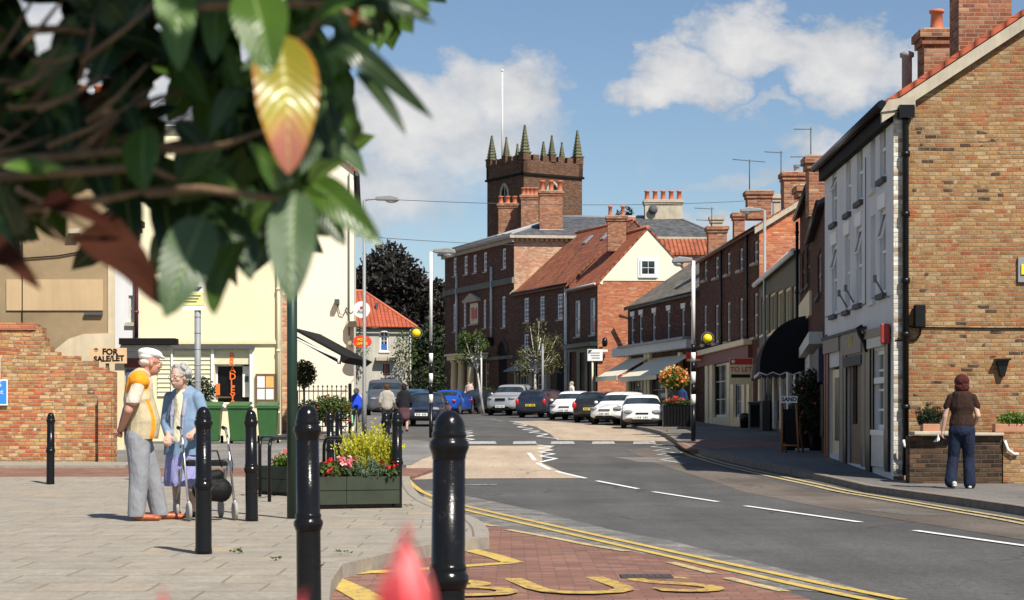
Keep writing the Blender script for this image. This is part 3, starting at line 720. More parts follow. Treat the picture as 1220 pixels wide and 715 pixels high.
# utility box, cables, wall lamp, sign on the gable
mb=MB(); z=WZ(377,29.25); mb.box((WX(1095.5,29.2),29.2,z),(.17,.14,.36)); mb.build('junction_box',M['black_matt'],T,bevel=.02)
mb=MB(); mb.tube([n_.pt(-.0,.02,WZ(384,29.3)),n_.pt(.3,.02,WZ(390,29.3)),n_.pt(1.6,.02,WZ(391.5,29.3)),n_.pt(4.5,.02,WZ(391,29.3)),n_.pt(8,.02,WZ(390,29.3))],.011,5)
mb.tube([n_.pt(0.02,.03,WZ(406,29.3)),n_.pt(.34,.03,WZ(405,29.3)),n_.pt(.42,.03,WZ(399,29.3)),n_.pt(.42,.03,WZ(390,29.3))],.012,5)
mb.build('cable',M['black_matt'],T)
mb=MB(); cz=WZ(439,29.2); cx=WX(1194.5,29.2)
mb.prism([(cx-.1,29.28,cz+.13),(cx+.1,29.28,cz+.13),(cx+.03,29.28,cz-.13),(cx-.03,29.28,cz-.13)],(0,-.1,0)); mb.box((cx,29.2,cz+.14),(.23,.17,.03)); mb.build('wall_lamp',M['black'],T)
mb=MB(); mb.box((WX(1221,29.2),29.24,WZ(321,29.2)),(.2,.05,.4)); so_=mb.build('wall_sign',M['zinc'],T); mb=MB(); mb.box((WX(1221,29.2),29.205,WZ(321,29.2)),(.11,.02,.16)); mb.build('sign_panel',M['yellow'],so_)
# chimneys showing above the verge
chimney(T,(WX(1116,36),36,),.62,.6,7.2,WZ(41,36)+.05,pots=1,ph=.42,pr=.14,mat='brick_chim')
mb=MB(); 
c3=chimney(T,(WX(1168,33.5),33.5),.95,.7,7.5,9.3,pots=2)
mb=MB(); p=W(1080.5,80,36.0); mb.lathe(p,[(.1,-.6),(.1,.18),(.14,.2),(.14,.27),(.08,.3)],10); mb.build('flue_pipe',M['lead'],T)
# shop fronts along the ground floor
def strip(fr,x0,y0,x1,y1,d0,d1,mat,name,parent,**k):
    a,b,c,e=fr.rect(x0,y0,x1,y1); mb=MB(); mb.fbox(fr,a,b,d0,d1,c,e); return mb.build(name,M[mat],parent,**k)
M['greyfascia']=plain('grey cream fascia',(.2,.18,.155),.6)
f1=strip(fr,984.5,400,1003,420,.01,.07,'greyfascia','fascia',T); 
f2=strip(fr,1007,395,1030,422,.01,.07,'greyfascia','fascia',T)
M['gold']=plain('gold lettering',(.62,.47,.08),.5,var=.05)
a_,b_,c_,e_=fr.rect(1007,395,1030,422)
text_mesh('NN',.3,fmat(fr,(a_+b_)/2,.075,(c_+e_)/2),M['gold'],f2)
for x0,x1 in ((984,985.6),(1003,1006.5),(1030,1033)): strip(fr,x0,399,x1,556,.005,.04,'maroon' if x1<1000 else 'greyfascia','pilaster',T)
for x0,x1,m_ in ((985.7,988.3,'maroon'),(1001.6,1003,'maroon'),(1006.6,1009.4,'black'),(1027.7,1029.9,'black'),(1033.1,1034.4,'black'),(1039.6,1041.8,'black'),(1055.7,1057.1,'black')): strip(fr,x0,401,x1,556,.004,.03,m_,'shop_frame',T)
strip(fr,983,396,1033,399.5,.005,.09,'grime','cornice',T)
dd=strip(fr,988,440,1002,541,-.1,-.05,'creampaint','door',T); mb=MB(); a,b,c,e=fr.rect(992,450,997,525); mb.fbox(fr,a,b,-.05,-.04,c,e); mb.build('pane',M['black'],dd)
dd=strip(fr,1009,427,1028,553,-.1,-.05,'brownwood','door',T); mb=MB(); a,b,c,e=fr.rect(1014,432,1018,505); mb.fbox(fr,a,b,-.05,-.03,c,e); mb.build('door_panel',M['black_matt'],dd)
strip(fr,1008.5,424,1028.5,436,.01,.05,'grime','lintel_board',T)
h=fr.rect(1041.5,417,1056,512); w_=window(fr,h,T,2,4,'white','shopglass','white',sash=False,fw=.07,bw=.04,sproj=.06); 
mb=MB(); a,b=h[0],h[1]; z=h[2]+(h[3]-h[2])*.62; mb.fbox(fr,a,b,-.06,.01,z-.05,z+.05); mb.build('transom',M['white'],w_)
for (x0,x1) in ((1034.5,1039.5),(1057.2,1061.2)): strip(fr,x0,400,x1,562,.004,.05,'black','shop_pilaster',T)
strip(fr,1041.5,517,1056,556,.004,.05,'offwhite','stall_riser',T)
strip(fr,1034,392,1061.5,402,.004,.12,'black','shop_canopy',T)
strip(fr,1039.5,402,1057,414,.01,.1,'offwhite','fascia',T)
mb=MB()
for x in (1036,):
    s=fr.s_(x); mb.tube([fr.pt(s,.04,WZ(418,31)),fr.pt(s,.08,WZ(408,31)),fr.pt(s,.17,WZ(396,31)),fr.pt(s,.2,WZ(390,31)),fr.pt(s,.12,WZ(387,31))],.04,8)
mb.build('scroll_bracket',M['black'],T)
s=fr.s_(1062); mb=MB(); mb.fbox(fr,s-.05,s+.01,.02,.17,WZ(410,29.6),WZ(386,29.6)); mb.build('hanging_sign',plain('deep red sign',(.3,.02,.015),.5),T,bevel=.02)
for x,y in ((1054,335),(1018,346),(1010,352)):   # small floodlight arms
    s=fr.s_(x); z=fr.z_(x,y); mb=MB(); mb.tube([fr.pt(s,.01,z-.22),fr.pt(s,.15,z+.02)],.016,6); mb.box(fr.pt(s,.16,z+.04),(.05,.07,.12)); mb.build('sign_light',M['greypaint'],T)
mb=MB(); mb.tube([fr.pt(0.2,.03,3.02),fr.pt(2.4,.03,2.98),fr.pt(4.7,.03,2.99),fr.pt(5.9,.03,3.05),fr.pt(fr.L,.03,2.95)],.013,5); mb.tube([fr.pt(4.9,.03,5.5),fr.pt(4.9,.03,2.99)],.01,5); mb.build('cable',M['greypaint'],T)

# ------------------------------------------------------------------ low front wall with planters
lw=thing('garden_wall','low brick wall painted dark for shade, with a pale brick pier under the yellow brick gable','wall',(7.5,28.6,0))
mb=MB(); mb.box((WX(1136,28.6),28.6,.36),(1.42,.3,.78)); mb.build('wall',M['brick_low_shade'],lw)  # shaded stretch: the shade is put into the brick colour
mb=MB(); mb.box((WX(1206,28.6),28.6,.36),(.37,.34,.8)); mb.box((WX(1260,28.6),28.6,.36),(.85,.3,.78)); mb.build('pier',M['brick_gable'],lw)
mb=MB(); mb.box((WX(1110,28.5),28.5,.79),(.62,.4,.06)); mb.box((WX(1168,28.55),28.55,.775),(.65,.36,.05)); mb.build('coping',M['stone'],lw,bevel=.015)
mb=MB(); mb.tube([W(1197,525,28.4),W(1201,536,28.38),W(1208,541,28.38),W(1213,541,28.4)],.022,6); mb.tube([W(1076.5,524,29.1),W(1077.5,531,29.1),W(1081,534,29.1)],.02,6); mb.build('white_rope',M['white'],lw)

# ------------------------------------------------------------------ terrace going away on the right
P2=V2(969,45); P3=V2(953,52.5); P4=V2(904.6,66); P5=V2(833,81); P6=V2(748,93)
# low brick shop next door
fb=Fr(P2,(6.25,36.75)); P1=(6.25,36.75)
h1=[fb.rect(974,300,978,352)]
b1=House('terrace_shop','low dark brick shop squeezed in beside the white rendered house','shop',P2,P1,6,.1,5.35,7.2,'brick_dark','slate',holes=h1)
window(b1.fr,h1[0],b1.t,1,2,'offwhite','glass','grime')
gutter(b1.t,b1.fr,0,b1.fr.L,5.32); strip(b1.fr,966,405,981,418,.01,.3,'offwhite','cornice',b1.t); strip(b1.fr,970,420,981,458,.01,.1,'navy','awning_cassette',b1.t)
strip(b1.fr,966,425,972,455,.005,.15,'offwhite','window_bay',b1.t); strip(b1.fr,973,460,983,520,.004,.05,'black','door',b1.t)
chimney(b1.t,V2(978,42),.62,.5,5.6,WZ(187,42),pots=0)
# taller house with olive windows
fb=Fr(P3,P2)
h2=[fb.rect(955.5,300,958.5,345),fb.rect(961,292,965,340)]
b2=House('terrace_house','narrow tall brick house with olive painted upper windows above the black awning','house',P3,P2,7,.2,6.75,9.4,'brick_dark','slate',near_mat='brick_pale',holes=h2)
for h in h2: window(b2.fr,h,b2.t,1,2,'olive','glass','grime')
gutter(b2.t,b2.fr,0,b2.fr.L,6.7); downpipe(b2.t,b2.fr,.25,.6,6.6); strip(b2.fr,954,355,967,383,-.0,.06,'creampaint','window_board',b2.t)
strip(b2.fr,954,440,968,512,.004,.05,'black','shop_window',b2.t)
chimney(b2.t,V2(972,49),.95,.7,7.2,WZ(222,49),pots=0)
# low building with long cream mullioned upper windows
fb=Fr(P4,P3)
h3=[fb.rect(907+i*9.2,352-i*3.2,914.2+i*9.2,398-i*1.2) for i in range(5)]
b3=House('terrace_shop','low shop with a row of tall cream mullioned upper windows behind the black awning','shop',P4,P3,6.5,.4,5.75,6.6,'olive','slate',holes=h3)
for h in h3: window(b3.fr,h,b3.t,2,1,'creampaint','shopglass','creampaint',fw=.09,sash=False)
mb=MB(); mb.tube([b3.fr.pt(0,.18,5.8),b3.fr.pt(b3.fr.L,.18,5.8)],.09,8); mb.build('gutter',M['white'],b3.t)
strip(b3.fr,906,405,952,428,.004,.12,'maroon','fascia',b3.t)
for i in range(6): strip(b3.fr,906+i*8.6,428,908+i*8.6,511,.004,.09,'creampaint' if i<2 else 'offwhite','shop_pilaster',b3.t)
strip(b3.fr,910,440,950,500,-.0,.03,'shopglass','shop_window',b3.t); 
strip(b3.fr,909,478,921,512,.1,.35,'grime','stall_riser',b3.t)
# black dutch canopy
cp=thing('dutch_canopy','large black domed shop canopy with a white scalloped trim','awning',(*V2(940,56),3.2))
fc=Fr(V2(957,51.8),V2(968.5,47.3))
def canopy(parent,fr,L,z0,R_,mat,trim,proj):
    mb=MB(); n=10; m=12; rows=[]
    for i in range(n+1):
        a=math.pi/2*i/n; d=proj*math.cos(a); z=z0+R_*math.sin(a); ins=(1-math.cos(a))*.55
        rows.append((d,z,ins))
    for (d0,z0_,i0),(d1,z1_,i1) in zip(rows,rows[1:]):
        mb.face([fr.pt(i0,d0,z0_),fr.pt(L-i0,d0,z0_),fr.pt(L-i1,d1,z1_),fr.pt(i1,d1,z1_)],0,True)
        mb.face([fr.pt(L-i0,d0,z0_),fr.pt(L-i0*.3,0,z0_),fr.pt(L-i1*.3,0,z1_),fr.pt(L-i1,d1,z1_)],0,True)
        mb.face([fr.pt(i0,d0,z0_),fr.pt(i1,d1,z1_),fr.pt(i1*.3,0,z1_),fr.pt(i0*.3,0,z0_)],0,True)
    k=int(L/.28)
    for i in range(k):
        s0=L*i/k; s1=L*(i+1)/k; sm=(s0+s1)/2
        mb.face([fr.pt(s0,proj,z0),fr.pt(s1,proj,z0),fr.pt(s1,proj,z0-.14),fr.pt(sm,proj,z0-.22),fr.pt(s0,proj,z0-.14)],0)
    k2=4
    for i in range(k2):
        a=proj*(1-i/k2); b=proj*(1-(i+1)/k2)
        mb.face([fr.pt(L,a,z0),fr.pt(L,b,z0),fr.pt(L,b,z0-.14),fr.pt(L,(a+b)/2,z0-.22),fr.pt(L,a,z0-.14)],0)
    mb.build('canvas',M[mat],parent,normals=False)
    mb=MB(); pts=[]
    for i in range(k): pts+= [fr.pt(L*i/k,proj+.012,z0-.13),fr.pt(L*(i+.5)/k,proj+.012,z0-.2)]
    pts.append(fr.pt(L,proj+.012,z0-.13))
    for i in range(k2): pts+= [fr.pt(L+.012,proj*(1-(i+.5)/k2),z0-.2),fr.pt(L+.012,proj*(1-(i+1)/k2),z0-.13)]
    mb.tube(pts,.014,5); mb.build('scallop_trim',M[trim],parent)
canopy(cp,fc,fc.L,WZ(443,52),1.35,'black_matt','white',1.35)
M['canopy2']=plain('dark plum canvas',(.07,.045,.042),.8)
cp2=thing('shop_awning','small plum coloured awning beyond the black domed canopy','awning',(*V2(912,62),3))
f4=Fr(V2(923,60.5),V2(936,57)); canopy(cp2,f4,f4.L,WZ(446,60),.75,'canopy2','canopy2',.75)

# three storey brick house with brick gable and To Let board
fb=Fr(P5,P4)
u4=[(838.6,310.6,842.4,334),(852,306,856,331),(866,301,870,327),(881,295.6,885,322),(898.3,287,902.6,313.5)]
l4=[(838.4,364,842,410),(852,363,856,409),(866,360,870,407),(881,355,885,406),(898.3,349,902.6,402)]
s4=[(850,433,868,497),(876,440,886,497)]
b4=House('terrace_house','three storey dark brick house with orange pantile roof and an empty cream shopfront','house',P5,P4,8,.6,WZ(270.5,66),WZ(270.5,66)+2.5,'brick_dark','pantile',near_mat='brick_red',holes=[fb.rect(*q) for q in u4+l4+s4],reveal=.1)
for q in u4+l4: window(fb,fb.rect(*q),b4.t,1,2,'offwhite','glass','stone',fw=.09,sproj=.16)
for q in s4: window(fb,fb.rect(*q),b4.t,3,3,'white','shopglass','creampaint',fw=.08,sash=False)
gutter(b4.t,fb,0,fb.L,b4.ze); downpipe(b4.t,fb,fb.s_(862),3.7,b4.ze); downpipe(b4.t,fb,fb.s_(893),3.7,b4.ze)
mb=MB(); e1,r1=b4.e1,b4.r1; mb.prism([e1+Vector((0,-.02,.06)),r1+Vector((0,-.02,.06)),r1+Vector((0,-.02,-.14)),e1+Vector((0,-.02,-.14))],(0,-.06,0)); mb.build('verge_board',M['stone'],b4.t)
strip(fb,832,412,896,418,.004,.32,'creampaint','cornice',b4.t); strip(fb,834,418,896,432,.004,.15,'maroon','fascia',b4.t)
for x in (843,848.5,869,873.5,887,893): strip(fb,x,432,x+3.4,508,.004,.12,'creampaint','shop_pilaster',b4.t)
strip(fb,847,498,893,508,.004,.09,'creampaint','stall_riser',b4.t)
chimney(b4.t,V2(903.5,74),.95,.7,WZ(262,74),WZ(228,74),pots=0); chimney(b4.t,V2(949,69),1.05,.8,WZ(262,69),WZ(206,69),pots=1,ph=.25,pot='lead')
chimney(b4.t,V2(854,85),.85,.75,WZ(305,85),WZ(270,85),pots=0); chimney(b4.t,V2(853.5,85),.5,.45,WZ(272,85),WZ(258,85),pots=0,mat='stone',cap='lead'); chimney(b4.t,V2(880,79),.45,.6,WZ(290,79),WZ(254,79),pots=0,mat='brick_chim'); chimney(b4.t,V2(925,76),.28,.3,WZ(262,76),WZ(232,76),pots=0,mat='stone')
# to let board
tl=thing('estate_agent_board','cream and red TO LET board fixed above the empty shopfront','sign',(*V2(883,66.4),2.5))
p0=V2(883,66.3); ff=Fr((p0[0]-.42,p0[1]),(p0[0]+.42,p0[1])); za,zb_=WZ(458,66.3),WZ(426.5,66.3)
mb=MB(); mb.fbox(ff,0,ff.L,-.03,0,za,zb_); bd=mb.build('board',M['creampaint'],tl)
mb=MB(); mb.fbox(ff,.02,ff.L-.02,.002,.012,zb_-.24,zb_-.02); mb.build('red_band',M['redsign'],bd)
mb=MB(); mb.lathe(ff.pt(.14,.016,zb_-.13),[(0,0),(.07,0),(.07,.004),(0,.005)],10,M=Matrix.Rotation(R(90),4,'X')); mb.build('emblem',M['white'],bd)
mb=MB(); mb.fbox(ff,.06,ff.L-.1,.002,.012,za+.24,za+.36); mb.build('black_strip',M['black'],bd)
text_mesh('TO LET',.24,fmat(ff,ff.L/2,.006,zb_-.42),M['redsign'],bd,bold=.004)
mb=MB(); mb.box((p0[0]+.44,66.9,za+.3),(.05,1.2,.06)); mb.box((p0[0]+.41,66.34,(za+zb_)/2-.45),(.05,.05,zb_-za+.9)); mb.build('bracket',M['creampaint'],tl)
rs=thing('shop_sign','small red projecting sign board beside the belisha beacon lamp column','sign',(*V2(835,79.5),3.4))
p0=V2(829.5,79.6); mb=MB(); mb.box((p0[0]+.0,79.5,WZ(425,79.5)),(.9,.08,.42)); rb_=mb.build('board',M['redsign'],rs); mb=MB(); mb.box((p0[0],79.45,WZ(429,79.5)),(.8,.03,.08)); mb.build('cream_band',M['creampaint'],rb_)
mb=MB(); mb.box((p0[0]+.7,79.55,WZ(425,79.5)),(.6,.04,.04)); mb.build('bracket',M['black'],rs)

# low slate roofed shops
fb=Fr(P6,P5); xs=[753.6,763.6,779.3,796.5,814,826]; ys=[377,375,372.8,370,367.6,365.2]
h5=[fb.rect(x-2,y,x+2,410-(i*1.2)) for i,(x,y) in enumerate(zip(xs,ys))]+[fb.rect(752,447,768,497),fb.rect(776,446,808,500)]
ze5=WZ(347.5,81); b5=House('terrace_shops','low dark brick shop building with a mossy slate roof and white keystones','shop',P6,P5,7,.7,ze5,ze5+2.35,'brick_dark','slate_brown',holes=h5,over=.2)
for h in h5[:6]: window(fb,h,b5.t,1,2,'offwhite','glass','grime',fw=.1,lintel='white')
for h in h5[6:]: window(fb,h,b5.t,4,3,'offwhite','shopglass','creampaint',fw=.08,sash=False)
fs=strip(fb,731+8,409,829,420,.004,.45,'offwhite','fascia',b5.t); fs2=strip(fb,749,407,829,410,.004,.62,'lead','cornice',b5.t)
for x in (749,770,774,811,826): strip(fb,x,420,x+3,505,.004,.14,'creampaint','shop_pilaster',b5.t)
gutter(b5.t,fb,0,fb.L,ze5)
M['awn']=plain('cream awning canvas',(.72,.64,.48),.8,var=.1); 
def flat_awning(name,label,x0,x1,ytop,yb,fr,proj,mat='awn',dz=.95,striped=False):
    a,b=fr.s_(x0),fr.s_(x1); zt=fr.z_((x0+x1)/2,ytop); t_=thing(name,label,'awning',fr.pt((a+b)/2,0,zt)); mb=MB()
    mb.slab([fr.pt(a,.02,zt),fr.pt(b,.02,zt),fr.pt(b,proj,zt-dz),fr.pt(a,proj,zt-dz)],.02); mb.fbox(fr,a,b,proj-.01,proj+.01,zt-dz-.2,zt-dz); mb.build('canvas',M[mat],t_)
    mb=MB(); mb.tube([fr.pt(a,proj,zt-dz),fr.pt(b,proj,zt-dz)],.035,6)
    for s in (a+.1,b-.1): mb.tube([fr.pt(s,.02,zt-dz),fr.pt(s,proj*.55,zt-dz+.05),fr.pt(s,proj,zt-dz)],.025,6)
    mb.build('arm',M['offwhite'],t_); return t_
flat_awning('shop_awning','cream canvas awning nearest the hanging flower basket',779,826,424,440,fb,1.7)
flat_awning('shop_awning','cream canvas awning at the far end of the slate roofed shops',749,776,426,440,fb,1.7)

# cream gabled house
P7=V2(712,98); P8=V2(678,103); P9=(WX(612.5,111),111); P10=(WX(530,123),123)
fb=Fr(P8,P7); nr=Fr(P7,(P7[0]+5.25,98.2))
h6=[fb.rect(684.6,358,691,401),fb.rect(702.5,355,709,399)]; g6=[nr.rect(762.5,309.5,781.5,329)]
ze6=WZ(338,98)
b6=House('gabled_house','house with a cream painted gable over bright red brick beside the low slate roofed shops','house',P8,P7,5.3,.9,ze6,WZ(273,98.2),'brick_hall','pantile',near_mat='brick_red',inv=(1,.04),holes=h6,near_holes=[],over=.15,og=.1)
for h in h6: window(fb,h,b6.t,1,2,'offwhite','glass_net','stone',fw=.12)
n6=b6.near; zc=WZ(335,98); mb=MB(); 
gh=n6.rect(762.5,309.5,781.5,329)
zap=WZ(274,98.1)
mb.prism([n6.pt(0,.004,zc-.05),n6.pt(.25,.004,zc-.2),n6.pt(.3,.004,zc+.02),n6.pt(5.0,.004,zc+.02),n6.pt(5.3,.004,zc+.1),n6.pt(2.65,.004,zap),n6.pt(0,.004,ze6)],(0,-.03,0)); 
gp_=mb.build('gable_render',M['cream2'],b6.t)
gw=(gh[0],gh[1],gh[2],gh[3]); mb=MB(); mb.fbox(n6,gh[0]-.12,gh[1]+.12,.03,.07,gh[2]-.1,gh[3]+.1); mb.build('window_surround',M['white'],b6.t)
window(n6,gh,b6.t,2,2,'white','glass','white',rev=-.08,fw=.09,sash=False,sproj=.12,d=.0)
mb=MB(); mb.fbox(fb,-.05,fb.L,.004,.4,WZ(412,98),WZ(407,98)); mb.build('cornice',M['darkgreen'],b6.t)
mb=MB(); wall(mb,fb,0,fb.L,1.0,WZ(412,98),[(.4,1.7,1.9,WZ(416,98)),(2.3,3.2,1.2,WZ(418,98)),(3.7,5.0,1.9,WZ(416,98))],.12,d=.1); sf=mb.build('shopfront',M['darkgreen'],b6.t,normals=False)
mb=MB(); mb.fbox(fb,.3,5.1,-.05,-.02,1.2,WZ(414,98)); mb.build('shop_pane',M['shopglass'],sf)
gutter(b6.t,fb,0,fb.L,ze6,mat='offwhite'); downpipe(b6.t,fb,-.2,1.2,ze6,mat='offwhite')
mb=MB(); mb.lathe(W(720.5,408,97.6),[(0,-.25),(.12,-.2),(.16,0),(.12,.2),(0,.28)],10); mb.box(W(720.5,408,97.85),(.05,.4,.05)); mb.build('wall_lantern',M['black'],b6.t)
mb=MB(); mb.box(W(720,418,97.7),(.35,.3,.12)); mb.build('lamp_bracket',M['white'],b6.t)
chimney(b6.t,V2(734.5,100.5),1.0,.7,WZ(300,100.5),WZ(257.5,100.5),pots=2,ph=.55)
for x0,y0,x1,y1 in ((738,377,760,383),):
    mb=MB(); mb.tube([W(738,376,97.5),W(765,383,96.8)],.09,5); mb.build('broken_bracket',M['brownwood'],b6.t)
ex=House('rear_building','orange pantiled rear building behind the cream gable','building',V2(786,106),V2(786.1,104),7,3,WZ(303,104),WZ(286,104)+.6,'brick_pale','pantile',inv=(1,0.02)) if False else None
re_=thing('rear_building','orange pantiled rear range between the cream gable and the chimney stacks','building',(11,107,3))
mb=MB(); mb.prism([(WX(775,106),106,3),(WX(860,106),106,3),(WX(860,106),110,3),(WX(775,106),110,3)],(0,0,WZ(303,106)-3)); mb.build('wall',M['brick_pale'],re_)
mb=MB(); mb.prism([(WX(775,106),105.8,WZ(304,106)),(WX(862,106),105.8,WZ(304,106)),(WX(862,106),108,WZ(287,108)),(WX(775,106),108,WZ(287,108))],(0,0,.12)); mb.build('roof',M['pantile'],re_)

# orange roofed brick house
fb=Fr(P9,P8)
u7=[(624,355,630,384),(643,353,648.8,382),(663.7,350,670.3,380.6)]; l7=[(624,398,630,427)]
d7=[(619,446,634,470),(640,446,655,470)]
ze7=WZ(338,103); b7=House('terrace_house','brick house with a long orange pantile roof and slender sash windows beside the hall','house',P9,P8,7.6,1.0,ze7,ze7+3.6,'brick_hall','pantile_old',holes=[fb.rect(*q) for q in u7+l7+d7],over=.2,inv=(.97,.25))
for q in u7+l7: window(fb,fb.rect(*q),b7.t,2,6,'white','glass','stone',fw=.12,bw=.05)
for q in d7: window(fb,fb.rect(*q),b7.t,4,2,'offwhite','glass','stone',fw=.1,bw=.06,sash=False)
gutter(b7.t,fb,0,fb.L,ze7); downpipe(b7.t,fb,fb.L-.35,1.4,ze7-.2,mat='offwhite',r=.06)
mb=MB(); mb.prism([b7.e0+Vector((-.05,-.1,.13)),b7.r0+Vector((-.05,-.1,.13)),b7.r0+Vector((.15,.1,.2)),b7.e0+Vector((.2,.1,.2))],(0,0,.06)); mb.build('verge_flashing',M['stone'],b7.t)
a,b,c,e=fb.rect(617,431,655,441); mb=MB(); mb.slab([fb.pt(a,.01,e),fb.pt(b,.01,e),fb.pt(b+.1,.9,c),fb.pt(a-.1,.9,c)],.06); mb.build('porch_canopy',M['lead'],b7.t)
for x in (618,636,637.8,655): 
    a=fb.s_(x); mb=MB(); mb.fbox(fb,a-.1,a+.1,.004,.25,fb.z_(x,478),fb.z_(x,441)); mb.build('pilaster',M['stone'],b7.t)
a,b,c,e=fb.rect(663.5,437,675,490); mb=MB()
pts=[fb.pt(a,.012,c)]+[fb.pt((a+b)/2+(b-a)/2*math.cos(t_),.012,e-(b-a)/2+(b-a)/2*math.sin(t_)) for t_ in [math.pi*i/10 for i in range(11)]][::-1]+[fb.pt(b,.012,c)]
mb.face(pts); mb.build('arched_passage',M['black_matt'],b7.t)
for k,x in enumerate((672,691)):
    p=b7.e0.lerp(b7.e1,.45+.3*k); q=p+(b7.r0-b7.e0)*.72+Vector((0,0,.13)); r2=q+(b7.r0-b7.e0)*.12; ss=Vector((fb.t.x,fb.t.y,0))*.5
    mb=MB(); mb.prism([q,q+ss,r2+ss,r2],(0,0,.08)); mb.build('roof_light',M['lead'],b7.t)

# ------------------------------------------------------------------ the hall
fb=Fr(P10,P9); P11=(12.6,112.4); P12=(8.2,125)
zh=WZ(283,111)
topw=[(539.8,307,543.8,329),(552.8,305,557,327),(563.6,303.6,567.6,325),(576,300.5,580,323.6),(598.2,296,602.7,320)]
midw=[(539.6,362,543.4,395),(551.8,359.5,555.2,390),(575.5,357,579,391),(597.8,353,602,390)]
lowd=[(566,424,570,465),(578,424,582,465)]
ctr=fb.rect(558.8,361,569.5,386)
hall=thing('town_hall','large dull brick hall with a shallow slate roof and tall slender sash windows','building',((P10[0]+P9[0])/2,117,1.3))
hb=.8
mb=MB(); wall(mb,fb,0,fb.L,hb,zh,[fb.rect(*q) for q in topw+midw+lowd]+[ctr],.15)
mb.face([(*P12,hb),(*P10,hb),(*P10,zh),(*P12,zh)]); mb.face([(*P11,hb),(*P12,hb),(*P12,zh),(*P11,zh)]); mb.build('wall',M['brick_hall'],hall,normals=False)
sd_=Fr(P9,P11); mb=MB(); wall(mb,sd_,0,sd_.L,hb,zh,[],.1); mb.build('side_wall',M['brick_pale'],hall,normals=False)
for q in topw: window(fb,fb.rect(*q),hall,2,4,'white','glass','stone',fw=.13,bw=.05)
for q in midw: window(fb,fb.rect(*q),hall,2,6,'white','glass','stone',fw=.13,bw=.05)
for q in lowd: window(fb,fb.rect(*q),hall,1,4,'creampaint','glass','stone',fw=.1)
w_=window(fb,ctr,hall,3,2,'creampaint','glass','stone',fw=.28,sash=False)
mb=MB(); mb.fbox(fb,ctr[0]+.35,ctr[1]-.35,-.085,-.05,ctr[2]+.2,ctr[3]-.4); mb.build('red_curtain',M['redsign'],w_)
mb=MB(); a,b=ctr[0]-.5,ctr[1]+.5; z=ctr[3]
mb.fbox(fb,a,b,.003,.3,z+.05,z+.22); mb.prism([fb.pt(a,.003,z+.22),fb.pt(b,.003,z+.22),fb.pt((a+b)/2,.003,z+.62)],Vector((fb.n.x,fb.n.y,0))*.25); mb.build('pediment',M['stone'],w_)
zs=WZ(350,123); mb=MB(); mb.fbox(fb,-.08,fb.L+.08,.003,.16,zs-.18,zs+.18); mb.build('string_course',M['grey_stone'],hall)
mb=MB(); mb.fbox(fb,-.4,fb.L+.35,.003,.4,zh-.05,zh+.12); mb.fbox(fb,-.2,fb.L+.2,.003,.2,zh-.28,zh-.05); mb.build('cornice',M['stone'],hall)
mb=MB(); mb.fbox(sd_,0.02,sd_.L+.35,.003,.38,zh-.05,zh+.12)
for i in range(int(sd_.L/.3)): mb.fbox(sd_,.1+i*.3,.24+i*.3,.003,.16,zh-.22,zh-.05)
mb.build('cornice',M['stone'],hall)
# hipped slate roof
o_=.35; e=[Vector((P10[0]-o_,P10[1]-.1,zh+.13)),Vector((P9[0]-.2,P9[1]-.4,zh+.13)),Vector((P11[0]+o_,P11[1]-.3,zh+.13)),Vector((P12[0]+.2,P12[1]+o_,zh+.13))]
rz_=WZ(257,117); ra=Vector((WX(668,118),118,rz_)); rb=Vector((WX(806,117.5),117.5,rz_-.05))
mb=MB(); mb.face([e[0],e[1],ra]); mb.face([e[1],e[2],rb,ra]); mb.face([e[2],e[3],rb]); mb.face([e[3],e[0],ra,rb]); rf=mb.build('roof',M['slate'],hall)
mb=MB(); mb.tube([ra,rb],.13,6); 
for p,q in ((e[0],ra),(e[1],ra),(e[2],rb)): mb.tube([p+Vector((0,0,.03)),q],.09,6)
mb.build('ridge_lead',M['lead'],rf)
M['palelead']=plain('pale lead strip',(.5,.5,.5),.5)
for f0,f1,k in ((.35,.75,.3),(.25,.6,.62)):
    p=e[0].lerp(e[1],k); q=ra; a_=p.lerp(q,f0)+Vector((0,0,.06)); b_=p.lerp(q,f1)+Vector((0,0,.06)); ss=(e[1]-e[0]).normalized()*.5
    mb=MB(); mb.prism([a_,a_+ss,b_+ss,b_],(0,0,.05)); mb.build('roof_light',M['palelead'],rf)
def hch(px0,px1,ytop,ybot,Y,pots,ph,mat='brick_chim',dp=.9):
    w_=(px1-px0)/F*Y-.2; return chimney(hall,V2((px0+px1)/2,Y),w_,dp,WZ(ybot,Y),WZ(ytop,Y),pots=pots,ph=ph,mat=mat,pr=.17)
hch(641,672,228,280,113,3,.65); hch(592,618,243,290,121,3,.5); hch(619,643,233,285,119.5,4,.5); c5=hch(766,814,239,262,117.3,5,.62,'stone',1.0)
mb=MB(); mb.box(V2(657,112.6)+(WZ(275,112.6),),(1.45,.15,.16)); mb.build('flashing',M['white'],hall)
mb=MB(); mb.lathe(W(778,250,116.6),[(0,-.05),(.28,-.05),(.3,0),(0,.05)],14,M=Matrix.Rotation(R(90),4,'X')); mb.build('satellite_dish',M['grime'],c5)
for x,y0,y1,d in ((545.5,329,420,.12),(587,318,402,.12)): downpipe(hall,fb,fb.s_(x),fb.z_(x,y1),fb.z_(x,y0),mat='offwhite',r=.09)
mb=MB(); mb.box(fb.pt(fb.s_(587),.2,fb.z_(587,407)),(.35,.35,.5)); mb.build('pipe_hopper',M['black_matt'],hall)
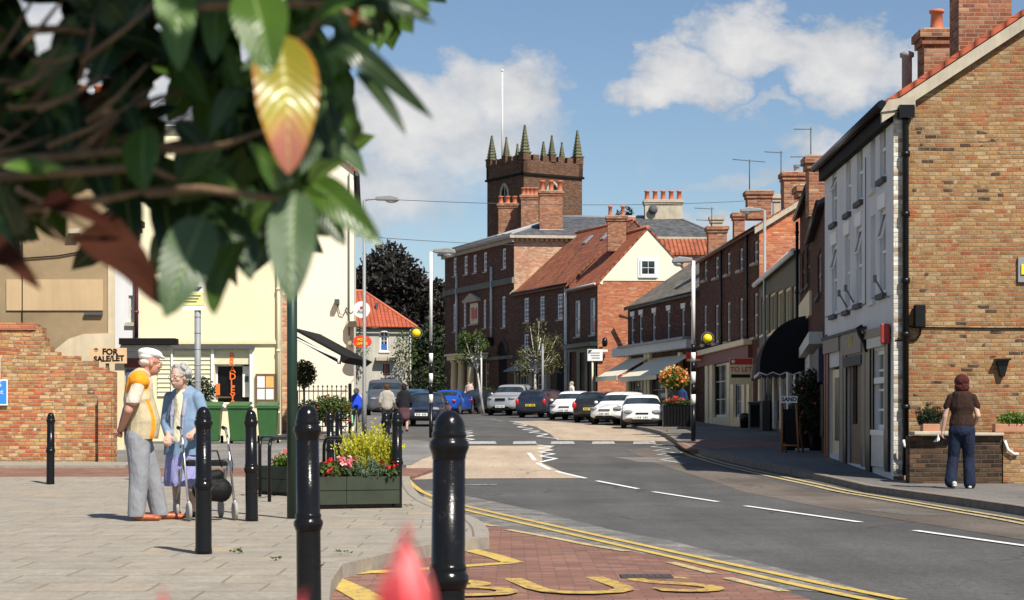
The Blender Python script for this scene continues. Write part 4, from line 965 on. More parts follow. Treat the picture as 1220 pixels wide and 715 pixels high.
# porch with cream columns
fp=Fr((P10[0]-.9,P10[1]-.3),(P9[0]-.9,P9[1]-.3))
for x in (541.5,550,561): 
    s=fp.s_(x); mb=MB(); z0,z1=fp.z_(x,494),fp.z_(x,429); mb.lathe(fp.pt(s,0,z0),[(.34,0),(.34,.15),(.26,.2),(.25,(z1-z0)*.5),(.21,z1-z0-.2),(.3,z1-z0-.12),(.32,z1-z0)],14); mb.build('column',M['creampaint'],hall)
a,b,c,e_=fp.rect(538.5,423.5,565,428.5); mb=MB(); mb.fbox(fp,a,b,-.9,.35,c,e_); mb.fbox(fp,a-.15,b+.15,-.9,.5,e_,e_+.12); mb.build('porch_roof',M['creampaint'],hall)
a,b,c,e_=fb.rect(594.5,408,604,470); mb=MB()
pts=[fb.pt(a,.014,c)]+[fb.pt((a+b)/2+(b-a)/2*math.cos(t_),.014,e_-(b-a)/2+(b-a)/2*math.sin(t_)) for t_ in [math.pi*i/10 for i in range(11)]][::-1]+[fb.pt(b,.014,c)]
mb.face(pts); mb.build('arched_doorway',M['black_matt'],hall)
mb=MB(); mb.tube([fb.pt((a+b)/2+((b-a)/2+.15)*math.cos(t_),.03,e_-(b-a)/2+((b-a)/2+.15)*math.sin(t_)) for t_ in [math.pi*i/10 for i in range(11)]],.14,6); mb.build('arch_moulding',M['brick_hall'],hall)
z=fb.z_(590,427); mb=MB(); mb.fbox(fb,fb.s_(566),fb.L,.003,.12,z-.1,z+.1); mb.build('string_course',M['grey_stone'],hall)

# ------------------------------------------------------------------ church tower
Yt=160; c0=Vector((WX(624,Yt),Yt)); th=R(32); sT=6.1
tR=Vector((math.cos(th),math.sin(th))); tL=Vector((-math.sin(th),math.cos(th)))
tw=thing('church_tower','tall square brick church tower with mossy corner pinnacles','tower',(c0.x,c0.y+4,2))
ztop=WZ(190,Yt)
frR=Fr(c0,c0+tR*sT); frL=Fr(c0+tL*sT,c0)
cL=c0+tL*sT; cR=c0+tR*sT; cB=cR+tL*sT
mb=MB()
def arch_wall(mb,fr,L,z0,z1,hc,hw,hz0,hz1):
    wall(mb,fr,0,L,z0,z1,[(hc-hw,hc+hw,hz0,hz1)],.4)
zwl=WZ(255,Yt); zwh=WZ(220,Yt)
arch_wall(mb,frL,sT,1,ztop-1.2,3.0,.62,zwl,zwh-.6); arch_wall(mb,frR,sT,1,ztop-1.2,3.0,.62,zwl,zwh-.6)
mb.face([(cR.x,cR.y,1),(cB.x,cB.y,1),(cB.x,cB.y,ztop-1.2),(cR.x,cR.y,ztop-1.2)]); mb.face([(cB.x,cB.y,1),(cL.x,cL.y,1),(cL.x,cL.y,ztop-1.2),(cB.x,cB.y,ztop-1.2)])
mb.build('wall',M['tower'],tw,normals=False)
for fr_ in (frL,frR):
    mb=MB(); hw=.62; zc_=zwh-.6
    mb.face([fr_.pt(3-hw,-.3,zwl),fr_.pt(3+hw,-.3,zwl),fr_.pt(3+hw,-.3,zc_),fr_.pt(3-hw,-.3,zc_)])
    pts=[fr_.pt(3-hw,.01,zc_)]+[fr_.pt(3-hw+2*hw*(1-math.cos(a)),.01,zc_+1.5*hw*math.sin(a)*1.0) for a in (R(20),R(40),R(60))][:3]+[fr_.pt(3,.01,zc_+1.0)]
    arc=[]
    for i in range(7):
        a=R(60)*i/6; arc.append((3+hw-2*hw*math.cos(a)+0.0, zc_+2*hw*math.sin(a)*.93))
    full=[(x,z) for x,z in arc]+[(6-x,z) for x,z in arc[::-1][1:]]
    mb.face([fr_.pt(x,.012,z) for x,z in full])
    bo=mb.build('belfry_opening',M['black_matt'],tw,normals=False)
    mb=MB(); mb.tube([fr_.pt(3-hw,.05,zwl)]+[fr_.pt(x,.05,z) for x,z in full]+[fr_.pt(3+hw,.05,zwl)],.12,6); mb.tube([fr_.pt(3,-.1,zwl),fr_.pt(3,.02,zc_+1.0)],.07,5); mb.build('tracery',M['stone'],bo)
mb=MB()
for fr_ in (frL,frR,Fr(cR,cB),Fr(cB,cL)):
    mb.fbox(fr_,-.06,sT+.06,-.35,.06,ztop-1.2,ztop-.0)
mb.build('parapet',M['tower'],tw)
mb=MB()
for fr_ in (frL,frR,Fr(cR,cB),Fr(cB,cL)): mb.fbox(fr_,-.16,sT+.16,-.2,.16,ztop-1.3,ztop-1.12)
mb.build('string_course',M['black_matt'],tw)
mb=MB()
for fr_ in (frL,frR,Fr(cR,cB),Fr(cB,cL)):
    for s in (.95,1.95,3.55,4.5):
        mb=MB(); mb.fbox(fr_,s,s+.62,-.35,.06,ztop-.002,ztop+.5); mb.build('merlon',M['tower'],tw)
def pinnacle(c,h,w):
    mb=MB(); x,y=c; Mt=Matrix.Translation((x,y,ztop))@Matrix.Rotation(th,4,'Z')
    mb.box((0,0,.3),(w*.92,w*.92,.62),0,Mt); mb.box((0,0,.66),(w*1.05,w*1.05,.1),1,Mt)
    n=8; b0=.7
    for i in range(n):
        f0=i/n; r0=w*.46*(1-f0*.8); r1=r0*.62; z0=b0+h*f0-.05; z1=b0+h*(i+1)/n+.02
        vs=[Mt@Vector((sx*r,sy*r,z)) for r,z in((r0,z0),(r1*.9,z1)) for sx,sy in((-1,-1),(1,-1),(1,1),(-1,1))]
        mb.raw(vs,[(0,1,5,4),(1,2,6,5),(2,3,7,6),(3,0,4,7),(4,5,6,7)],1)
    mb.ball(Mt@Vector((0,0,b0+h+.05)),(.1,.1,.14),1,6,5)
    mb.build('pinnacle',[M['tower'],M['moss_stone']],tw)
cm=(c0+cB)/2
for c,h,w in ((c0,2.2,.85),(cL,2.0,.85),(cR,2.2,.85),(cB,1.9,.8)): pinnacle(c+(cm-c).normalized()*.42,h,w)
for fr_ in (frL,frR,Fr(cR,cB),Fr(cB,cL)):
    p=fr_.pt(3.0,-.15,0); pinnacle((p.x,p.y),1.5,.62)
mb=MB(); pf=(c0+cB)/2; mb.tube([(WX(598.5,Yt+4),Yt+4,ztop-.5),(WX(598.5,Yt+4),Yt+4,WZ(85,Yt+4))],[.09,.05],8); mb.ball((WX(598.5,Yt+4),Yt+4,WZ(84,Yt+4)),.12); mb.build('flagpole',M['white'],tw)
mb=MB(); mb.face([(c0.x,c0.y,ztop-1),(cR.x,cR.y,ztop-1),(cB.x,cB.y,ztop-1),(cL.x,cL.y,ztop-1)]); mb.build('roof',M['lead'],tw)
# treetop showing over the hall roof handled with the trees
# ------------------------------------------------------------------ LEFT SIDE
# ruined brick garden wall
gwl=thing('ruined_wall','broken down mixed brick wall with stepped top beside the man in the cap','wall',(WX(60,34.3),34.3,0))
f0=Fr((WX(-120,34.5),34.5),(WX(135,34.5),34.5)); Z=lambda y: WZ(y,34.5)
prof=[(-120,386),(44,386),(44,390),(50,390),(50,402),(54,402),(54,413),(60,413),(60,419),(68,419),(68,424),(92,424),(92,430),(113,430),(113,438),(126,438),(126,441),(135,443)]
mb=MB(); pts=[f0.pt(0,0,0.0)]+[f0.pt(f0.s_(x),0,Z(y)) for x,y in prof]+[f0.pt(f0.L,0,0.0)]
mb.prism(pts[::-1],(0,.34,0)); mb.build('wall',M['brick_ruin'],gwl)
mb=MB(); mb.fbox(f0,0,f0.s_(43),.0,.03,Z(393),Z(384.5)); mb.build('coping',M['brick_red'],gwl)
mb=MB(); mb.fbox(f0,f0.s_(119),f0.s_(134),.002,.14,0,Z(471)); mb.build('pier',M['brick_ruin'],gwl)
# brown roughcast building behind
bb_=thing('roughcast_building','tall brown roughcast building behind the ruined brick wall','building',(WX(40,36),36,0))
fbn=Fr((WX(-130,36.2),36.2),(WX(137,36.2),36.2)); ztb=WZ(205,36.2)
mb=MB(); wall(mb,fbn,0,fbn.L,-.1,ztb,[]); mb.build('wall',M['brown_render'],bb_,normals=False)
mb=MB(); x1=WX(137,36.2); xb=WX(136,42); mb.face([(x1,36.2,-.1),(xb,42,-.1),(xb,42,ztb),(x1,36.2,ztb)]); mb.build('side_wall',M['brown_render'],bb_,normals=False)
mb=MB(); mb.prism([(WX(-130,36.2),36,ztb-.05),(x1+.05,36,ztb-.05),(WX(137.5,39.5),39.5,ztb+1.6),(WX(-130,36.2),39.5,ztb+1.6)],(0,0,.1)); mb.prism([(WX(-130,36.2),42.6,ztb-.05),(WX(136.5,42.6),42.6,ztb-.05),(WX(137.5,39.5),39.5,ztb+1.6),(WX(-130,36.2),39.5,ztb+1.6)][::-1],(0,0,.1)); mb.build('roof',M['slate'],bb_)
mb=MB(); mb.fbox(fbn,fbn.s_(8),fbn.s_(123),.004,.03,WZ(370,36.2),WZ(333,36.2)); mb.build('plaster_panel',M['tan_patch'],bb_)
mb=MB(); pts=[(66,417),(82,404),(100,398),(137,397),(137,470),(66,470)]; mb.prism([fbn.pt(fbn.s_(x),.004,WZ(y,36.2)) for x,y in pts][::-1],(0,-.03,0)); mb.build('plaster_patch',M['pale_patch'],bb_)
mb=MB(); mb.tube([fbn.pt(fbn.s_(27),.03,0),fbn.pt(fbn.s_(27),.03,ztb)],.012,5); mb.tube([fbn.pt(fbn.s_(-20),.03,WZ(306,36.2)),fbn.pt(fbn.s_(30),.03,WZ(308,36.2)),fbn.pt(fbn.s_(70),.03,WZ(305,36.2)),fbn.pt(fbn.s_(115),.03,WZ(297,36.2))],.014,5); mb.build('cable',M['black_matt'],bb_)
mb=MB(); mb.box(fbn.pt(fbn.s_(90),.08,WZ(276,36.2)),(.22,.16,.09)); mb.build('lamp_box',M['stone'],bb_)
mb=MB(); mb.box(fbn.pt(fbn.s_(112),.05,WZ(374,36.2)),(.36,.05,.05),0,None); mb.build('iron_bracket',M['grime'],bb_)
strip(fbn,129,240,137,397,.004,.02,'pale_patch','render_edge',bb_)
chimney(bb_,V2(108,39.2),.7,.6,ztb+.9,WZ(125,39.2),pots=2,ph=.4)
# for sale board
fsb=thing('for_sale_board','hand painted FOR SALE/LET board above the ruined brick wall','sign',(WX(128,35.2),35.2,2.2))
f_=Fr((WX(107,35.1),35.1),(WX(151,35.1),35.1)); mb=MB(); mb.fbox(f_,0,f_.L,-.02,0,WZ(433,35.1),WZ(414.5,35.1)); bd=mb.build('board',plain('peachy board',(.62,.42,.24),.8),fsb)
text_mesh('*  FOR',.155,fmat(f_,f_.L*.44,.004,WZ(419.3,35.1),R(-2)),M['black_matt'],bd,bold=.006); text_mesh('SALE/LET',.145,fmat(f_,f_.L*.52,.004,WZ(427.6,35.1),R(2)),M['black_matt'],bd,bold=.006)
mb=MB(); mb.box((WX(128,35.15),35.15,WZ(440,35.15)),(.06,.05,.6)); mb.build('post',M['brownwood'],fsb)
# blue notice at the left edge
bs=thing('notice_sign','blue and white notice fixed on the ruined wall at the picture edge','sign',(WX(0,34.4),34.4,1.6))
f_=Fr((WX(-32,34.44),34.44),(WX(9,34.44),34.44)); mb=MB(); mb.fbox(f_,0,f_.L,-.02,0,WZ(483,34.4),WZ(452,34.4)); bd=mb.build('panel',M['white'],bs)
M['signblue']=plain('sign blue',(.03,.24,.78),.5,var=.04)
mb=MB(); mb.fbox(f_,.02,f_.L-.02,.002,.008,WZ(482,34.4)+.02,WZ(453,34.4)-.01); mb.build('blue_face',M['signblue'],bd)
text_mesh('SALES',.15,fmat(f_,f_.L-.3,.012,WZ(458,34.4)),M['white'],bd); text_mesh('to let',.13,fmat(f_,f_.L-.22,.012,WZ(467,34.4)),M['white'],bd)
mb=MB(); mb.fbox(f_,f_.L-.28,f_.L-.14,-.02,0,WZ(450,34.4),WZ(425,34.4)); mb.build('white_post',M['white'],bs)
# narrow whitish house
nh=thing('narrow_house','narrow whitish house between the roughcast building and the yellow shop','house',(WX(150,43),43,.1))
fn=Fr((WX(120,43),43),(WX(166,43),43)); hn=[fn.rect(153,352,159,384)]
mb=MB(); wall(mb,fn,0,fn.L,.1,WZ(240,43),hn); 
xb=WX(165.5,50); mb.face([fn.pt(fn.L,0,.1),(xb,50,.1),(xb,50,WZ(240,43)),fn.pt(fn.L,0,WZ(240,43))]); mb.build('wall',M['white_render'],nh,normals=False); window(fn,hn[0],nh,1,2,'offwhite','glass','stone')
mb=MB(); mb.prism([fn.pt(-.1,.15,WZ(242,43)),fn.pt(fn.L+.1,.15,WZ(242,43)),fn.pt(fn.L+.1,-3.5,WZ(205,43)),fn.pt(-.1,-3.5,WZ(205,43))],(0,0,.1)); mb.build('roof',M['pantile'],nh)
chimney(nh,V2(155,46),.4,.5,WZ(290,46),WZ(262,46),pots=1,ph=.7,pr=.13)
downpipe(nh,fn,fn.L-.05,2.9,WZ(245,43),mat='maroon'); 
strip(fn,136,432,149,545,.01,.08,'creampaint','door_surround',nh); strip(fn,136,545,149,552,.01,.12,'grime','plinth',nh)
strip(fn,147,404,213,411.5,.01,.5,'black_matt','flat_canopy',nh)
a,b,c,e_=fn.rect(148,412,166,420); mb=MB(); mb.fbox(fn,fn.s_(148),fn.s_(205),.02,.3,WZ(419,43),WZ(412,43)); mb.build('fascia',M['offwhite'],nh)
mb=MB(); mb.fbox(fn,fn.s_(150),fn.s_(171),.02,.1,WZ(438,43),WZ(427,43)); mb.build('name_panel',M['maroon'],nh)
mb=MB(); mb.fbox(fn,fn.s_(151),fn.s_(166),.0,.05,WZ(532,43),WZ(440,43)); mb.build('door',plain('slate blue door',(.07,.11,.19),.5),nh)
# pale yellow shop
cs=thing('yellow_shop','pale yellow shop with shuttered front and orange vertical lettering behind the green bins','shop',(WX(250,51),51,.4))
fy=Fr((WX(163,51),51),(WX(334,51),51)); zt=WZ(150,51); hy=[fy.rect(256,434,298,482)]
mb=MB(); wall(mb,fy,0,fy.L,.3,zt,hy,.25)
mb.face([fy.pt(fy.L,0,.3),(WX(337,60),60,.3),(WX(337,60),60,zt),fy.pt(fy.L,0,zt)]); mb.build('wall',M['cream'],cs,normals=False)
mb=MB(); mb.prism([fy.pt(-.1,.2,zt),fy.pt(fy.L+.1,.2,zt),fy.pt(fy.L+.1,-5,zt+1.6),fy.pt(-.1,-5,zt+1.6)],(0,0,.1)); mb.build('roof',M['slate'],cs)
mb=MB(); mb.fbox(fy,0,fy.L,.003,.07,WZ(410,51),WZ(406.8,51)); mb.fbox(fy,0,fy.L,.003,.04,WZ(406.8,51),WZ(405,51)); mb.build('band_moulding',M['creampaint'],cs)
mb=MB(); mb.fbox(fy,fy.s_(186),fy.s_(303.5),.003,.2,WZ(416,51),WZ(412.6,51)); mb.build('fascia',M['grime'],cs)
shm=plain('pale green cream shutter boards',(.62,.6,.4),.6,var=.05)
mb=MB(); z=WZ(413,51); a,b=fy.s_(188),fy.s_(252); zb2=WZ(470,51)
while z>zb2: mb.prism([fy.pt(a,.012,z),fy.pt(b,.012,z),fy.pt(b,.05,z-.11),fy.pt(a,.05,z-.11)],(0,0,-.01)); mb.fbox(fy,a,b,.01,.03,z-.12,z); z-=.125
mb.build('shutter',shm,cs)
mb=MB(); mb.fbox(fy,fy.s_(254),fy.s_(300),.004,.02,WZ(434,51),WZ(413,51)); mb.build('signboard',shm,cs)
for x0,x1 in ((204.5,206.5),(252,255.5),(298,302)): strip(fy,x0,413,x1,485,.004,.1,'white','post',cs)
w_=window(fy,hy[0],cs,1,1,'white','black','white',sash=False,rev=.22)
mb=MB(); mb.fbox(fy,fy.s_(256.5),fy.s_(278),-.16,-.12,WZ(474,51),WZ(472.5,51)); mb.build('shelf',M['brownwood'],w_)
mb=MB(); mb.fbox(fy,fy.s_(256.8),fy.s_(261),-.16,-.12,WZ(471,51),WZ(457,51)); mb.fbox(fy,fy.s_(267),fy.s_(275),-.05,-.02,WZ(491,51),WZ(481,51)); mb.build('orange_card',M['orange'],w_)
mb=MB(); mb.fbox(fy,fy.s_(288),fy.s_(297),-.19,-.17,WZ(473,51),WZ(434.5,51)); pst=mb.build('poster',M['white'],w_)
mb=MB(); mb.fbox(fy,fy.s_(290.5),fy.s_(295),-.17,-.16,WZ(455,51),WZ(448,51)); mb.build('poster_mark',plain('dark teal',(.03,.12,.12),.6),pst)
for i,ch in enumerate('BRADLEYS'): text_mesh(ch,.25,fmat(fy,fy.s_(276.5),.03 if i<2 else -.1,WZ(424.5+i*8.1,51)),M['orange'],cs,bold=.004)
nb=strip(fy,305,445.5,328.5,481,.004,.09,'brownwood','notice_board',cs)
for i,(x0,y0,x1,y1) in enumerate(((307,448.5,316,462),(317.3,448.5,326.5,462),(307,463.5,316,476),(317.3,463.5,326.5,476))):
    a,b,c,e_=fy.rect(x0,y0,x1,y1); mb=MB(); mb.fbox(fy,a,b,.092,.1,c,e_); mb.build('notice',M['white'] if i!=1 else plain('pale orange paper',(.75,.4,.12),.8),nb)
downpipe(cs,fy,fy.s_(332),.6,WZ(200,51),mat='cream')
# bright gabled building
gbp=thing('gabled_building','tall bright cream white gabled building with black awning at its side','building',(WX(380,60),60,.4))
A_=(WX(338,60),60); B_=(WX(421.5,60),60); fg=Fr(A_,B_); L=fg.L; rzz=WZ(120,60); zr_=WZ(203,60)
mb=MB(); mb.face([fg.pt(0,0,.3),fg.pt(L,0,.3),fg.pt(L,0,zr_),fg.pt(-.6,0,rzz),fg.pt(-.6,0,.3)]); 
mb.face([(B_[0],60,.3),(WX(424,72),72,.3),(WX(424,72),72,zr_),(B_[0],60,zr_)]); mb.build('wall',M['bright_render'],gbp,normals=False)
mb=MB(); sl=(rzz-zr_)/(L+.6); mb.prism([fg.pt(L+.14,.1,zr_-sl*.14),fg.pt(-.6,.1,rzz),(fg.pt(-.6,0,0).x-1.0,72,rzz),(WX(425,72),72,zr_-sl*.14)],(0,0,.1)); mb.build('roof',M['pantile'],gbp)
mb=MB(); mb.tube([(B_[0]+.12,59.9,zr_-.12),(WX(424,72)+.14,72,zr_-.12)],.08,6); mb.tube([fg.pt(L-.15,.06,zr_-.1),fg.pt(L-.15,.06,WZ(400,60))],.02,5); mb.build('gutter',M['grime'],gbp)
mb=MB(); mb.box(fg.pt(fg.s_(402),.15,WZ(360,60)),(.14,.26,.16)); mb.tube([fg.pt(fg.s_(402),.05,WZ(363,60)),fg.pt(fg.s_(405),.06,WZ(374,60)),fg.pt(fg.s_(409),.05,WZ(376,60)),fg.pt(fg.s_(413),.05,WZ(368,60))],.016,5); mb.build('floodlight',M['grime'],gbp)
mb=MB(); mb.fbox(fg,L-.22,L+.1,.01,.22,WZ(390,60),WZ(383,60)); mb.fbox(fg,L-.12,L+.0,.01,.12,WZ(407,60),WZ(390,60)); mb.fbox(fg,L-.18,L+.1,.01,.18,WZ(411,60),WZ(407,60)); mb.build('stone_bracket',M['stone'],gbp)
mb=MB(); mb.box((WX(342.5,58.5),58.5,WZ(440,58.5)),(.4,1.5,4.6)); mb.build('brick_return',M['brick_pale'],gbp)
# round and oval signs
sg=thing('round_sign','round white sign with red top mark on the gabled building corner','sign',(WX(431,59.5),59.5,4.5))
mb=MB(); RX=Matrix.Rotation(R(90),4,'X'); mb.lathe(W(431,369,59.4),[(0,-.04),(.27,-.04),(.27,.04),(0,.04)],24,M=RX,sm=False); dk=mb.build('disc',M['white'],sg)
f_=Fr((WX(431,59.35)-.3,59.35),(WX(431,59.35)+.3,59.35)); text_mesh('Ales',.17,fmat(f_,.3,.012,WZ(371,59.3)),M['grime'],dk); mb=MB(); mb.fbox(f_,.25,.38,.0,.012,WZ(367.5,59.3),WZ(365,59.3)); mb.build('red_mark',M['redsign'],dk)
mb=MB(); mb.tube([W(424,368,59.6),W(418,374,59.9),W(412,366,59.95)],.018,5); mb.build('bracket',M['grime'],sg)
po=thing('post_office_sign','red oval POST OFFICE sign bracketed from the gabled building','sign',(WX(431,59.5),59.5,3.4))
mb=MB(); mb.lathe(W(431.5,407,59.4),[(0,-.04),(.3,-.04),(.3,.04),(0,.04)],24,M=Matrix.Diagonal((1,1,.68,1))@RX,sm=False); dk=mb.build('oval',plain('post red',(.75,.045,.02),.5,var=.03),sg if False else po)
text_mesh('POST',.12,fmat(f_,.31,.012,WZ(404.8,59.3)),M['yellow'],dk,bold=.003); text_mesh('OFFICE',.11,fmat(f_,.31,.012,WZ(409.6,59.3)),M['yellow'],dk,bold=.003)
mb=MB(); mb.tube([W(424,407,59.4),W(419,407,59.9)],.02,5); mb.build('bracket',M['grime'],po)
# awning over the side shop
fa=Fr((WX(345,52.6),52.6),(WX(351,57.5),57.5)); 
aw=thing('shop_awning','black pull out awning seen edge on beside the bright gabled building','awning',(WX(350,54),54,3.4))
mb=MB(); p0=W(349,393,53); p1=W(408,425,53); dv=Vector((.35,4.2,.0))
mb.prism([p0,p1,p1+dv,p0+dv],(0,0,.07)); mb.prism([p0+Vector((0,0,-.22)),p0+Vector((0,0,-.12)),p1+Vector((-.05,0,-.12)),p1+Vector((-.05,0,-.22))],(0,.1,0))
mb.prism([p1+Vector((-.04,-.03,.09)),p1+Vector((.2,-.03,-.02)),p1+Vector((.0,-.03,-.18)),p1+Vector((-.08,-.03,-.1))],dv)
mb.build('canvas',M['black_matt'],aw)
mb=MB(); mb.tube([W(349,402,53)-Vector((0,.02,0)),W(380,417,53),W(400,426,53)-Vector((0,.02,0))],.03,6); mb.tube([W(404,425,52.95),W(403,434,52.95)],.035,6); mb.build('arm',M['white'],aw)
# cottage with orange hipped roof
ct=thing('cottage','small mottled cottage with orange hipped roof and arched blue window','house',(WX(445,112),112,1.4))
Yc=112; fk=Fr((WX(395,Yc),Yc),(WX(490,Yc+1),Yc+1)); zc0=WZ(388,Yc)
mb=MB(); hw=fk.rect(452.5,400,463,418.5); hd=fk.rect(455,432,466,449); wall(mb,fk,0,fk.L,1,zc0,[hw,hd]); mb.face([fk.pt(fk.L,0,1),fk.pt(fk.L+.3,-6,1),fk.pt(fk.L+.3,-6,zc0),fk.pt(fk.L,0,zc0)]); mb.build('wall',M['mottled'],ct,normals=False)
zrr=WZ(345,Yc+2); mb=MB(); e=[fk.pt(-.3,.25,zc0-.05),fk.pt(fk.L+.35,.25,zc0-.05),fk.pt(fk.L+.5,-6.2,zc0-.05),fk.pt(-.3,-6.2,zc0-.05)]; r0=fk.pt(-.3,-3,zrr); r1=fk.pt(fk.s_(441),-3,zrr)
mb.face([e[0],e[1],r1,r0]); mb.face([e[1],e[2],r1]); mb.face([e[2],e[3],r0,r1]); mb.face([e[3],e[0],r0]); rf=mb.build('roof',M['pantile_red'],ct)
mb=MB(); mb.tube([r0,r1],.1,6); mb.tube([e[1],r1],.09,6); mb.build('ridge_tiles',M['pot'],rf)
mb=MB(); mb.box(fk.pt(fk.s_(453),-1.5,WZ(367,Yc+1.5)+.1),(.12,.5,.5)); mb.build('roof_vent',M['grime'],rf)
gutter(ct,fk,0,fk.L,zc0-.15,.3)
wn=window(fk,hw,ct,2,3,'white','glass','white',fw=.1,sash=False); 
mb=MB(); cxm=(hw[0]+hw[1])/2; rr=(hw[1]-hw[0])/2; arc=[fk.pt(cxm+rr*math.cos(math.pi*i/12),.02,hw[3]+rr*math.sin(math.pi*i/12)) for i in range(13)]
mb.face([fk.pt(cxm+rr*.85*math.cos(math.pi*i/12),.01,hw[3]+rr*.85*math.sin(math.pi*i/12)) for i in range(13)]); mb.build('arch_pane',M['maroon'],wn,normals=False)
mb=MB(); mb.tube(arc,.05,6); mb.tube([fk.pt(cxm,.02,hw[3]),fk.pt(cxm,.02,hw[3]+rr)],.04,5); mb.build('arch_frame',M['white'],wn)
mb=MB(); mb.fbox(fk,hw[0]+.08,hw[1]-.08,-.08,-.05,hw[2]+.06,hw[2]+(hw[3]-hw[2])*.45); mb.build('blue_blind',M['blue'],wn)
wd=window(fk,hd,ct,3,1,'offwhite','glass','stone',fw=.08,sash=False); mb=MB(); mb.fbox(fk,hd[0]+.2,hd[1]-.25,-.08,-.05,hd[2]+.05,hd[3]-.05); mb.build('red_display',M['redsign'],wd)
strip(fk,447,426,471,430,.004,.5,'stone','door_hood',ct)
for i,x in enumerate((488.5,)): downpipe(ct,fk,fk.s_(x),1.4,zc0,mat='offwhite')
# far filler building right of cottage, behind the trees
# ================================================================== STREET FURNITURE
# cast iron bollards: one lathe body, cap ball and two collars
def bollard_proto():
    H_=1.1; r=.0575
    t_=thing('bollard','x','bollard',(0,0,0),0,'black cast iron bollards along the plaza')
    mb=MB(); mb.lathe((0,0,0),[(r*1.12,0),(r*1.12,.03),(r*1.06,.05),(r*1.04,.5),(r*.98,.93)],32); mb.build('shaft',M['bollardp'],t_)
    mb=MB(); mb.lathe((0,0,0),[(r*1.04,.475),(r*1.13,.482),(r*1.16,.492),(r*1.24,.5),(r*1.27,.512),(r*1.24,.524),(r*1.12,.532),(r*1.08,.54),(r*1.13,.547),(r*1.11,.556),(r*1.02,.566)],32); mb.build('collar',M['bollardp'],t_)
    mb=MB(); pr=[(r*.97,.925),(r*1.01,.93),(r*1.04,.945),(r*1.12,.956),(r*1.2,.968),(r*1.21,.98),(r*1.15,.99),(r*1.03,.997),(r*1.0,1.003),(r*1.05,1.008),(r*1.06,1.016),(r*.97,1.024)]
    pr+=[(r*.97*math.cos(q_),1.026+.072*math.sin(q_)) for q_ in [R(7.5*i) for i in range(0,13)]]
    mb.lathe((0,0,0),pr,32); mb.build('cap',M['bollardp'],t_)
    return t_
t=NT('black bollard paint'); t.set('Base Color',t.mix(t.ramp(t.noise(16,6,.7),[(.6,0.0),(.7,.5)]),(.008,.008,.009),(.045,.038,.032))); t.set('Specular IOR Level',.22); t.set('Roughness',t.ramp(t.noise(7,5),[(.3,.13),(.7,.26)])); t.bump(t.noise(45,4,.6),.25,.006); M['bollardp']=t.m
bp=bollard_proto(); first=True
BL=[((532,854),1.0,'nearest black bollard, right of the red petals at the kerb','n'),
    ((368.5,747),1.0,'black bollard between the green post and the large planter, cut off by the picture bottom','n'),
    ((242.5,660),1.0,'black bollard in front of the wheeled walker','n'),
    ((300,621),1.0,'black bollard just left of the dark green post','n'),
    ((60,577),1.0,'small black bollard standing alone before the ruined brick wall','n'),
    ((472.5,605),1.0,'black bollard at the right hand end of the large planter','n'),
    ((460,590),1.0,'black bollard behind the yellow shrub, left of the planter end bollard','n'),
    ((394,575),1.0,'black bollard behind the left half of the large planter','n'),
    ((404,572),1.0,'thin looking black bollard half hidden behind another above the large planter','n')]
for (px,py),s_,lab,_ in BL:
    x,y=(gp(px,py,.1) if py<700 else ((px-CX)/F*(F/(343 if px>500 else 241)), F/(343 if px>500 else 241)))
    o=bp if first else copy_tree(bp); first=False
    o.rotation_euler=(R(random.uniform(-.7,.7)),R(random.uniform(-.7,.7)),random.uniform(0,6))
    o.location=(x,y,g(y)+.1 if y>10 else (-.065 if px>500 else -.025)); o['label']=lab
# dark green sign post
x,y=gp(348,618,.1); gpst=thing('sign_post','tall dark green post running up behind the overhanging leaves','post',(x,y,g(y)+.1)); mb=MB(); mb.tube([(x,y,g(y)+.1),(x,y,3.3)],.052,20); mb.build('pole',M['darkgreen'],gpst)
mb=MB(); mb.lathe((x,y,3.3),[(.056,-.02),(.056,.03),(.03,.05),(0,.055)],16); mb.build('cap',M['darkgreen'],gpst)
# bus stop pole and flag
x=WX(235.5,27.5); y=27.5; bs_=thing('bus_stop','grey bus stop pole with a yellow and white sign behind the elderly couple','bus stop',(x,y,g(y)+.1))
mb=MB(); mb.tube([(x,y,g(y)+.05),(x,y,WZ(340,y))],.048,12)
for i in range(9): mb.tube([(x,y,.6+i*.24),(x,y,.62+i*.24)],.05,12)
mb.build('pole',M['zinc'],bs_)
f_=Fr((WX(218,y),y-.06),(WX(244,y),y-.06)); mb=MB(); mb.fbox(f_,0,f_.L,-.03,0,WZ(370,y),WZ(335,y)); bd=mb.build('flag',M['white'],bs_)
mb=MB(); mb.fbox(f_,.0,f_.L,.001,.005,WZ(364,y),WZ(349,y)); mb.build('yellow_panel',plain('pale yellow panel',(.7,.66,.25),.6,var=.04),bd)
for k in range(3):
    mb=MB(); mb.fbox(f_,.03,f_.L-.05-.03*k,.006,.009,WZ(353.5+k*3.5,y),WZ(352.2+k*3.5,y)); mb.build('timetable_line',M['grime'],bd)
mb=MB(); mb.prism([f_.pt(.1,.004,WZ(347,y)),f_.pt(.24,.004,WZ(347,y)),f_.pt(.3,.004,WZ(342,y)),f_.pt(.16,.004,WZ(342,y))],(0,-.004,0)); mb.build('arrow_mark',M['black'],bd)

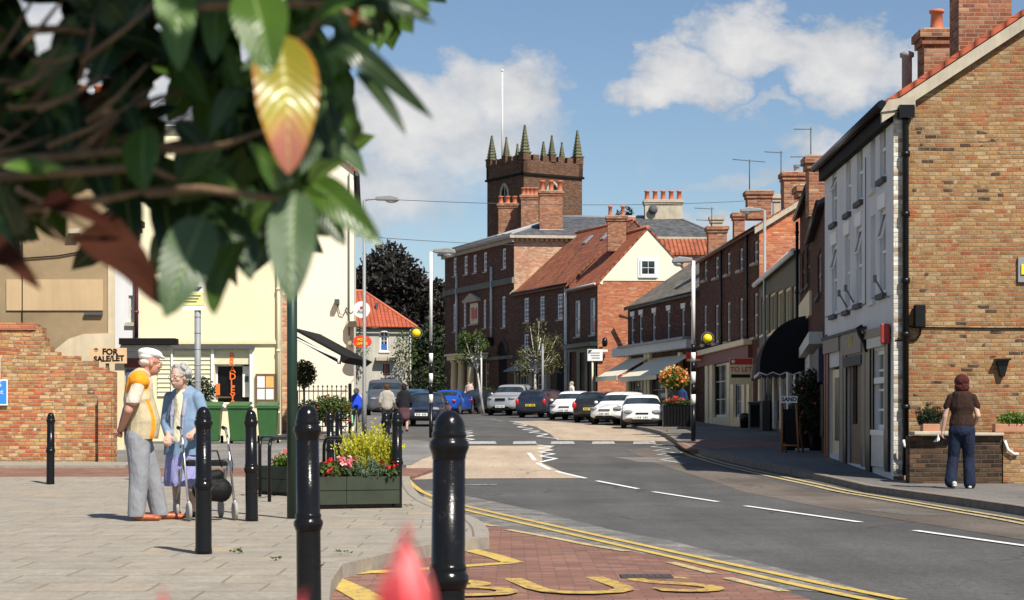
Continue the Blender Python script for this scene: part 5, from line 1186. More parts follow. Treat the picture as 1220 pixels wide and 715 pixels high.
# lamp columns
def lamp(name,label,x,y,zb,zt,arm,rise,r0=.085,r1=.045,head=.65,teeth=False,mat='zinc',headmat='zinc',belisha=None,group=None):
    t_=thing(name,label,'street lamp',(x,y,zb),0,group)
    if belisha is None:
        mb=MB(); mb.tube([(x,y,zb),(x,y,zb+1.2),(x,y,zb+1.25),(x,y,zt)],[r0*1.3,r0*1.3,r0,r1],10); mb.build('column',M[mat],t_)
    else:
        bands=belisha[2]; z=zb; k=0
        mb=MB(); mw=MB()
        for i,(a,b,m_) in enumerate(bands):
            (mb if m_=='k' else mw).tube([(x,y,a),(x,y,b)],r0 if b<zb+3.4 else r1,12)
        mb.build('black_bands',M['black'],t_); mw.build('white_bands',M['white'],t_)
        gx,gz=belisha[0],belisha[1]
        mb=MB(); mb.tube([(x,y,gz-.2),(x+(gx-x)*.5,y,gz-.23),(gx,y,gz-.18)],.022,6); mb.lathe((gx,y,gz),[(.06,-.2),(.08,-.16),(.04,-.11)],10); mb.build('bracket',M['black'],t_)
        mb=MB(); mb.ball((gx,y,gz),.122,0,20,14); mb.build('globe',M['yellow'],t_)
        mb=MB(); mb.tube([(gx+.16*math.cos(a),y+.03,gz+.16*math.sin(a)) for a in [2*math.pi*i/20 for i in range(21)]],.02,5); mb.build('hood_ring',M['grime'],t_)
    d=1 if arm>0 else -1
    mb=MB(); mb.tube([(x,y,zt-.1),(x,y,zt),(x+arm*.3,y,zt+rise*.6),(x+arm,y,zt+rise)],.03,8); mb.build('arm',M[mat],t_)
    hx=x+arm; hz=zt+rise; mb=MB()
    mb.prism([(hx-d*.1,y-.11,hz-.05),(hx+d*head,y-.11,hz-.07),(hx+d*(head-.02),y-.11,hz+.03),(hx+d*head*.6,y-.11,hz+.09),(hx-d*.1,y-.11,hz+.05)],(0,.22,0)); hd=mb.build('lamp_head',M[headmat],t_,bevel=.02)
    mb=MB(); mb.ball((hx+d*head*.62,y,hz-.075),(head*.32,.09,.06 if not teeth else .09),0,14,8); mb.build('lamp_bowl',M['offwhite'],hd)
    return t_
x,y=WX(434,55),55; lamp('lamp_column','tall thin grey lamp column beside the post office sign, its arm reaching right',x,y,g(y)+.1,WZ(239,y),(452-434)/F*y,.06,.055,.045,.58)
yb=51; x=WX(513.5,yb); zz=lambda p: WZ(p,yb)
bands=[]
def mkb(ys,yb_,zb):
    out=[]; a=zb
    for i,(p,m_) in enumerate(ys): b=WZ(p,yb_); out.append((a,b,m_)); a=b
    return out
lamp('belisha_beacon','left belisha beacon column with black and white bands and yellow globe, nearest the navy car','x' and x,yb,g(yb)+.1,zz(300),(8)/F*yb,.02,.055,.045,.5,True,'zinc','zinc',(WX(496,yb),zz(397),mkb([(500,'k'),(480,'k'),(470,'w'),(456,'k'),(445,'w'),(432,'k'),(421,'w'),(407,'k'),(300,'w')],yb,g(yb)+.1)))
yb=47.3; x=WX(826,yb)
lamp('belisha_beacon','right belisha beacon column on the shaded pavement beside the hanging basket','x' and x,yb,g(yb)+.1,WZ(311,yb),-(6)/F*yb,.02,.06,.05,.42,True,'zinc','zinc',(WX(843,yb),WZ(403.5,yb),mkb([(482,'k'),(470,'w'),(457,'k'),(443,'w'),(431,'k'),(420,'w'),(410,'k'),(311,'w')],yb,g(yb)+.1)))
x,y=WX(911,62),62; lamp('lamp_column','tall grey lamp column in front of the bright red brick gable, arm to the left',x,y,g(y)+.1,WZ(251,y),-(8)/F*y,.02,.06,.05,.6)
# plain posts near the hall
for px,Y,yt,yb_,lab in ((573.5,104,425,494,'thin white pole in front of the hall porch'),(646.5,99,411,490,'pale grey pole beside the birch trunk'),):
    x=WX(px,Y); t_=thing('pole',lab,'pole',(x,Y,g(Y)+.1)); mb=MB(); mb.tube([(x,Y,g(Y)),(x,Y,WZ(yt,Y))],.06 if px>600 else .045,8); mb.build('shaft',M['zinc' if px>600 else 'offwhite'],t_)
    mb=MB(); mb.ball((x,Y,WZ(yt,Y)),.07,0,8,6); mb.build('cap',M['zinc'],t_)
t_=thing('shop_sign','white rectangular sign on a post in front of the green shopfront','sign',(WX(709,95),95,1.2)); f_=Fr((WX(700,95),95),(WX(718,95),95)); mb=MB(); mb.fbox(f_,0,f_.L,-.06,0,WZ(430,95),WZ(416,95)); bd=mb.build('board',M['white'],t_)
mb=MB(); mb.tube([(WX(706,95),95.1,1.1),(WX(706,95),95.1,WZ(418,95))],.05,6); mb.build('post',M['creampaint'],t_)
for k in range(3):
    mb=MB(); mb.fbox(f_,.12+.05*k,f_.L-.15,.002,.01,WZ(421+3*k,95),WZ(420+3*k,95)); mb.build('printed_line',M['zinc'],bd)
mb=MB(); mb.prism([f_.pt(.04,.002,WZ(417,95)),f_.pt(.25,.002,WZ(417,95)),f_.pt(.04,.002,WZ(422,95))],(0,-.01,0)); mb.build('corner_mark',M['navy'],bd)

# cycle stands
def hoop(label,p,q,h,r=.022):
    t_=thing('cycle_stand',label,'cycle stand',((p[0]+q[0])/2,(p[1]+q[1])/2,.0),0,'tubular cycle stands'); p=Vector(p);q=Vector(q); d=(q-p); L=d.length; d.normalize(); pts=[]
    pts.append(Vector((p.x,p.y,0)))
    rr=.14
    for i in range(7):
        a=math.pi-math.pi/2*i/6; c_=p+d*(rr+rr*math.cos(a)); pts.append(Vector((c_.x,c_.y,h-rr+rr*math.sin(a))))
    for i in range(7):
        a=math.pi/2-math.pi/2*i/6; c_=q-d*(rr-rr*math.cos(a)); pts.append(Vector((c_.x,c_.y,h-rr+rr*math.sin(a))))
    pts.append(Vector((q.x,q.y,0))); mb=MB(); mb.tube(pts,r,10); mb.build('tube_frame',M['black'],t_)
y=21.2
def hp(px,py): Y=(CH)*F/(py-HY); return (WX(px,Y),Y)
hoop('front cycle stand, left of the dark green post',hp(321,598),(WX(368,24.5),24.5),.77)
hoop('rear cycle stand, partly behind the first one left of the green post',hp(309.5,592),(WX(352,26),26),.77)
hoop('cycle stand behind the large planter, its rail showing at the left of the yellow shrub',hp(386,590),(WX(432,23.5),23.5),.76)

# planters
wood=plain('dark green stained boards',(.024,.033,.017),.75,vs=4,var=.3)
def planter(label,a,b,depth,zt,rows=2):
    t_=thing('planter',label,'planter',((a[0]+b[0])/2,a[1],.0)); f_=Fr(a,b); L=f_.L
    for k in range(rows):
        z0=.05+k*(zt-.05)/rows; z1=z0+(zt-.05)/rows-.008
        mb=MB()
        mb.fbox(f_,0,L*.36-.003,-.03,0,z0,z1); mb.fbox(f_,L*.36+.003,L,-.03,0,z0,z1); mb.fbox(f_,0,L,-depth,-depth+.03,z0,z1); mb.fbox(f_,0,.03,-depth+.035,-.035,z0,z1); mb.fbox(f_,L-.03,L,-depth+.035,-.035,z0,z1)
        mb.build('board_row',wood,t_)
    mb=MB(); mb.fbox(f_,.05,L-.05,-depth+.04,-.04,0.01,zt-.05); mb.build('soil',plain('soil',(.04,.028,.02),.95),t_)
    for s in (.12,L*.36,L-.12):
        mb=MB(); mb.fbox(f_,s-.04,s+.04,-depth+.06,-.05,0,.05); mb.build('bearer',M['black_matt'],t_)
    return t_,f_
pa=gp(377,607,.1); pb=(WX(476,20.9),20.9)
pl1,fp1=planter('large dark green board planter with yellow shrub and pink flowers',pa,pb,.62,.37)
pc=(WX(304,24.8),24.8); pd=(WX(347,24.0),24.0)
pl2,fp2=planter('smaller dark green board planter behind the cycle stands',pc,pd,.6,.39)

# leaf cloud tools
def leafmesh(pts,size,rng,lx=1.0,up=.3,curve=.15,nrm=None):
    """each point becomes a two-triangle folded leaf; returns verts, faces"""
    n=len(pts); P=np.asarray(pts,dtype=float); 
    a=rng.uniform(0,2*np.pi,n); e=rng.normal(0,.6,n)+up
    d=np.stack([np.cos(a)*np.cos(e),np.sin(a)*np.cos(e),np.sin(e)],1)
    r=rng.normal(0,1,(n,3)); w=np.cross(d,r); w/=np.linalg.norm(w,axis=1,keepdims=True)+1e-9
    k=np.cross(d,w)
    s=(size*rng.uniform(.6,1.35,n))[:,None]
    v0=P; v1=P+d*s*.5+w*s*.28*lx+k*s*curve; v2=P+d*s; v3=P+d*s*.5-w*s*.28*lx+k*s*curve
    V=np.stack([v0,v1,v2,v3],1).reshape(-1,3); b=np.arange(n)*4
    Fc=np.concatenate([np.stack([b,b+1,b+2],1),np.stack([b,b+2,b+3],1)])
    return V,Fc
def cloudobj(name,V,Fc,mat,parent=None,kind=None):
    me=bpy.data.meshes.new(name); inv=wm(parent).inverted() if parent is not None else Matrix.Identity(4)
    V=np.asarray(V)@np.array(inv.to_3x3()).T+np.array(inv.translation)
    me.from_pydata(V.tolist(),[],Fc.tolist()); me.materials.append(mat); me.polygons.foreach_set('use_smooth',[False]*len(me.polygons)); 
    me.update(); o=link(name,me,parent)
    if kind:o['kind']=kind
    return o
def foliage_mat(name,c1,c2,c3=None,rough=.55,trans=.35,sc=3.0,spec=.35):
    t=NT(name); oi=t.n('ShaderNodeNewGeometry').outputs['Random Per Island']
    st=[(0,c1),(.6,c2)]+([(1,c3)] if c3 else [])
    c=t.ramp(oi,st); c=t.mix(.6,c,t.ramp(t.noise(sc,3,.6),[(.3,.6),(.7,1.25)]),'MULTIPLY')
    t.set('Base Color',c); t.set('Roughness',rough); t.set('Specular IOR Level',spec)
    if trans:
        tr=t.n('ShaderNodeBsdfTranslucent'); t.t.links.new(t.mix(.0,c,c),tr.inputs[0]); mx=t.n('ShaderNodeMixShader'); mx.inputs[0].default_value=trans
        t.t.links.new(t.b.outputs[0],mx.inputs[1]); t.t.links.new(tr.outputs[0],mx.inputs[2]); t.t.links.new(mx.outputs[0],t.out.inputs[0])
    return t.m
FM={'mid':foliage_mat('mid green leaves',(.05,.085,.02),(.09,.14,.03),(.14,.18,.05)),
 'dark':foliage_mat('dark green leaves',(.014,.024,.01),(.028,.044,.016),(.055,.07,.026),trans=.2),
 'copper':foliage_mat('dark copper leaves',(.013,.011,.009),(.026,.02,.016),(.05,.045,.038),trans=.15),
 'birch':foliage_mat('sparse olive leaves',(.09,.1,.03),(.15,.15,.05),(.19,.18,.07)),
 'yellow':foliage_mat('yellow green heather',(.42,.42,.03),(.62,.6,.04),(.75,.72,.1),trans=.3),
 'grey':foliage_mat('grey green leaves',(.1,.15,.09),(.17,.23,.14),(.24,.3,.18)),
 'fresh':foliage_mat('fresh green leaves',(.07,.15,.02),(.13,.24,.03),(.2,.3,.06)),
 'pink':foliage_mat('pink petals',(.8,.12,.16),(.85,.3,.3),(.85,.6,.55),trans=.3),
 'orange':foliage_mat('orange petals',(.8,.2,.05),(.85,.35,.1),(.85,.7,.3),trans=.3),
 'red':foliage_mat('red petals',(.6,.02,.02),(.75,.05,.04),(.7,.1,.1),trans=.3)}
def blobpts(c,r,n,rng,shell=.5):
    u=rng.normal(0,1,(n,3)); u/=np.linalg.norm(u,axis=1,keepdims=True); rad=rng.uniform(shell**3,1,n)**(1/3)
    return np.asarray(c)+u*rad[:,None]*np.asarray(r)
def tree(name,label,cat,base,height,crown_c,crown_r,nclump,nleaf,leaf,mat,trunk_r=.1,seed=1,barkc='bark',clr=.35,group=None,density=.5,flat=1.0,droop=0.0):
    rng=np.random.default_rng(seed); t_=thing(name,label,cat,base,0,group); base=Vector(base); cc=Vector(crown_c)
    V=[];Fc=[];off=0; tips=[]
    for i in range(nclump):
        u=rng.normal(0,1,3); u/=np.linalg.norm(u); q=np.asarray(crown_c)+u*np.asarray(crown_r)*rng.uniform(.35,.92)*(1+.18*math.sin(i*2.1))
        rr=np.asarray([1,1,.75])*min(crown_r)*clr*rng.uniform(.6,1.3); tips.append(q)
        p=blobpts(q,rr,int(nleaf*rng.uniform(.5,1.4)),rng,.3); p[:,2]-=droop*rng.uniform(0,1,len(p))
        v,f=leafmesh(p,leaf,rng); V.append(v); Fc.append(f+off); off+=len(v)
    cloudobj('crown',np.concatenate(V),np.concatenate(Fc),FM[mat],t_)
    mb=MB(); top=cc+Vector((0,0,crown_r[2]*.2)); mid=base.lerp(top,.5)+Vector((rng.normal(0,.03)*height,0,0))
    mb.tube([base,base.lerp(mid,.5),mid,top],[trunk_r*1.25,trunk_r,trunk_r*.8,trunk_r*.3],8)
    for q in tips[::max(1,len(tips)//14)]:
        q=Vector(q); s=mid.lerp(top,rng.uniform(0,.6)); m_=s.lerp(q,.5)+Vector((0,0,-.05*height*rng.uniform(0,1))); mb.tube([s,m_,q],[trunk_r*.45,trunk_r*.28,trunk_r*.1],5)
    mb.build('trunk',M[barkc],t_); return t_
M['bark']=plain('grey brown bark',(.11,.085,.06),.9,vs=5,var=.4,bump=.6); M['birchbark']=plain('pale birch bark',(.5,.47,.4),.8,vs=6,var=.3)
tree('copper_beech','large very dark copper beech behind the cottage roof','tree',(WX(478,150),150,1.8),15,(WX(473,150),150,WZ(390,150)),(4.2,4,6.0),120,700,.5,'copper',.4,3,clr=.38)
tree('yew_tree','very dark tree close behind the right end of the cottage','tree',(WX(511,135),135,1.6),9,(WX(513,135),135,WZ(440,135)),(1.9,2,3.4),40,420,.35,'dark',.25,5,clr=.5)
tree('street_tree','small bushy street tree in front of the hall porch','tree',(WX(576,105),105,1.3),5,(WX(565,105),105,WZ(411,105)),(1.2,1.0,1.2),17,120,.16,'mid',.07,7,'birchbark',clr=.42,group='street trees in the parking bay')
tree('birch_tree','thin birch with drooping olive foliage in front of the orange roofed house','tree',(WX(638.5,101),101,1.3),6,(WX(644,101),101,WZ(410,101)),(1.5,1.0,1.7),24,110,.12,'birch',.075,8,'birchbark',clr=.45,group='street trees in the parking bay',droop=.5)
tree('tree','treetop showing just above the hall roof','tree',(WX(744,135),135,2),14,(WX(744,135),135,WZ(258,135)),(.9,.8,.9),7,60,.25,'dark',.2,9)
def bush(name,label,c,r,n,leaf,mat,seed,cat='shrub',stem=True,group=None,extra=None):
    rng=np.random.default_rng(seed); t_=thing(name,label,cat,(c[0],c[1],c[2]-r[2]),0,group)
    v,f=leafmesh(blobpts(c,r,n,rng,.2),leaf,rng); cloudobj('foliage',v,f,FM[mat],t_)
    mb=MB()
    for i in range(5):
        a=i*1.26; mb.tube([(c[0],c[1],c[2]-r[2]*1.3),(c[0]+r[0]*.5*math.cos(a),c[1]+r[1]*.5*math.sin(a),c[2]+r[2]*.3)],[.02,.008],5)
    mb.build('stems',M['bark'],t_)
    if extra:
        v,f=leafmesh(blobpts(c,[q*1.05 for q in r],extra[1],rng,.85),extra[2],rng,lx=1.8); cloudobj('flowers',v,f,FM[extra[0]],t_)
    return t_
Y=54; tp=bush('topiary_tree','ball clipped bay tree under the black awning',(WX(362,Y),Y,WZ(446,Y)),(.36,.36,.4),2600,.07,'dark',11,'tree'); mb=MB(); mb.tube([(WX(363,Y),Y,.5),(WX(362,Y),Y,WZ(450,Y))],.035,6); mb.build('trunk',M['bark'],tp)
bush('ivy','climbing foliage on the right side of the cottage front',(WX(482,111.7),111.5,WZ(418,111.7)),(.75,.15,1.3),650,.16,'mid',12,'climber'); bush('ivy','climbing foliage on the left side of the cottage front',(WX(425,111.7),111.5,WZ(415,111.7)),(.8,.15,1.4),750,.16,'grey',13,'climber')
bush('hedge','low dark hedge to the right of the cottage',(WX(505,112),112,2.6),(1.6,.8,1.6),1500,.22,'dark',14,'hedge')
bush('shrub','small green shrub by the hall porch columns',(WX(582,108),108,WZ(478,108)),(.8,.6,.8),600,.14,'mid',15)
for i,(px,py,r_,n) in enumerate(((368,493,.42,1200),(388,487,.38,1000),(402,488,.42,1200))):
    bush('shrub',['green shrub nearest the dark green post by the railings','flowering shrub in the middle of the railings','flowering shrub at the railing end by the blue coated rider'][i],(WX(px,52.2),52.2,WZ(py,52.2)),(r_,.4,.38),n,.09,'mid' if i else 'dark',20+i,extra=('red',20,.08) if i else None)
bush('shrub','dark leafy shrub behind the elderly couple at the yellow shop',(WX(237,49.8),49.8,WZ(470,49.8)),(.45,.3,.5),900,.1,'dark',26)
mb=MB()
# right foreground shop plants
b_=bush('shrub','tall dark potted shrub outside the white rendered shop house',(WX(967,39.5),39.5,1.35),(.42,.4,.72),2600,.09,'dark',30,extra=('red',22,.08)); 
bush('shrub','round dark potted shrub in front of the taller one',(WX(955,41),41,.98),(.36,.35,.55),1800,.09,'dark',31,extra=('pink',18,.08))
t_=thing('plant_tub','black wooden tub under the dark potted shrubs','planter',(WX(962,40),40,g(40)+.1)); mb=MB(); mb.box((WX(961,40),40,g(40)+.32),(.95,.5,.42)); mb.build('tub',M['black_matt'],t_,bevel=.02); mb=MB(); mb.box((WX(956,39.7),39.74,g(39.7)+.12),(.3,.1,.05)); mb.build('foot',M['offwhite'],t_)
# sandwich board
x,y=gp(949,541,.1); y=38.2; x=WX(945,y); ab=thing('sandwich_board','timber framed A board lettered SAND beside the dark potted shrubs','sign',(x,y,g(y)+.1))
fa_=Fr((WX(932,y),y),(WX(951,y),y-.15)); z0=g(y)+.1; z1=WZ(479,y)
mb=MB(); mb.tube([fa_.pt(.03,.12,z0),fa_.pt(0,.02,z1)],.03,4); mb.tube([fa_.pt(.38,.12,z0),fa_.pt(.3,.02,z1)],.03,4); mb.tube([fa_.pt(0,.1,z0+.15),fa_.pt(.36,.1,z0+.15)],.025,4); mb.tube([fa_.pt(0,-.3,z0),fa_.pt(0,.0,z1)],.03,4); mb.tube([fa_.pt(.36,-.3,z0),fa_.pt(.3,.0,z1)],.03,4); mb.build('frame',plain('orange brown timber',(.36,.14,.05),.6),ab)
mb=MB(); mb.fbox(fa_,.0,.36,.02,.05,z0+.2,z1-.15); mb.build('board',M['black_matt'],ab)
mb=MB(); mb.fbox(fa_,-.0,.34,.06,.08,z1-.02,z1+.12); hd=mb.build('header',M['white'],ab); text_mesh('SAND',.12,fmat(fa_,.17,.085,z1+.05),M['black'],hd,bold=.004)
# black litter bin and pedestal near the to let shop
t_=thing('utility_cabinet','grey box cabinet on the pavement past the black canopy','cabinet',(WX(899,60),60,.7)); mb=MB(); mb.box((WX(898.5,60),60,WZ(495,60)),(.34,.3,.85)); mb.box((WX(898.5,60),60,WZ(480,60)),(.38,.34,.06)); mb.build('case',M['grime'],t_,bevel=.01); mb=MB(); mb.box((WX(898.5,60),59.83,WZ(495,60)),(.28,.02,.7)); mb.build('door',M['black_matt'],t_)
t_=thing('litter_bin','small round black bin before the cream shopfront','bin',(WX(887,62),62,.6)); mb=MB(); mb.lathe((WX(887,62),62,WZ(510,62)),[(.14,0),(.17,.3),(.18,.42),(.1,.5),(0,.5)],12); mb.build('drum',M['black'],t_); mb=MB(); mb.lathe((WX(887,62),62,WZ(510,62)),[(.19,.38),(.19,.43)],12); mb.build('rim',M['grime'],t_)
# hanging basket post with black trough
Y=58; x=WX(803,Y); hb_=thing('flower_post','cream post carrying a big ball of orange flowers','flower post',(x-.2,Y,g(Y)+.1)); mb=MB(); mb.tube([(WX(794.5,Y),Y,g(Y)),(WX(794.5,Y),Y,WZ(437,Y))],.035,8); mb.tube([(WX(794.5,Y),Y,WZ(440,Y)),(x,Y,WZ(438,Y))],.025,6); mb.build('post',M['creampaint'],hb_)
rng=np.random.default_rng(5); c=(x,Y-.05,WZ(452,Y)); v,f=leafmesh(blobpts(c,(.43,.4,.36),1500,rng,.3),.09,rng); cloudobj('leaves',v,f,FM['fresh'],hb_); v,f=leafmesh(blobpts((c[0],c[1],c[2]+.05),(.45,.42,.34),420,rng,.85),.09,rng,lx=1.9); cloudobj('flowers',v,f,FM['orange'],hb_)
mb=MB(); mb.lathe((x,Y,WZ(462,Y)),[(.05,-.15),(.25,0),(.3,.15)],12); mb.build('basket',M['black'],hb_)
Y=55.5; tr=thing('trough_planter','black railed trough with red flowers on the pavement corner','planter',(WX(806,Y),Y,g(Y)+.1)); mb=MB(); mb.box((WX(806,Y),Y,WZ(495,Y)),(.82,.4,.62)); mb.build('trough',M['black'],tr); mb=MB()
for i in range(9): mb.box((WX(791,Y)+i*.095,Y-.23,WZ(494,Y)),(.02,.02,.72))
mb.box((WX(806,Y),Y-.23,WZ(481,Y)),(.86,.03,.03)); mb.box((WX(806,Y),Y-.23,WZ(508,Y)),(.86,.03,.03)); mb.build('railing',M['black'],tr)
v,f=leafmesh(blobpts((WX(806,Y),Y,WZ(480,Y)),(.42,.2,.12),600,rng,.2),.08,rng); cloudobj('leaves',v,f,FM['mid'],tr); v,f=leafmesh(blobpts((WX(806,Y),Y,WZ(478,Y)),(.4,.2,.1),90,rng,.6),.08,rng,lx=1.8); cloudobj('flowers',v,f,FM['red'],tr)
# spear railings
rl=thing('railings','black spear topped railings in front of the bright gabled building','railings',(WX(388,53),53,.6)); mb=MB(); Y=53.4
for px in (357,362.5,368,373.5,379,384.5,390,395.5,401,406.5,412): 
    x=WX(px,Y); mb.box((x,Y,WZ(488,Y)),(.022,.022,1.25)); mb.lathe((x,Y,WZ(462,Y)),[(.0,.09),(.03,.03),(.012,0)],4)
rb_=mb.build('spears',M['black'],rl); mb=MB(); 
for yy in (466,508): mb.box((WX(385,Y),Y,WZ(yy,Y)),(1.42,.03,.035))
mb.build('rail',M['black'],rl); mb=MB(); mb.box((WX(417,Y),Y,WZ(488,Y)),(.09,.09,1.5)); mb.box((WX(354,Y),Y,WZ(492,Y)),(.06,.06,1.3)); mb.build('end_post',M['black'],rl)
# wheelie bins
gb_mat=plain('green bin plastic',(.03,.105,.03),.45,var=.1)
def wheelie():
    t_=thing('wheelie_bin','x','bin',(0,0,0),0,'green wheelie bins in front of the yellow shop')
    mb=MB(); w0,w1,h=.2,.265,.93
    vs=[(-w0,-.24,.05),(w0,-.24,.05),(w0,.2,.05),(-w0,.2,.05),(-w1,-.33,h),(w1,-.33,h),(w1,.33,h),(-w1,.33,h)]
    mb.raw(vs,[(3,2,1,0),(4,5,6,7),(0,1,5,4),(1,2,6,5),(2,3,7,6),(3,0,4,7)]); mb.build('body',gb_mat,t_,bevel=.025)
    mb=MB(); mb.box((0,-.01,h+.0),(.585,.7,.05)); mb.build('rim',gb_mat,t_,bevel=.01)
    mb=MB(); mb.prism([(-.285,-.36,h+.03),(.285,-.36,h+.03),(.285,.3,h+.13),(-.285,.3,h+.13)],(0,0,.03)); mb.prism([(-.29,-.34,h+.02),(.29,-.34,h+.02),(.29,.3,h+.1),(-.29,.3,h+.1)],(0,0,.02)); mb.build('lid',gb_mat,t_,bevel=.01)
    mb=MB(); mb.tube([(-.25,.4,h+.03),(.25,.4,h+.03)],.02,8); mb.build('handle',gb_mat,t_)
    for s in (-1,1): mb=MB(); mb.lathe((s*.25,.2,.1),[(0,-.03),(.1,-.03),(.1,.03),(0,.03)],14,M=Matrix.Rotation(R(90),4,'Y')); mb.build('wheel',M['black_matt'],t_)
    return t_
wb=wheelie()
for i,(px,lab,rz) in enumerate(((252,'green wheelie bin on the left below the shop window',.05),(285.5,'green wheelie bin in the middle of the three',-.03),(319,'green wheelie bin furthest right below the notice board',.06))):
    o=wb if i==0 else copy_tree(wb); y=48.3; o.location=(WX(px,y),y,g(y)+.02); o.rotation_euler=(0,0,rz); o['label']=lab
wb['label']='green wheelie bin half hidden behind the lady in the blue coat'
# planter planting
rng=np.random.default_rng(9)
def spikes(parent,c,n,h,rad,mat,name='heather',lean=.5,jit=.011):
    V=[];Fc=[];off=0
    for i in range(n):
        a=rng.uniform(0,6.28); r_=rad*math.sqrt(rng.uniform(0,1)); p=np.array([c[0]+r_*math.cos(a),c[1]+r_*math.sin(a)*.6,c[2]]); hh=h*rng.uniform(.5,1.1)*(1-.35*r_/rad)
        d=np.array([math.cos(a)*lean*r_/rad+rng.normal(0,.12),math.sin(a)*lean*.5,1.0]); d/=np.linalg.norm(d)
        k=26; tt=rng.uniform(.15,1,k); q=p+np.outer(tt*hh,d)+rng.normal(0,jit,(k,3))
        v,f=leafmesh(q,.045,rng,up=1.0,lx=.7); V.append(v);Fc.append(f+off);off+=len(v)
    return cloudobj(name,np.concatenate(V),np.concatenate(Fc),FM[mat],parent)
L1=fp1.L; pt=lambda s,d,z: tuple(fp1.pt(s,d,z))
sh=thing('golden_heather','spiky golden yellow shrub in the large planter','shrub',pt(L1*.72,-.3,.35)); spikes(sh,pt(fp1.s_(451),-.3,.3),330,.68,.2,'yellow',lean=.45,jit=.007)
mb=MB(); mb.tube([pt(L1*.72,-.3,.28),pt(L1*.72,-.3,.42)],.02,5); mb.build('stem',M['bark'],sh)
gy=thing('lavender_plant','low grey green feathery plant beside the golden shrub','plant',pt(L1*.55,-.2,.35)); spikes(gy,pt(L1*.56,-.16,.33),90,.24,.26,'grey','foliage',.8); mb=MB(); mb.tube([pt(L1*.55,-.2,.28),pt(L1*.55,-.2,.4)],.015,5); mb.build('stem',M['bark'],gy)
def flowers(label,c,r,nl,nf,fm,leafm='fresh',ls=.05,fs=.045,seed=3):
    rg=np.random.default_rng(seed); t_=thing('flowering_plant',label,'plant',(c[0],c[1],c[2]-r[2])); v,f=leafmesh(blobpts(c,r,nl,rg,.2),ls,rg,lx=1.6); cloudobj('leaves',v,f,FM[leafm],t_)
    V=[];Fc=[];off=0
    for i in range(nf):
        p=blobpts((c[0],c[1],c[2]+r[2]*.35),r,1,rg,.85)[0]; q=p+rg.normal(0,.016,(14,3)); v,f=leafmesh(q,fs,rg,lx=2.0); V.append(v);Fc.append(f+off);off+=len(v)
    cloudobj('blooms',np.concatenate(V),np.concatenate(Fc),FM[fm],t_); return t_
flowers('pink and white begonias in the middle of the large planter',pt(L1*.42,-.2,.43),(.17,.18,.11),420,17,'pink','mid',seed=4)
flowers('green leafy bedding with red buds at the left of the large planter',pt(L1*.22,-.2,.41),(.17,.18,.1),480,6,'red','mid',seed=5)
flowers('small leafy plant at the far left of the large planter',pt(L1*.06,-.2,.4),(.1,.15,.09),260,3,'pink','dark',seed=6)
flowers('trailing red flowers at the right corner of the large planter',pt(L1*.9,-.1,.4),(.12,.15,.09),260,7,'red','mid',seed=7)
p2=fp2.pt(fp2.L*.5,-.3,.45); flowers('fresh green bedding with pink flowers in the smaller planter',tuple(p2),(.28,.22,.1),900,12,'pink','fresh',seed=8)
# wall top planters on the right
Y=28.5
for i,(px,w_,lab) in enumerate(((1108,.26,'terracotta trough with a tuft of grass on the low wall'),(1203,.5,'long terracotta trough of green plants on the pale pier'))):
    t_=thing('trough',lab,'planter',(WX(px,Y),Y,.8)); mb=MB(); mb.box((WX(px,Y),Y,.87),(w_,.2,.13)); mb.build('trough',plain('terracotta trough',(.42,.2,.12),.85),t_,bevel=.01)
    rg=np.random.default_rng(40+i)
    if i==0: 
        gr_=thing('grass_tuft','wispy grass growing from the terracotta trough','plant',(WX(px,Y),Y,.93)); spikes(gr_,(WX(px,Y),Y,.9),70,.36,.14,'dark','blades',.35); mb=MB(); mb.tube([(WX(px,Y),Y,.88),(WX(px,Y),Y,1.0)],.012,5); mb.build('stem',M['bark'],gr_)
    else: bush('trough_plant','low green plants spilling from the long terracotta trough',(WX(1210,Y),Y,1.0),(.3,.14,.1),700,.055,'fresh',43,'plant')
# small weeds in the paving joints
for i,(px,py) in enumerate(((283,660),(409,661),(330,668),(486,604),(440,576))):
    x,y=gp(px,py,.1); rg=np.random.default_rng(60+i); v,f=leafmesh(blobpts((x,y,g(y)+.12),(.055,.035,.01),16,rg,.1),.028,rng); o=cloudobj('weed',v,f,FM['mid']); setp(o,['weed tuft in the paving right of the walker','weed tuft by the kerb in front of the large planter','flat weed in the slabs just left of the nearest green post','weed at the foot of the planter end bollard','weed at the back edge of the plaza'][i],'weed','weeds in the paving joints')
# overhead wires
t_=thing('telephone_wire','upper thin telephone wire crossing the sky past the tower','wire',(0,70,13)); mb=MB(); 
def wire(p,q,sag,r): 
    p=Vector(p);q=Vector(q); return [p.lerp(q,i/14)-Vector((0,0,sag*4*(i/14)*(1-i/14))) for i in range(15)]
mb.tube(wire(W(470,238,55),W(940,236,80),.22,.01),.013,4); mb.build('cable',M['grime'],t_)
t_=thing('telephone_wire','lower thin telephone wire between the gabled building and the lamp column','wire',(0,60,10)); mb=MB(); mb.tube(wire(W(424,281,60),W(700,291,110),.15,.01),.013,4); mb.build('cable',M['grime'],t_)
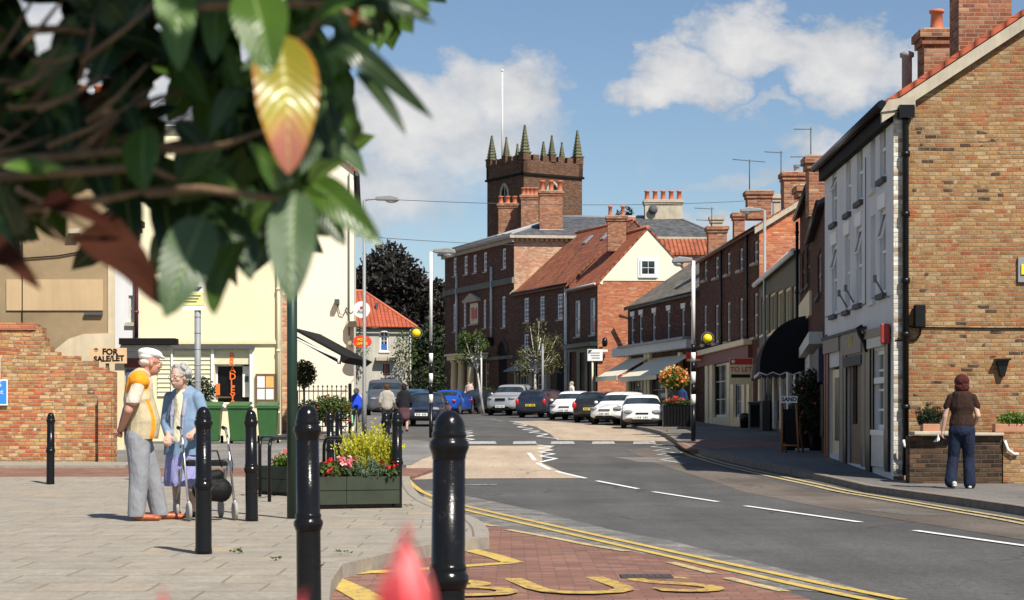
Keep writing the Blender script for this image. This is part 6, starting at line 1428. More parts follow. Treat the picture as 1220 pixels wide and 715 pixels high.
# aerials
def aerial(label,px,Y,ybase,ytop,bars,lenm=.5,long=None):
    t_=thing('aerial',label,'aerial',(WX(px,Y),Y,WZ(ybase,Y)),0,'rooftop television aerials'); mb=MB(); x=WX(px,Y); mb.tube([(x,Y,WZ(ybase,Y)),(x,Y,WZ(ytop,Y))],.022,6); mb.build('mast',M['grime'],t_); mb=MB()
    for (x0,x1,yy,sl) in bars:
        mb.tube([(WX(x0,Y),Y,WZ(yy,Y)),(WX(x1,Y),Y,WZ(yy+sl,Y))],.014,5)
        n=int(abs(x1-x0)/3.2)
        for i in range(n+1):
            xx=x0+(x1-x0)*i/max(1,n); z=WZ(yy+sl*i/max(1,n),Y); mb.tube([(WX(xx,Y),Y-.12,z-.04),(WX(xx,Y),Y+.12,z+.04)],.008,4)
    mb.build('elements',M['grime'],t_)
aerial('widest comb shaped aerial on the leftmost red chimney',893,74,229,190,[(873,911,190,3)]); aerial('aerial with one short bar between the other two',930.5,74,232,180,[(911,932,181,1)]); aerial('tallest aerial with three bars, near the white house roof',966,69,215,152,[(946,967,154,0),(942,970,187,0),(946,967,197,0)]); aerial('small aerial on the chimney above the cream gable',848,84,270,247,[(828,850,248,1),(830,848,262,1)])
# ================================================================== VEHICLES
def carpaint(name,c,metal=.0): 
    if name in MC: return MC[name]
    t=NT(name); t.set('Base Color',t.mix(t.ramp(t.noise(2.5,4),[(.5,0.0),(.9,.12)]),c,(.25,.22,.18))); t.set('Metallic',metal); t.set('Roughness',.3); t.set('Coat Weight',.7); t.set('Coat Roughness',.04); MC[name]=t.m; return t.m
M['tyre']=plain('tyre rubber',(.018,.018,.018),.85); M['alloy']=plain('wheel alloy',(.35,.36,.37),.35,metal=.7); M['carglass']=glass('car glass',(.02,.028,.034),.03); M['lamp']=plain('headlamp glass',(.22,.24,.26),.08,var=.3); M['taillamp']=plain('tail lamp red',(.55,.015,.015),.2,var=.1); M['plastic']=plain('dark bumper plastic',(.035,.035,.037),.6)
M['plate_y']=plain('yellow plate',(.75,.6,.08),.4,var=.03); M['greyplastic']=plain('grey unpainted bumper',(.16,.155,.15),.65)
def car(name,label,x,y,heading,paint,L=3.9,Wd=1.66,Hh=1.42,kind='hatch',bumper=None,rear_plate=False,group='cars parked along the right hand shops'):
    """heading 0: nose points at the camera (-Y)"""
    z=g(y)+.0
    t_=thing(name,label,'van' if kind=='van' else 'car',(x,y,z),0,group); Mt=Matrix.Translation((x,y,z))@Matrix.Rotation(heading,4,'Z')@Matrix.Rotation(math.atan(-.015),4,'X')
    w=Wd/2
    # stations: (y along car, from nose -L/2), z_bottom, z_belt, z_top, half width low, half width belt, half width top
    if kind=='hatch': S=[(0,.32,.58,.6,.62,.55,.5),(.03,.24,.62,.66,.86,.8,.72),(.12,.2,.68,.74,.97,.92,.8),(.24,.2,.8,.86,1,.97,.84),(.29,.2,.84,.9,1,.98,.86),(.42,.2,.88,1.36,1,.99,.74),(.52,.2,.89,1.42,1,.99,.74),(.7,.2,.9,1.42,1,.99,.74),(.86,.22,.92,1.36,1,.98,.72),(.955,.26,.94,1.0,.97,.93,.8),(1.0,.34,.85,.9,.88,.84,.74)]
    elif kind=='saloon': S=[(0,.32,.56,.58,.62,.55,.5),(.025,.22,.6,.64,.86,.8,.72),(.1,.2,.67,.72,.97,.92,.8),(.26,.2,.78,.84,1,.97,.84),(.29,.2,.82,.88,1,.98,.86),(.4,.2,.86,1.34,1,.99,.72),(.5,.2,.87,1.4,1,.99,.72),(.66,.2,.88,1.38,1,.99,.72),(.82,.22,.9,.98,1,.98,.8),(.96,.26,.88,.94,.97,.93,.8),(1.0,.34,.8,.84,.88,.84,.74)]
    elif kind=='estate': S=[(0,.32,.56,.58,.62,.55,.5),(.025,.22,.6,.64,.86,.8,.72),(.1,.2,.67,.72,.97,.92,.8),(.24,.2,.78,.84,1,.97,.84),(.27,.2,.82,.88,1,.98,.86),(.38,.2,.86,1.36,1,.99,.72),(.5,.2,.87,1.42,1,.99,.72),(.8,.2,.88,1.42,1,.99,.72),(.93,.22,.9,1.3,1,.98,.7),(.985,.26,.9,.96,.97,.93,.78),(1.0,.34,.8,.84,.92,.88,.76)]
    elif kind=='suv': S=[(0,.4,.78,.82,.66,.6,.55),(.025,.28,.85,.9,.88,.84,.76),(.1,.26,.95,1.0,.98,.95,.82),(.22,.26,1.02,1.08,1,.98,.86),(.26,.26,1.05,1.1,1,.98,.86),(.37,.26,1.07,1.62,1,.99,.76),(.48,.26,1.08,1.68,1,.99,.76),(.8,.26,1.1,1.68,1,.99,.76),(.93,.28,1.1,1.56,1,.98,.74),(.985,.32,1.1,1.2,.97,.94,.8),(1.0,.42,1.0,1.04,.9,.86,.76)]
    else: S=[(0,.4,.85,.9,.7,.66,.6),(.02,.26,.95,1.02,.9,.88,.8),(.07,.25,1.08,1.14,.99,.96,.86),(.12,.25,1.16,1.22,1,.99,.88),(.15,.25,1.18,1.26,1,.99,.88),(.27,.25,1.2,1.86,1,.99,.86),(.33,.25,1.2,1.94,1,.99,.86),(.8,.25,1.2,1.95,1,.99,.86),(.97,.25,1.2,1.9,1,.99,.86),(.995,.28,1.2,1.3,1,.98,.86),(1.0,.34,1.1,1.2,.98,.96,.84)]
    k=Hh/max(s[3] for s in S)
    rings=[]
    for s in S:
        yy=-L/2+L*s[0]; zb,zm,zt=s[1]*k,s[2]*k,s[3]*k; wl,wb,wt=s[4]*w,s[5]*w,s[6]*w; hp=[(wl*.86,zb),(wl,zb+.1),(wl*1.0,zb+(zm-zb)*.55),(wb,zm),(wt+(wb-wt)*.1,zt-(zt-zm)*.12),(wt*.86,zt),(0,zt+.012)]
        ring=[(0,zb)]+hp; full=[(px_,pz) for px_,pz in ring]+[(-px_,pz) for px_,pz in ring[1:-1][::-1]]
        rings.append([Vector((px_,yy,pz)) for px_,pz in full])
    n=len(rings[0]); bm=bmesh.new(); vv=[[bm.verts.new(p) for p in r_] for r_ in rings]
    half=7
    gi={'hatch':(4,9),'saloon':(4,8),'estate':(4,9),'suv':(4,9),'van':(4,9)}[kind]
    for i in range(len(rings)-1):
        for j in range(n):
            f=bm.faces.new((vv[i][j],vv[i][(j+1)%n],vv[i+1][(j+1)%n],vv[i+1][j])); f.smooth=True
            seg=j if j<half else n-1-j
            mi=0
            if seg==0: mi=2
            if seg==4:
                if i==gi[0] or gi[0]<i<gi[1]-1 and (kind!='van' or i<6): mi=1
                elif i==gi[1]-1 and kind in('hatch','estate','suv'): mi=1
            if i==gi[0] and seg in(5,6,4): mi=3
            if i==gi[1]-1 and seg in(5,6) : mi=4 if kind!='van' else 0
            if i==gi[1]-1 and seg==4 and kind in('saloon',): mi=1
            if seg==1 and bumper: mi=2
            f.material_index=mi
    c0=bm.faces.new([v for v in vv[0]][::-1]); c0.material_index=0 ; c1=bm.faces.new(vv[-1]); c1.material_index=0
    # inset glass so body coloured pillars remain
    for mi in (1,3,4):
        fs=[f for f in bm.faces if f.material_index==mi]
        if fs:
            if mi==1:
                r_=bmesh.ops.inset_individual(bm,faces=fs,thickness=.035,use_even_offset=True)
            else: r_=bmesh.ops.inset_region(bm,faces=fs,thickness=.06,use_even_offset=True)
            for f in r_['faces']: f.material_index=0
    bmesh.ops.recalc_face_normals(bm,faces=bm.faces)
    me=bpy.data.meshes.new('body'); bm.to_mesh(me); bm.free()
    ob=bpy.data.objects.new('tmp',me); COL.objects.link(ob)
    for _m in range(5): me.materials.append(None)
    md=ob.modifiers.new('s','SUBSURF'); md.levels=2; md.render_levels=2
    dg=bpy.context.evaluated_depsgraph_get(); m2=bpy.data.meshes.new_from_object(ob.evaluated_get(dg)); bpy.data.objects.remove(ob)
    m2.transform(Mt)
    body=None
    for mi,nm,mt in ((0,'body',paint),(2,'sill_trim',M[bumper] if bumper else M['plastic']),(1,'side_window',M['carglass']),(3,'windscreen',M['carglass']),(4,'rear_window',M['carglass'])):
        b2=bmesh.new(); b2.from_mesh(m2); b2.faces.ensure_lookup_table()
        sel=[f for f in b2.faces if f.material_index==mi]
        keep=[]
        if mi==1:
            for side,sn in ((1,'side_window'),(-1,'side_window')):
                b3=bmesh.new(); b3.from_mesh(m2); inv=Mt.inverted()
                dele=[f for f in b3.faces if not(f.material_index==1 and (inv@f.calc_center_median()).x*side>0)]
                bmesh.ops.delete(b3,geom=dele,context='FACES')
                if len(b3.faces):
                    m3=bpy.data.meshes.new(sn); b3.to_mesh(m3); m3.transform(wm(t_).inverted()); m3.materials.clear(); m3.materials.append(mt); m3.polygons.foreach_set('material_index',[0]*len(m3.polygons)); link(sn,m3,t_)
                b3.free()
            b2.free(); continue
        bmesh.ops.delete(b2,geom=[f for f in b2.faces if f.material_index!=mi],context='FACES')
        if len(b2.faces):
            m3=bpy.data.meshes.new(nm); b2.to_mesh(m3); m3.transform(wm(t_).inverted()); m3.materials.clear(); m3.materials.append(mt); m3.polygons.foreach_set('material_index',[0]*len(m3.polygons)); o=link(nm,m3,t_)
            if mi==0: body=o
        b2.free()
    rw=.3 if kind not in('suv','van') else .36
    RY=Matrix.Rotation(R(90),4,'Y')
    for yy in (-L/2+L*.19,L/2-L*.19):
        for s in (-1,1):
            c=Mt@Vector((s*(w-.09),yy,rw)); mb=MB(); mb.lathe(c,[(rw*.6,-.1),(rw,-.09),(rw,.09),(rw*.6,.1)],20,M=Mt.to_3x3().to_4x4()@RY,sm=False); wh_=mb.build('wheel',M['tyre'],t_)
            mb=MB(); c2=Mt@Vector((s*(w+.0),yy,rw)); mb.lathe(c2,[(0,-.02),(rw*.62,-.02),(rw*.62,.005),(0,.012)],16,M=Mt.to_3x3().to_4x4()@RY,sm=False); mb.build('rim',M['alloy'],wh_)
            mb=MB(); c3=Mt@Vector((s*(w-.02),yy,rw+.02)); mb.lathe(c3,[(rw*1.12,-.02),(rw*1.12,.012),(0,.014)],20,M=Mt.to_3x3().to_4x4()@RY*1,sm=False); mb.build('wheel_arch',M['tyre'],t_)
    hz=(.66 if kind!='van' else .9)*k if kind!='suv' else .88*k
    for s in (-1,1):
        mb=MB(); mb.ball(Mt@Vector((s*w*.66,-L/2+.11,hz*.97)),(.19,.12,.085),0,12,8,M=Mt.to_3x3().to_4x4()@Matrix.Rotation(s*.35,4,'Z')); mb.build('headlight',M['lamp'],t_)
        tz=.78*k if kind!='suv' else 1.0*k
        mb=MB(); mb.ball(Mt@Vector((s*w*.84,L/2-.05,tz)),(.1,.09,.17 if kind!='saloon' else .09),0,10,8,M=Mt.to_3x3().to_4x4()); mb.build('tail_light',M['taillamp'],t_)
        mb=MB(); mb.ball(Mt@Vector((s*(w+.07),-L/2+L*.31,(S[5][2]+.06)*k)),(.09,.06,.07),0,10,6,M=Mt.to_3x3().to_4x4()); mb.build('wing_mirror',paint,t_)
    mb=MB(); mb.box((0,-L/2-.005,.42*k),(.52,.03,.115),0,Mt); pl_=mb.build('number_plate',M['white'],t_)
    mb=MB(); mb.box((0,L/2+.005,.62*k if kind!='van' else .6),(.52,.03,.115),0,Mt); pr_=mb.build('number_plate',M['plate_y'],t_)
    for i in range(7):
        mb=MB(); 
        for ob_,yy,zz_ in ((pl_,-L/2-.022,.42*k),(pr_,L/2+.022,.62*k if kind!='van' else .6)):
            if i==3: continue
            m4=MB(); m4.box((-.19+.063*i,yy,zz_),(.032,.004,.07),0,Mt); m4.build('character',M['black_matt'],ob_)
    mb=MB(); mb.box((0,-L/2+.03,hz*.9),(w*.6,.1,.055 if kind!='suv' else .14),0,Mt); mb.build('grille',M['black_matt'],t_)
    mb=MB(); mb.box((0,-L/2+.05,.29*k),(w*1.0,.1,.07),0,Mt); mb.build('lower_intake',M['black_matt'],t_)
    return t_
W0=carpaint('white car paint',(.78,.78,.76)); SV=carpaint('silver car paint',(.5,.5,.51),.5); BK=carpaint('black car paint',(.014,.014,.017)); NV=carpaint('dark navy car paint',(.012,.017,.035)); BL_=carpaint('bright blue car paint',(.01,.09,.5),.2); TL=carpaint('teal blue car paint',(.03,.1,.18),.2); GY=carpaint('charcoal van paint',(.1,.1,.11),.3); 
H0=R(12)
def at(px,Y): return WX(px,Y),Y
x,y=at(765,72.6); car('parked_car','white hatchback with grey bumpers parked first beside the flower trough',x,y,R(-4),W0,3.8,1.62,1.34,'hatch','greyplastic')
x,y=at(741,79.5); car('parked_car','white hatchback half hidden behind the first white hatchback',x,y,R(-26),W0,3.9,1.66,1.42,'hatch')
x,y=at(715,84.5); car('parked_car','black hatchback seen from behind between two white cars',x,y,R(180-18),BK,3.8,1.66,1.4,'hatch')
x,y=at(684,89.0); car('parked_car','white hatchback between the black hatchback and the dark estate',x,y,R(-16),W0,4.0,1.7,1.4,'hatch')
x,y=at(650,95.0); car('parked_car','dark estate with yellow rear plate just right of the silver four wheel drive',x,y,R(180-22),NV,4.3,1.72,1.46,'estate')
x,y=at(613,101.0); car('parked_car','tall silver four wheel drive parked facing the crossing',x,y,R(-20),SV,4.6,1.86,1.7,'suv')
x,y=at(577,107.5); car('parked_car','black saloon behind the silver four wheel drive',x,y,R(180-38),BK,4.3,1.72,1.4,'saloon')
x,y=at(538,104.0); car('moving_car','bright blue car seen from behind on the left lane near the hall porch',x,y,R(180-14),BL_,4.2,1.72,1.38,'saloon',group='cars on the far carriageway')
x,y=at(509,77.5); car('moving_car','dark navy saloon coming towards the crossing behind the left beacon',x,y,R(-4),NV,4.3,1.7,1.42,'saloon',group='cars on the far carriageway')
x,y=at(497,97.0); car('moving_car','teal blue car mostly hidden behind the navy saloon',x,y,R(170),TL,4.2,1.7,1.45,'hatch',group='cars on the far carriageway')
x,y=at(459,97.0); car('parked_van','dark silver panel van facing the camera behind the two women','x' and x,y,R(0),GY,4.8,1.92,1.95,'van',group='cars on the far carriageway') if False else car('parked_van','dark silver panel van facing the camera behind the two women',x,y,R(4),GY,4.8,1.92,1.95,'van',group='cars on the far carriageway')
# ================================================================== PEOPLE
def remeshed(name,prims,mat,parent,vox,smooth_it=3,mats=None,matfn=None,clip=None,clips=()):
    """one continuous surface grown from overlapping tapered limbs and ellipsoids"""
    bm=bmesh.new()
    for p in prims:
        if p[0]=='c':    # tapered capsule a,b,ra,rb, optional flattening (axis vector, factor)
            a,b,ra,rb=Vector(p[1]),Vector(p[2]),p[3],p[4]; d=b-a; L=d.length
            if L<1e-6: d=Vector((0,0,1)); L=1e-6
            dn=d.normalized(); q=dn.to_track_quat('Z','Y').to_matrix().to_4x4(); fl=p[5] if len(p)>5 else None
            prof=[]
            for i in range(5): t_=math.pi/2*i/4; prof.append((ra*math.sin(t_),-ra*math.cos(t_)))
            for i in range(5): t_=math.pi/2*i/4; prof.append((rb*math.cos(t_),L+rb*math.sin(t_)))
            N=16; rings=[]
            for r_,z_ in prof:
                ring=[]
                for k in range(N):
                    v=Vector((r_*math.cos(2*math.pi*k/N),r_*math.sin(2*math.pi*k/N),z_)); v=q@v
                    if fl: 
                        ax=Vector(fl[0]).normalized(); c_=dn*v.dot(dn); o_=v-c_; o_=o_+ax*(o_.dot(ax))*(fl[1]-1); v=c_+o_
                    ring.append(bm.verts.new(a+v))
                rings.append(ring)
            for r0,r1 in zip(rings,rings[1:]):
                for k in range(N): 
                    try: bm.faces.new((r0[k],r0[(k+1)%N],r1[(k+1)%N],r1[k]))
                    except ValueError: pass
        else:            # ellipsoid c, (rx,ry,rz), optional rotation matrix
            mt=Matrix.Translation(Vector(p[1]))@(p[3].to_4x4() if len(p)>3 else Matrix.Identity(4))@Matrix.Diagonal((*p[2],1))
            bmesh.ops.create_uvsphere(bm,u_segments=20,v_segments=14,radius=1,matrix=mt)
    bmesh.ops.remove_doubles(bm,verts=bm.verts,dist=1e-5)
    me=bpy.data.meshes.new(name); bm.to_mesh(me); bm.free()
    ob=bpy.data.objects.new('tmp',me); COL.objects.link(ob)
    md=ob.modifiers.new('r','REMESH'); md.mode='VOXEL'; md.voxel_size=vox; md.use_smooth_shade=True
    if smooth_it: s_=ob.modifiers.new('s','SMOOTH'); s_.factor=.5; s_.iterations=smooth_it
    dg=bpy.context.evaluated_depsgraph_get(); m2=bpy.data.meshes.new_from_object(ob.evaluated_get(dg)); bpy.data.objects.remove(ob)
    if clip is not None or clips:   # cut a clean hem
        b_=bmesh.new(); b_.from_mesh(m2)
        for co_,no_ in ([((0,0,clip),(0,0,-1))] if clip is not None else [])+list(clips):
            bmesh.ops.bisect_plane(b_,geom=b_.verts[:]+b_.edges[:]+b_.faces[:],plane_co=co_,plane_no=no_,clear_outer=True)
        b_.to_mesh(m2); b_.free()
    m2.materials.clear()
    for m_ in (mats or [mat]): m2.materials.append(m_)
    if matfn:
        for p in m2.polygons: p.material_index=matfn(p.center)
    m2.polygons.foreach_set('use_smooth',[True]*len(m2.polygons)); m2.name=name
    o=bpy.data.objects.new(name,m2); COL.objects.link(o); o.parent=parent; WM[o.name]=wm(parent)
    return o
def cloth(name,col,scale=60,rough=.9,var=.12,wr=9,bs=.75):
    t=NT(name); c=t.mix(.6,col,t.ramp(t.noise(wr,5,.6),[(.3,1-var*2),(.7,1+var)]),'MULTIPLY'); t.set('Base Color',c); t.set('Roughness',rough); t.set('Specular IOR Level',.2)
    mp=t.n('ShaderNodeMapping'); mp.inputs['Scale'].default_value=(1,1,.45); t.t.links.new(t.pos(),mp.inputs[0]); t.bump(t.noise(wr*1.1,3,.55,mp.outputs[0]),bs,.05); return t.m
def skin(name,col):
    t=NT(name); t.set('Base Color',t.mix(t.noise(18,4),tuple(c*.85 for c in col),col)); t.set('Roughness',.5); t.set('Subsurface Weight',.1); t.b.inputs['Subsurface Radius'].default_value=(.01,.004,.002); return t.m
SK=skin('sun reddened skin',(.52,.25,.17)); SK2=skin('pale skin',(.6,.36,.27)); SK3=skin('fair skin',(.66,.4,.3))
c=lambda a,b,ra,rb,*f:('c',a,b,ra,rb,*f)
e=lambda p,r,*m:('e',p,r,*m)
RZ=lambda a: Matrix.Rotation(R(a),3,'Z'); RX_=lambda a: Matrix.Rotation(R(a),3,'X'); RY_=lambda a: Matrix.Rotation(R(a),3,'Y')
# local frame of every figure: +x forward, +y the person's left, z up, origin between the feet
def head_prims(h,fwd=(1,0,0),s=1.0,nose=True,yaw=0,pitch=0,neck=None):
    """h = centre of the skull"""
    Rm=(Matrix.Rotation(R(yaw),3,'Z')@Matrix.Rotation(R(pitch),3,'Y')); h=Vector(h); P=lambda x,y,z: tuple(h+Rm@Vector((x*s,y*s,z*s)))
    pr=[('e',P(-.012,0,.02),(.098*s,.077*s,.1*s),Rm),('e',P(.02,0,-.045),(.072*s,.062*s,.078*s),Rm),('e',P(.045,0,-.09),(.035*s,.034*s,.028*s),Rm),
        ('c',P(.082,0,.005),P(.102,0,-.032),.009*s,.014*s),('e',P(.085,0,-.063),(.012*s,.024*s,.008*s),Rm),('e',P(.088,0,-.075),(.01*s,.02*s,.007*s),Rm),
        ('e',P(-.01,.078,-.012),(.018*s,.008*s,.03*s),Rm),('e',P(-.01,-.078,-.012),(.018*s,.008*s,.03*s),Rm),('e',P(.072,.03,.012),(.02*s,.022*s,.008*s),Rm),('e',P(.072,-.03,.012),(.02*s,.022*s,.008*s),Rm),
        ('e',P(.06,.045,-.03),(.025*s,.018*s,.02*s),Rm),('e',P(.06,-.045,-.03),(.025*s,.018*s,.02*s),Rm)]
    if neck: pr.append(('c',P(-.03,0,-.04),neck,.052*s,.058*s))
    return pr,P,Rm
def eyes(parent,P,s=1):
    for sg_ in (1,-1):
        mb=MB(); mb.ball(wm(parent)@Vector(P(.079,.03*sg_,-.005)),.0105*s,0,10,8); ey=mb.build('eye',M['white'],parent)
        mb=MB(); mb.ball(wm(parent)@Vector(P(.087,.03*sg_,-.005)),.0055*s,0,8,6); mb.build('pupil',M['black_matt'],ey)
def hand(wrist,dirv,palmn,side,curl=.6,s=1.0):
    """palm and five separate fingers; dirv = finger direction, palmn = palm normal, side = direction of the thumb"""
    w_=Vector(wrist); d=Vector(dirv).normalized(); n=Vector(palmn).normalized(); n=(n-d*n.dot(d)).normalized(); t_=d.cross(n); 
    if t_.dot(Vector(side))<0: t_=-t_
    pr=[('c',tuple(w_),tuple(w_+d*.03*s),.024*s,.026*s),('c',tuple(w_+d*.03*s+t_*.022*s),tuple(w_+d*.08*s+t_*.026*s),.016*s,.013*s),('c',tuple(w_+d*.03*s),tuple(w_+d*.085*s),.017*s,.014*s),('c',tuple(w_+d*.03*s-t_*.02*s),tuple(w_+d*.078*s-t_*.026*s),.015*s,.012*s)]
    for i,(off,L) in enumerate(((.03,.066),(.01,.074),(-.011,.069),(-.03,.054))):
        b=w_+d*.083*s+t_*off*s; a1=curl*.9; d1=(d*math.cos(a1)+n*math.sin(a1)); m_=b+d1*L*.5*s; a2=curl*1.9; d2=(d*math.cos(a2)+n*math.sin(a2)); q=m_+d2*L*.5*s
        pr+=[('c',tuple(b),tuple(m_),.0092*s,.0085*s),('c',tuple(m_),tuple(q),.0085*s,.0072*s)]
    b=w_+d*.02*s+t_*.024*s; d1=(d*.6+t_*.75+n*.3).normalized(); m_=b+d1*.04*s; q=m_+(d*.9+t_*.1+n*.45).normalized()*.032*s
    pr+=[('c',tuple(b),tuple(m_),.0125*s,.0105*s),('c',tuple(m_),tuple(q),.01*s,.008*s)]
    return pr

# --- elderly man in cap, seen in profile, hands clasped behind his back
mx_,my_=gp(169,620,.1); man=thing('person','elderly man in white flat cap and cream and orange gilet, hands clasped behind his back','person',(mx_,my_,0.0),R(14))
hd,P,Rm=head_prims((.085,0,1.565),s=1.04,yaw=12,pitch=4,neck=(-.0,0,1.4))
body=hd+[c((-.02,0,1.38),(-.03,0,1.0),.12,.13,((0,1,0),1.35)),c((-.03,0,1.0),(-.04,0,.85),.13,.125,((0,1,0),1.25)),
 c((-.03,-.19,1.37),(-.14,-.25,1.09),.052,.044),c((-.14,-.25,1.09),(-.2,-.06,.9),.042,.03),c((-.03,.19,1.37),(-.14,.25,1.09),.052,.044),c((-.14,.25,1.09),(-.21,.05,.885),.042,.03),
 c((-.04,-.09,.86),(-.02,-.1,.48),.085,.058),c((-.02,-.1,.48),(-.05,-.11,.08),.055,.036),c((-.04,.09,.86),(.1,.1,.48),.085,.058),c((.1,.1,.48),(.2,.11,.08),.055,.036)]
body+=hand((-.2,-.06,.9),(-.25,.7,-.4),(-.4,-.2,.8),(0,0,1),.6)+hand((-.21,.05,.885),(-.2,-.7,-.45),(.4,0,.8),(0,0,1),.7)
bo=remeshed('body',body,SK,man,.0065,2); eyes(man,P,1.04)
shirt=cloth('cream shirt',(.6,.5,.4)); hemd=cloth('brown knit hem',(.2,.13,.09))
remeshed('shirt',[c((-.02,0,1.36),(-.03,0,1.1),.128,.14,((0,1,0),1.4)),c((-.03,-.17,1.37),(-.1,-.24,1.17),.066,.07),c((-.03,.17,1.37),(-.1,.24,1.17),.066,.07),c((-.012,0,1.43),(.03,0,1.47),.068,.062)],None,man,.01,2,[shirt,hemd],lambda p:1 if (abs(p.y)>.18 and p.z<1.165) else 0,clip=1.13)
gil=cloth('cream gilet cloth',(.5,.42,.27),wr=7); gor=cloth('orange gilet panel',(.85,.3,.02))
def gilfn(p):
    if p.z>1.27+.5*max(0,p.x) and abs(p.y)>.07: return 1
    z=p.z
    xc=.03+.075*math.sin(max(0,min(1,(1.22-z)/.4))*math.pi*.75)
    if p.y<-.05 and .8<z<1.2 and abs(p.x-xc)<.018+.02*max(0,(1.05-z)): return 1
    if p.y>.05 and .8<z<1.2 and abs(p.x-xc)<.02: return 1
    return 0
remeshed('gilet',[c((-.03,0,1.37),(-.03,0,1.2),.128,.152,((0,1,0),1.42)),c((-.03,0,1.2),(.01,0,.98),.152,.172,((0,1,0),1.3)),c((.01,0,.98),(.0,0,.85),.172,.165,((0,1,0),1.28)),e((-.03,-.165,1.375),(.1,.085,.075)),e((-.03,.165,1.375),(.1,.085,.075)),c((-.02,0,1.43),(.01,0,1.45),.085,.08)],None,man,.0095,2,[gil,gor],gilfn,clip=.81)
tr=cloth('grey trousers',(.25,.255,.275),wr=6,bs=.9)
remeshed('trousers',[c((-.03,0,.87),(-.035,0,.8),.145,.14,((0,1,0),1.25)),c((-.04,-.085,.82),(-.03,-.1,.46),.125,.1),c((-.03,-.1,.46),(-.06,-.11,.06),.1,.085),c((-.03,.085,.82),(.09,.1,.46),.125,.102),c((.09,.1,.46),(.18,.11,.06),.102,.088)],tr,man,.011,2,clip=.045)
shoe=plain('tan leather shoe',(.36,.085,.025),.45,var=.2)
for s_,x in ((-1,-.0),(1,.25)): remeshed('shoe',[c((x-.06,s_*.11,.04),(x+.13,s_*.125,.032),.042,.036,((0,0,1),.85)),c((x-.06,s_*.11,.05),(x-.05,s_*.11,.085),.045,.042),e((x+.13,s_*.125,.028),(.06,.045,.028))],shoe,man,.007,2)
capm=cloth('white cap cloth',(.8,.79,.77),bs=.15)
remeshed('flat_cap',[('e',P(-.01,0,.088),(.125,.1,.055),Rm@RY_(6)),('e',P(.085,0,.065),(.06,.072,.014),Rm@RY_(14)),('e',P(-.035,0,.06),(.088,.09,.05),Rm)],capm,man,.007,2)
hairw=cloth('white grey hair',(.55,.52,.48))
remeshed('hair',[('e',P(-.055,0,.0),(.062,.083,.045),Rm)],hairw,man,.008,1)
mb=MB(); Wm=wm(man)
for s_ in (1,-1):
    mb.tube([Wm@Vector(P(.1,.03*s_+.022*math.cos(a),-.004+.016*math.sin(a))) for a in [2*math.pi*i/12 for i in range(13)]],.0022,5); mb.tube([Wm@Vector(P(.1,.052*s_,0)),Wm@Vector(P(0,.082*s_,.005))],.002,4)
mb.build('glasses',M['black_matt'],man)

# --- elderly lady in blue coat with a wheeled walker
lx,ly=WX(219,18.9),18.9; lady=thing('person','elderly lady with grey curly hair in light blue coat and lilac skirt holding a walker','person',(lx,ly,0),R(-112))
hd,P,Rm=head_prims((.1,0,1.435),s=.98,yaw=-8,pitch=0,neck=(.0,0,1.27))
body=hd+[c((-.0,0,1.23),(-.01,0,.92),.09,.1,((0,1,0),1.4)),c((-.01,0,.92),(-.02,0,.8),.12,.12,((0,1,0),1.3)),
 c((0,.17,1.22),(-.02,.23,.98),.046,.04),c((-.02,.23,.98),(.2,.24,.88),.038,.026),c((0,-.17,1.22),(-.02,-.22,.98),.046,.04),c((-.02,-.22,.98),(.2,-.06,.84),.038,.026),
 c((-.01,-.09,.82),(0,-.09,.42),.08,.055),c((0,-.09,.42),(-.01,-.09,.06),.05,.032),c((-.01,.09,.82),(0,.09,.42),.08,.055),c((0,.09,.42),(-.01,.09,.06),.05,.032)]
body+=hand((.2,.24,.88),(1,.1,-.4),(0,0,-1),(0,-1,0),.9)+hand((.2,-.06,.84),(.7,.3,-.5),(-.3,0,-1),(0,1,.2),.7)
remeshed('body',body,SK2,lady,.0065,2); eyes(lady,P,.98)
coat=cloth('light blue coat',(.19,.28,.4),wr=7,bs=.45); 
blouse=cloth('cream blouse',(.72,.66,.45)); 
remeshed('coat',[e((-.025,0,1.285),(.085,.13,.05)),c((-.02,0,1.225),(-.02,0,1.0),.122,.15,((0,1,0),1.42)),c((-.02,0,1.0),(-.02,0,.6),.15,.175,((0,1,0),1.35)),c((0,.165,1.225),(-.03,.24,.97),.066,.062),c((-.03,.24,.97),(.15,.24,.885),.06,.05),c((0,-.165,1.225),(-.03,-.23,.97),.066,.062),c((-.03,-.23,.97),(.14,-.09,.855),.06,.05),c((-.02,.04,1.28),(-.02,-.04,1.28),.075,.075)],coat,lady,.01,2,clip=.64)
remeshed('blouse',[e((.02,0,1.285),(.07,.085,.04)),c((.062,0,1.22),(.1,0,.8),.07,.07,((1,0,0),.7)),e((.03,0,1.26),(.07,.07,.035))],blouse,lady,.009,2,clip=.75)
lap=cloth('lilac lapel',(.33,.31,.4))
for s_ in (1,-1): remeshed('lapel',[c((.06,s_*.06,1.27),(.122,s_*.07,1.05),.03,.022,((1,0,0),.6)),c((.122,s_*.07,1.05),(.148,s_*.06,.74),.014,.012,((1,0,0),.7))],lap,lady,.007,1,clip=.7)
lil=cloth('lilac skirt',(.3,.3,.56),wr=8)
remeshed('skirt',[c((-.01,0,.84),(-.0,0,.36),.145,.175,((0,1,0),1.25))],lil,lady,.012,2,clip=.32)
remeshed('shoe',[c((-.03,-.09,.035),(.1,-.1,.03),.036,.032)],M['black'],lady,.008,1); remeshed('shoe',[c((-.03,.09,.035),(.1,.1,.03),.036,.032)],M['black'],lady,.008,1)
gh=cloth('curly grey hair',(.42,.41,.39),wr=30,bs=1.0)
rg=np.random.default_rng(2); curls=[('e',P(-.03,0,.045),(.1,.095,.09),Rm)]
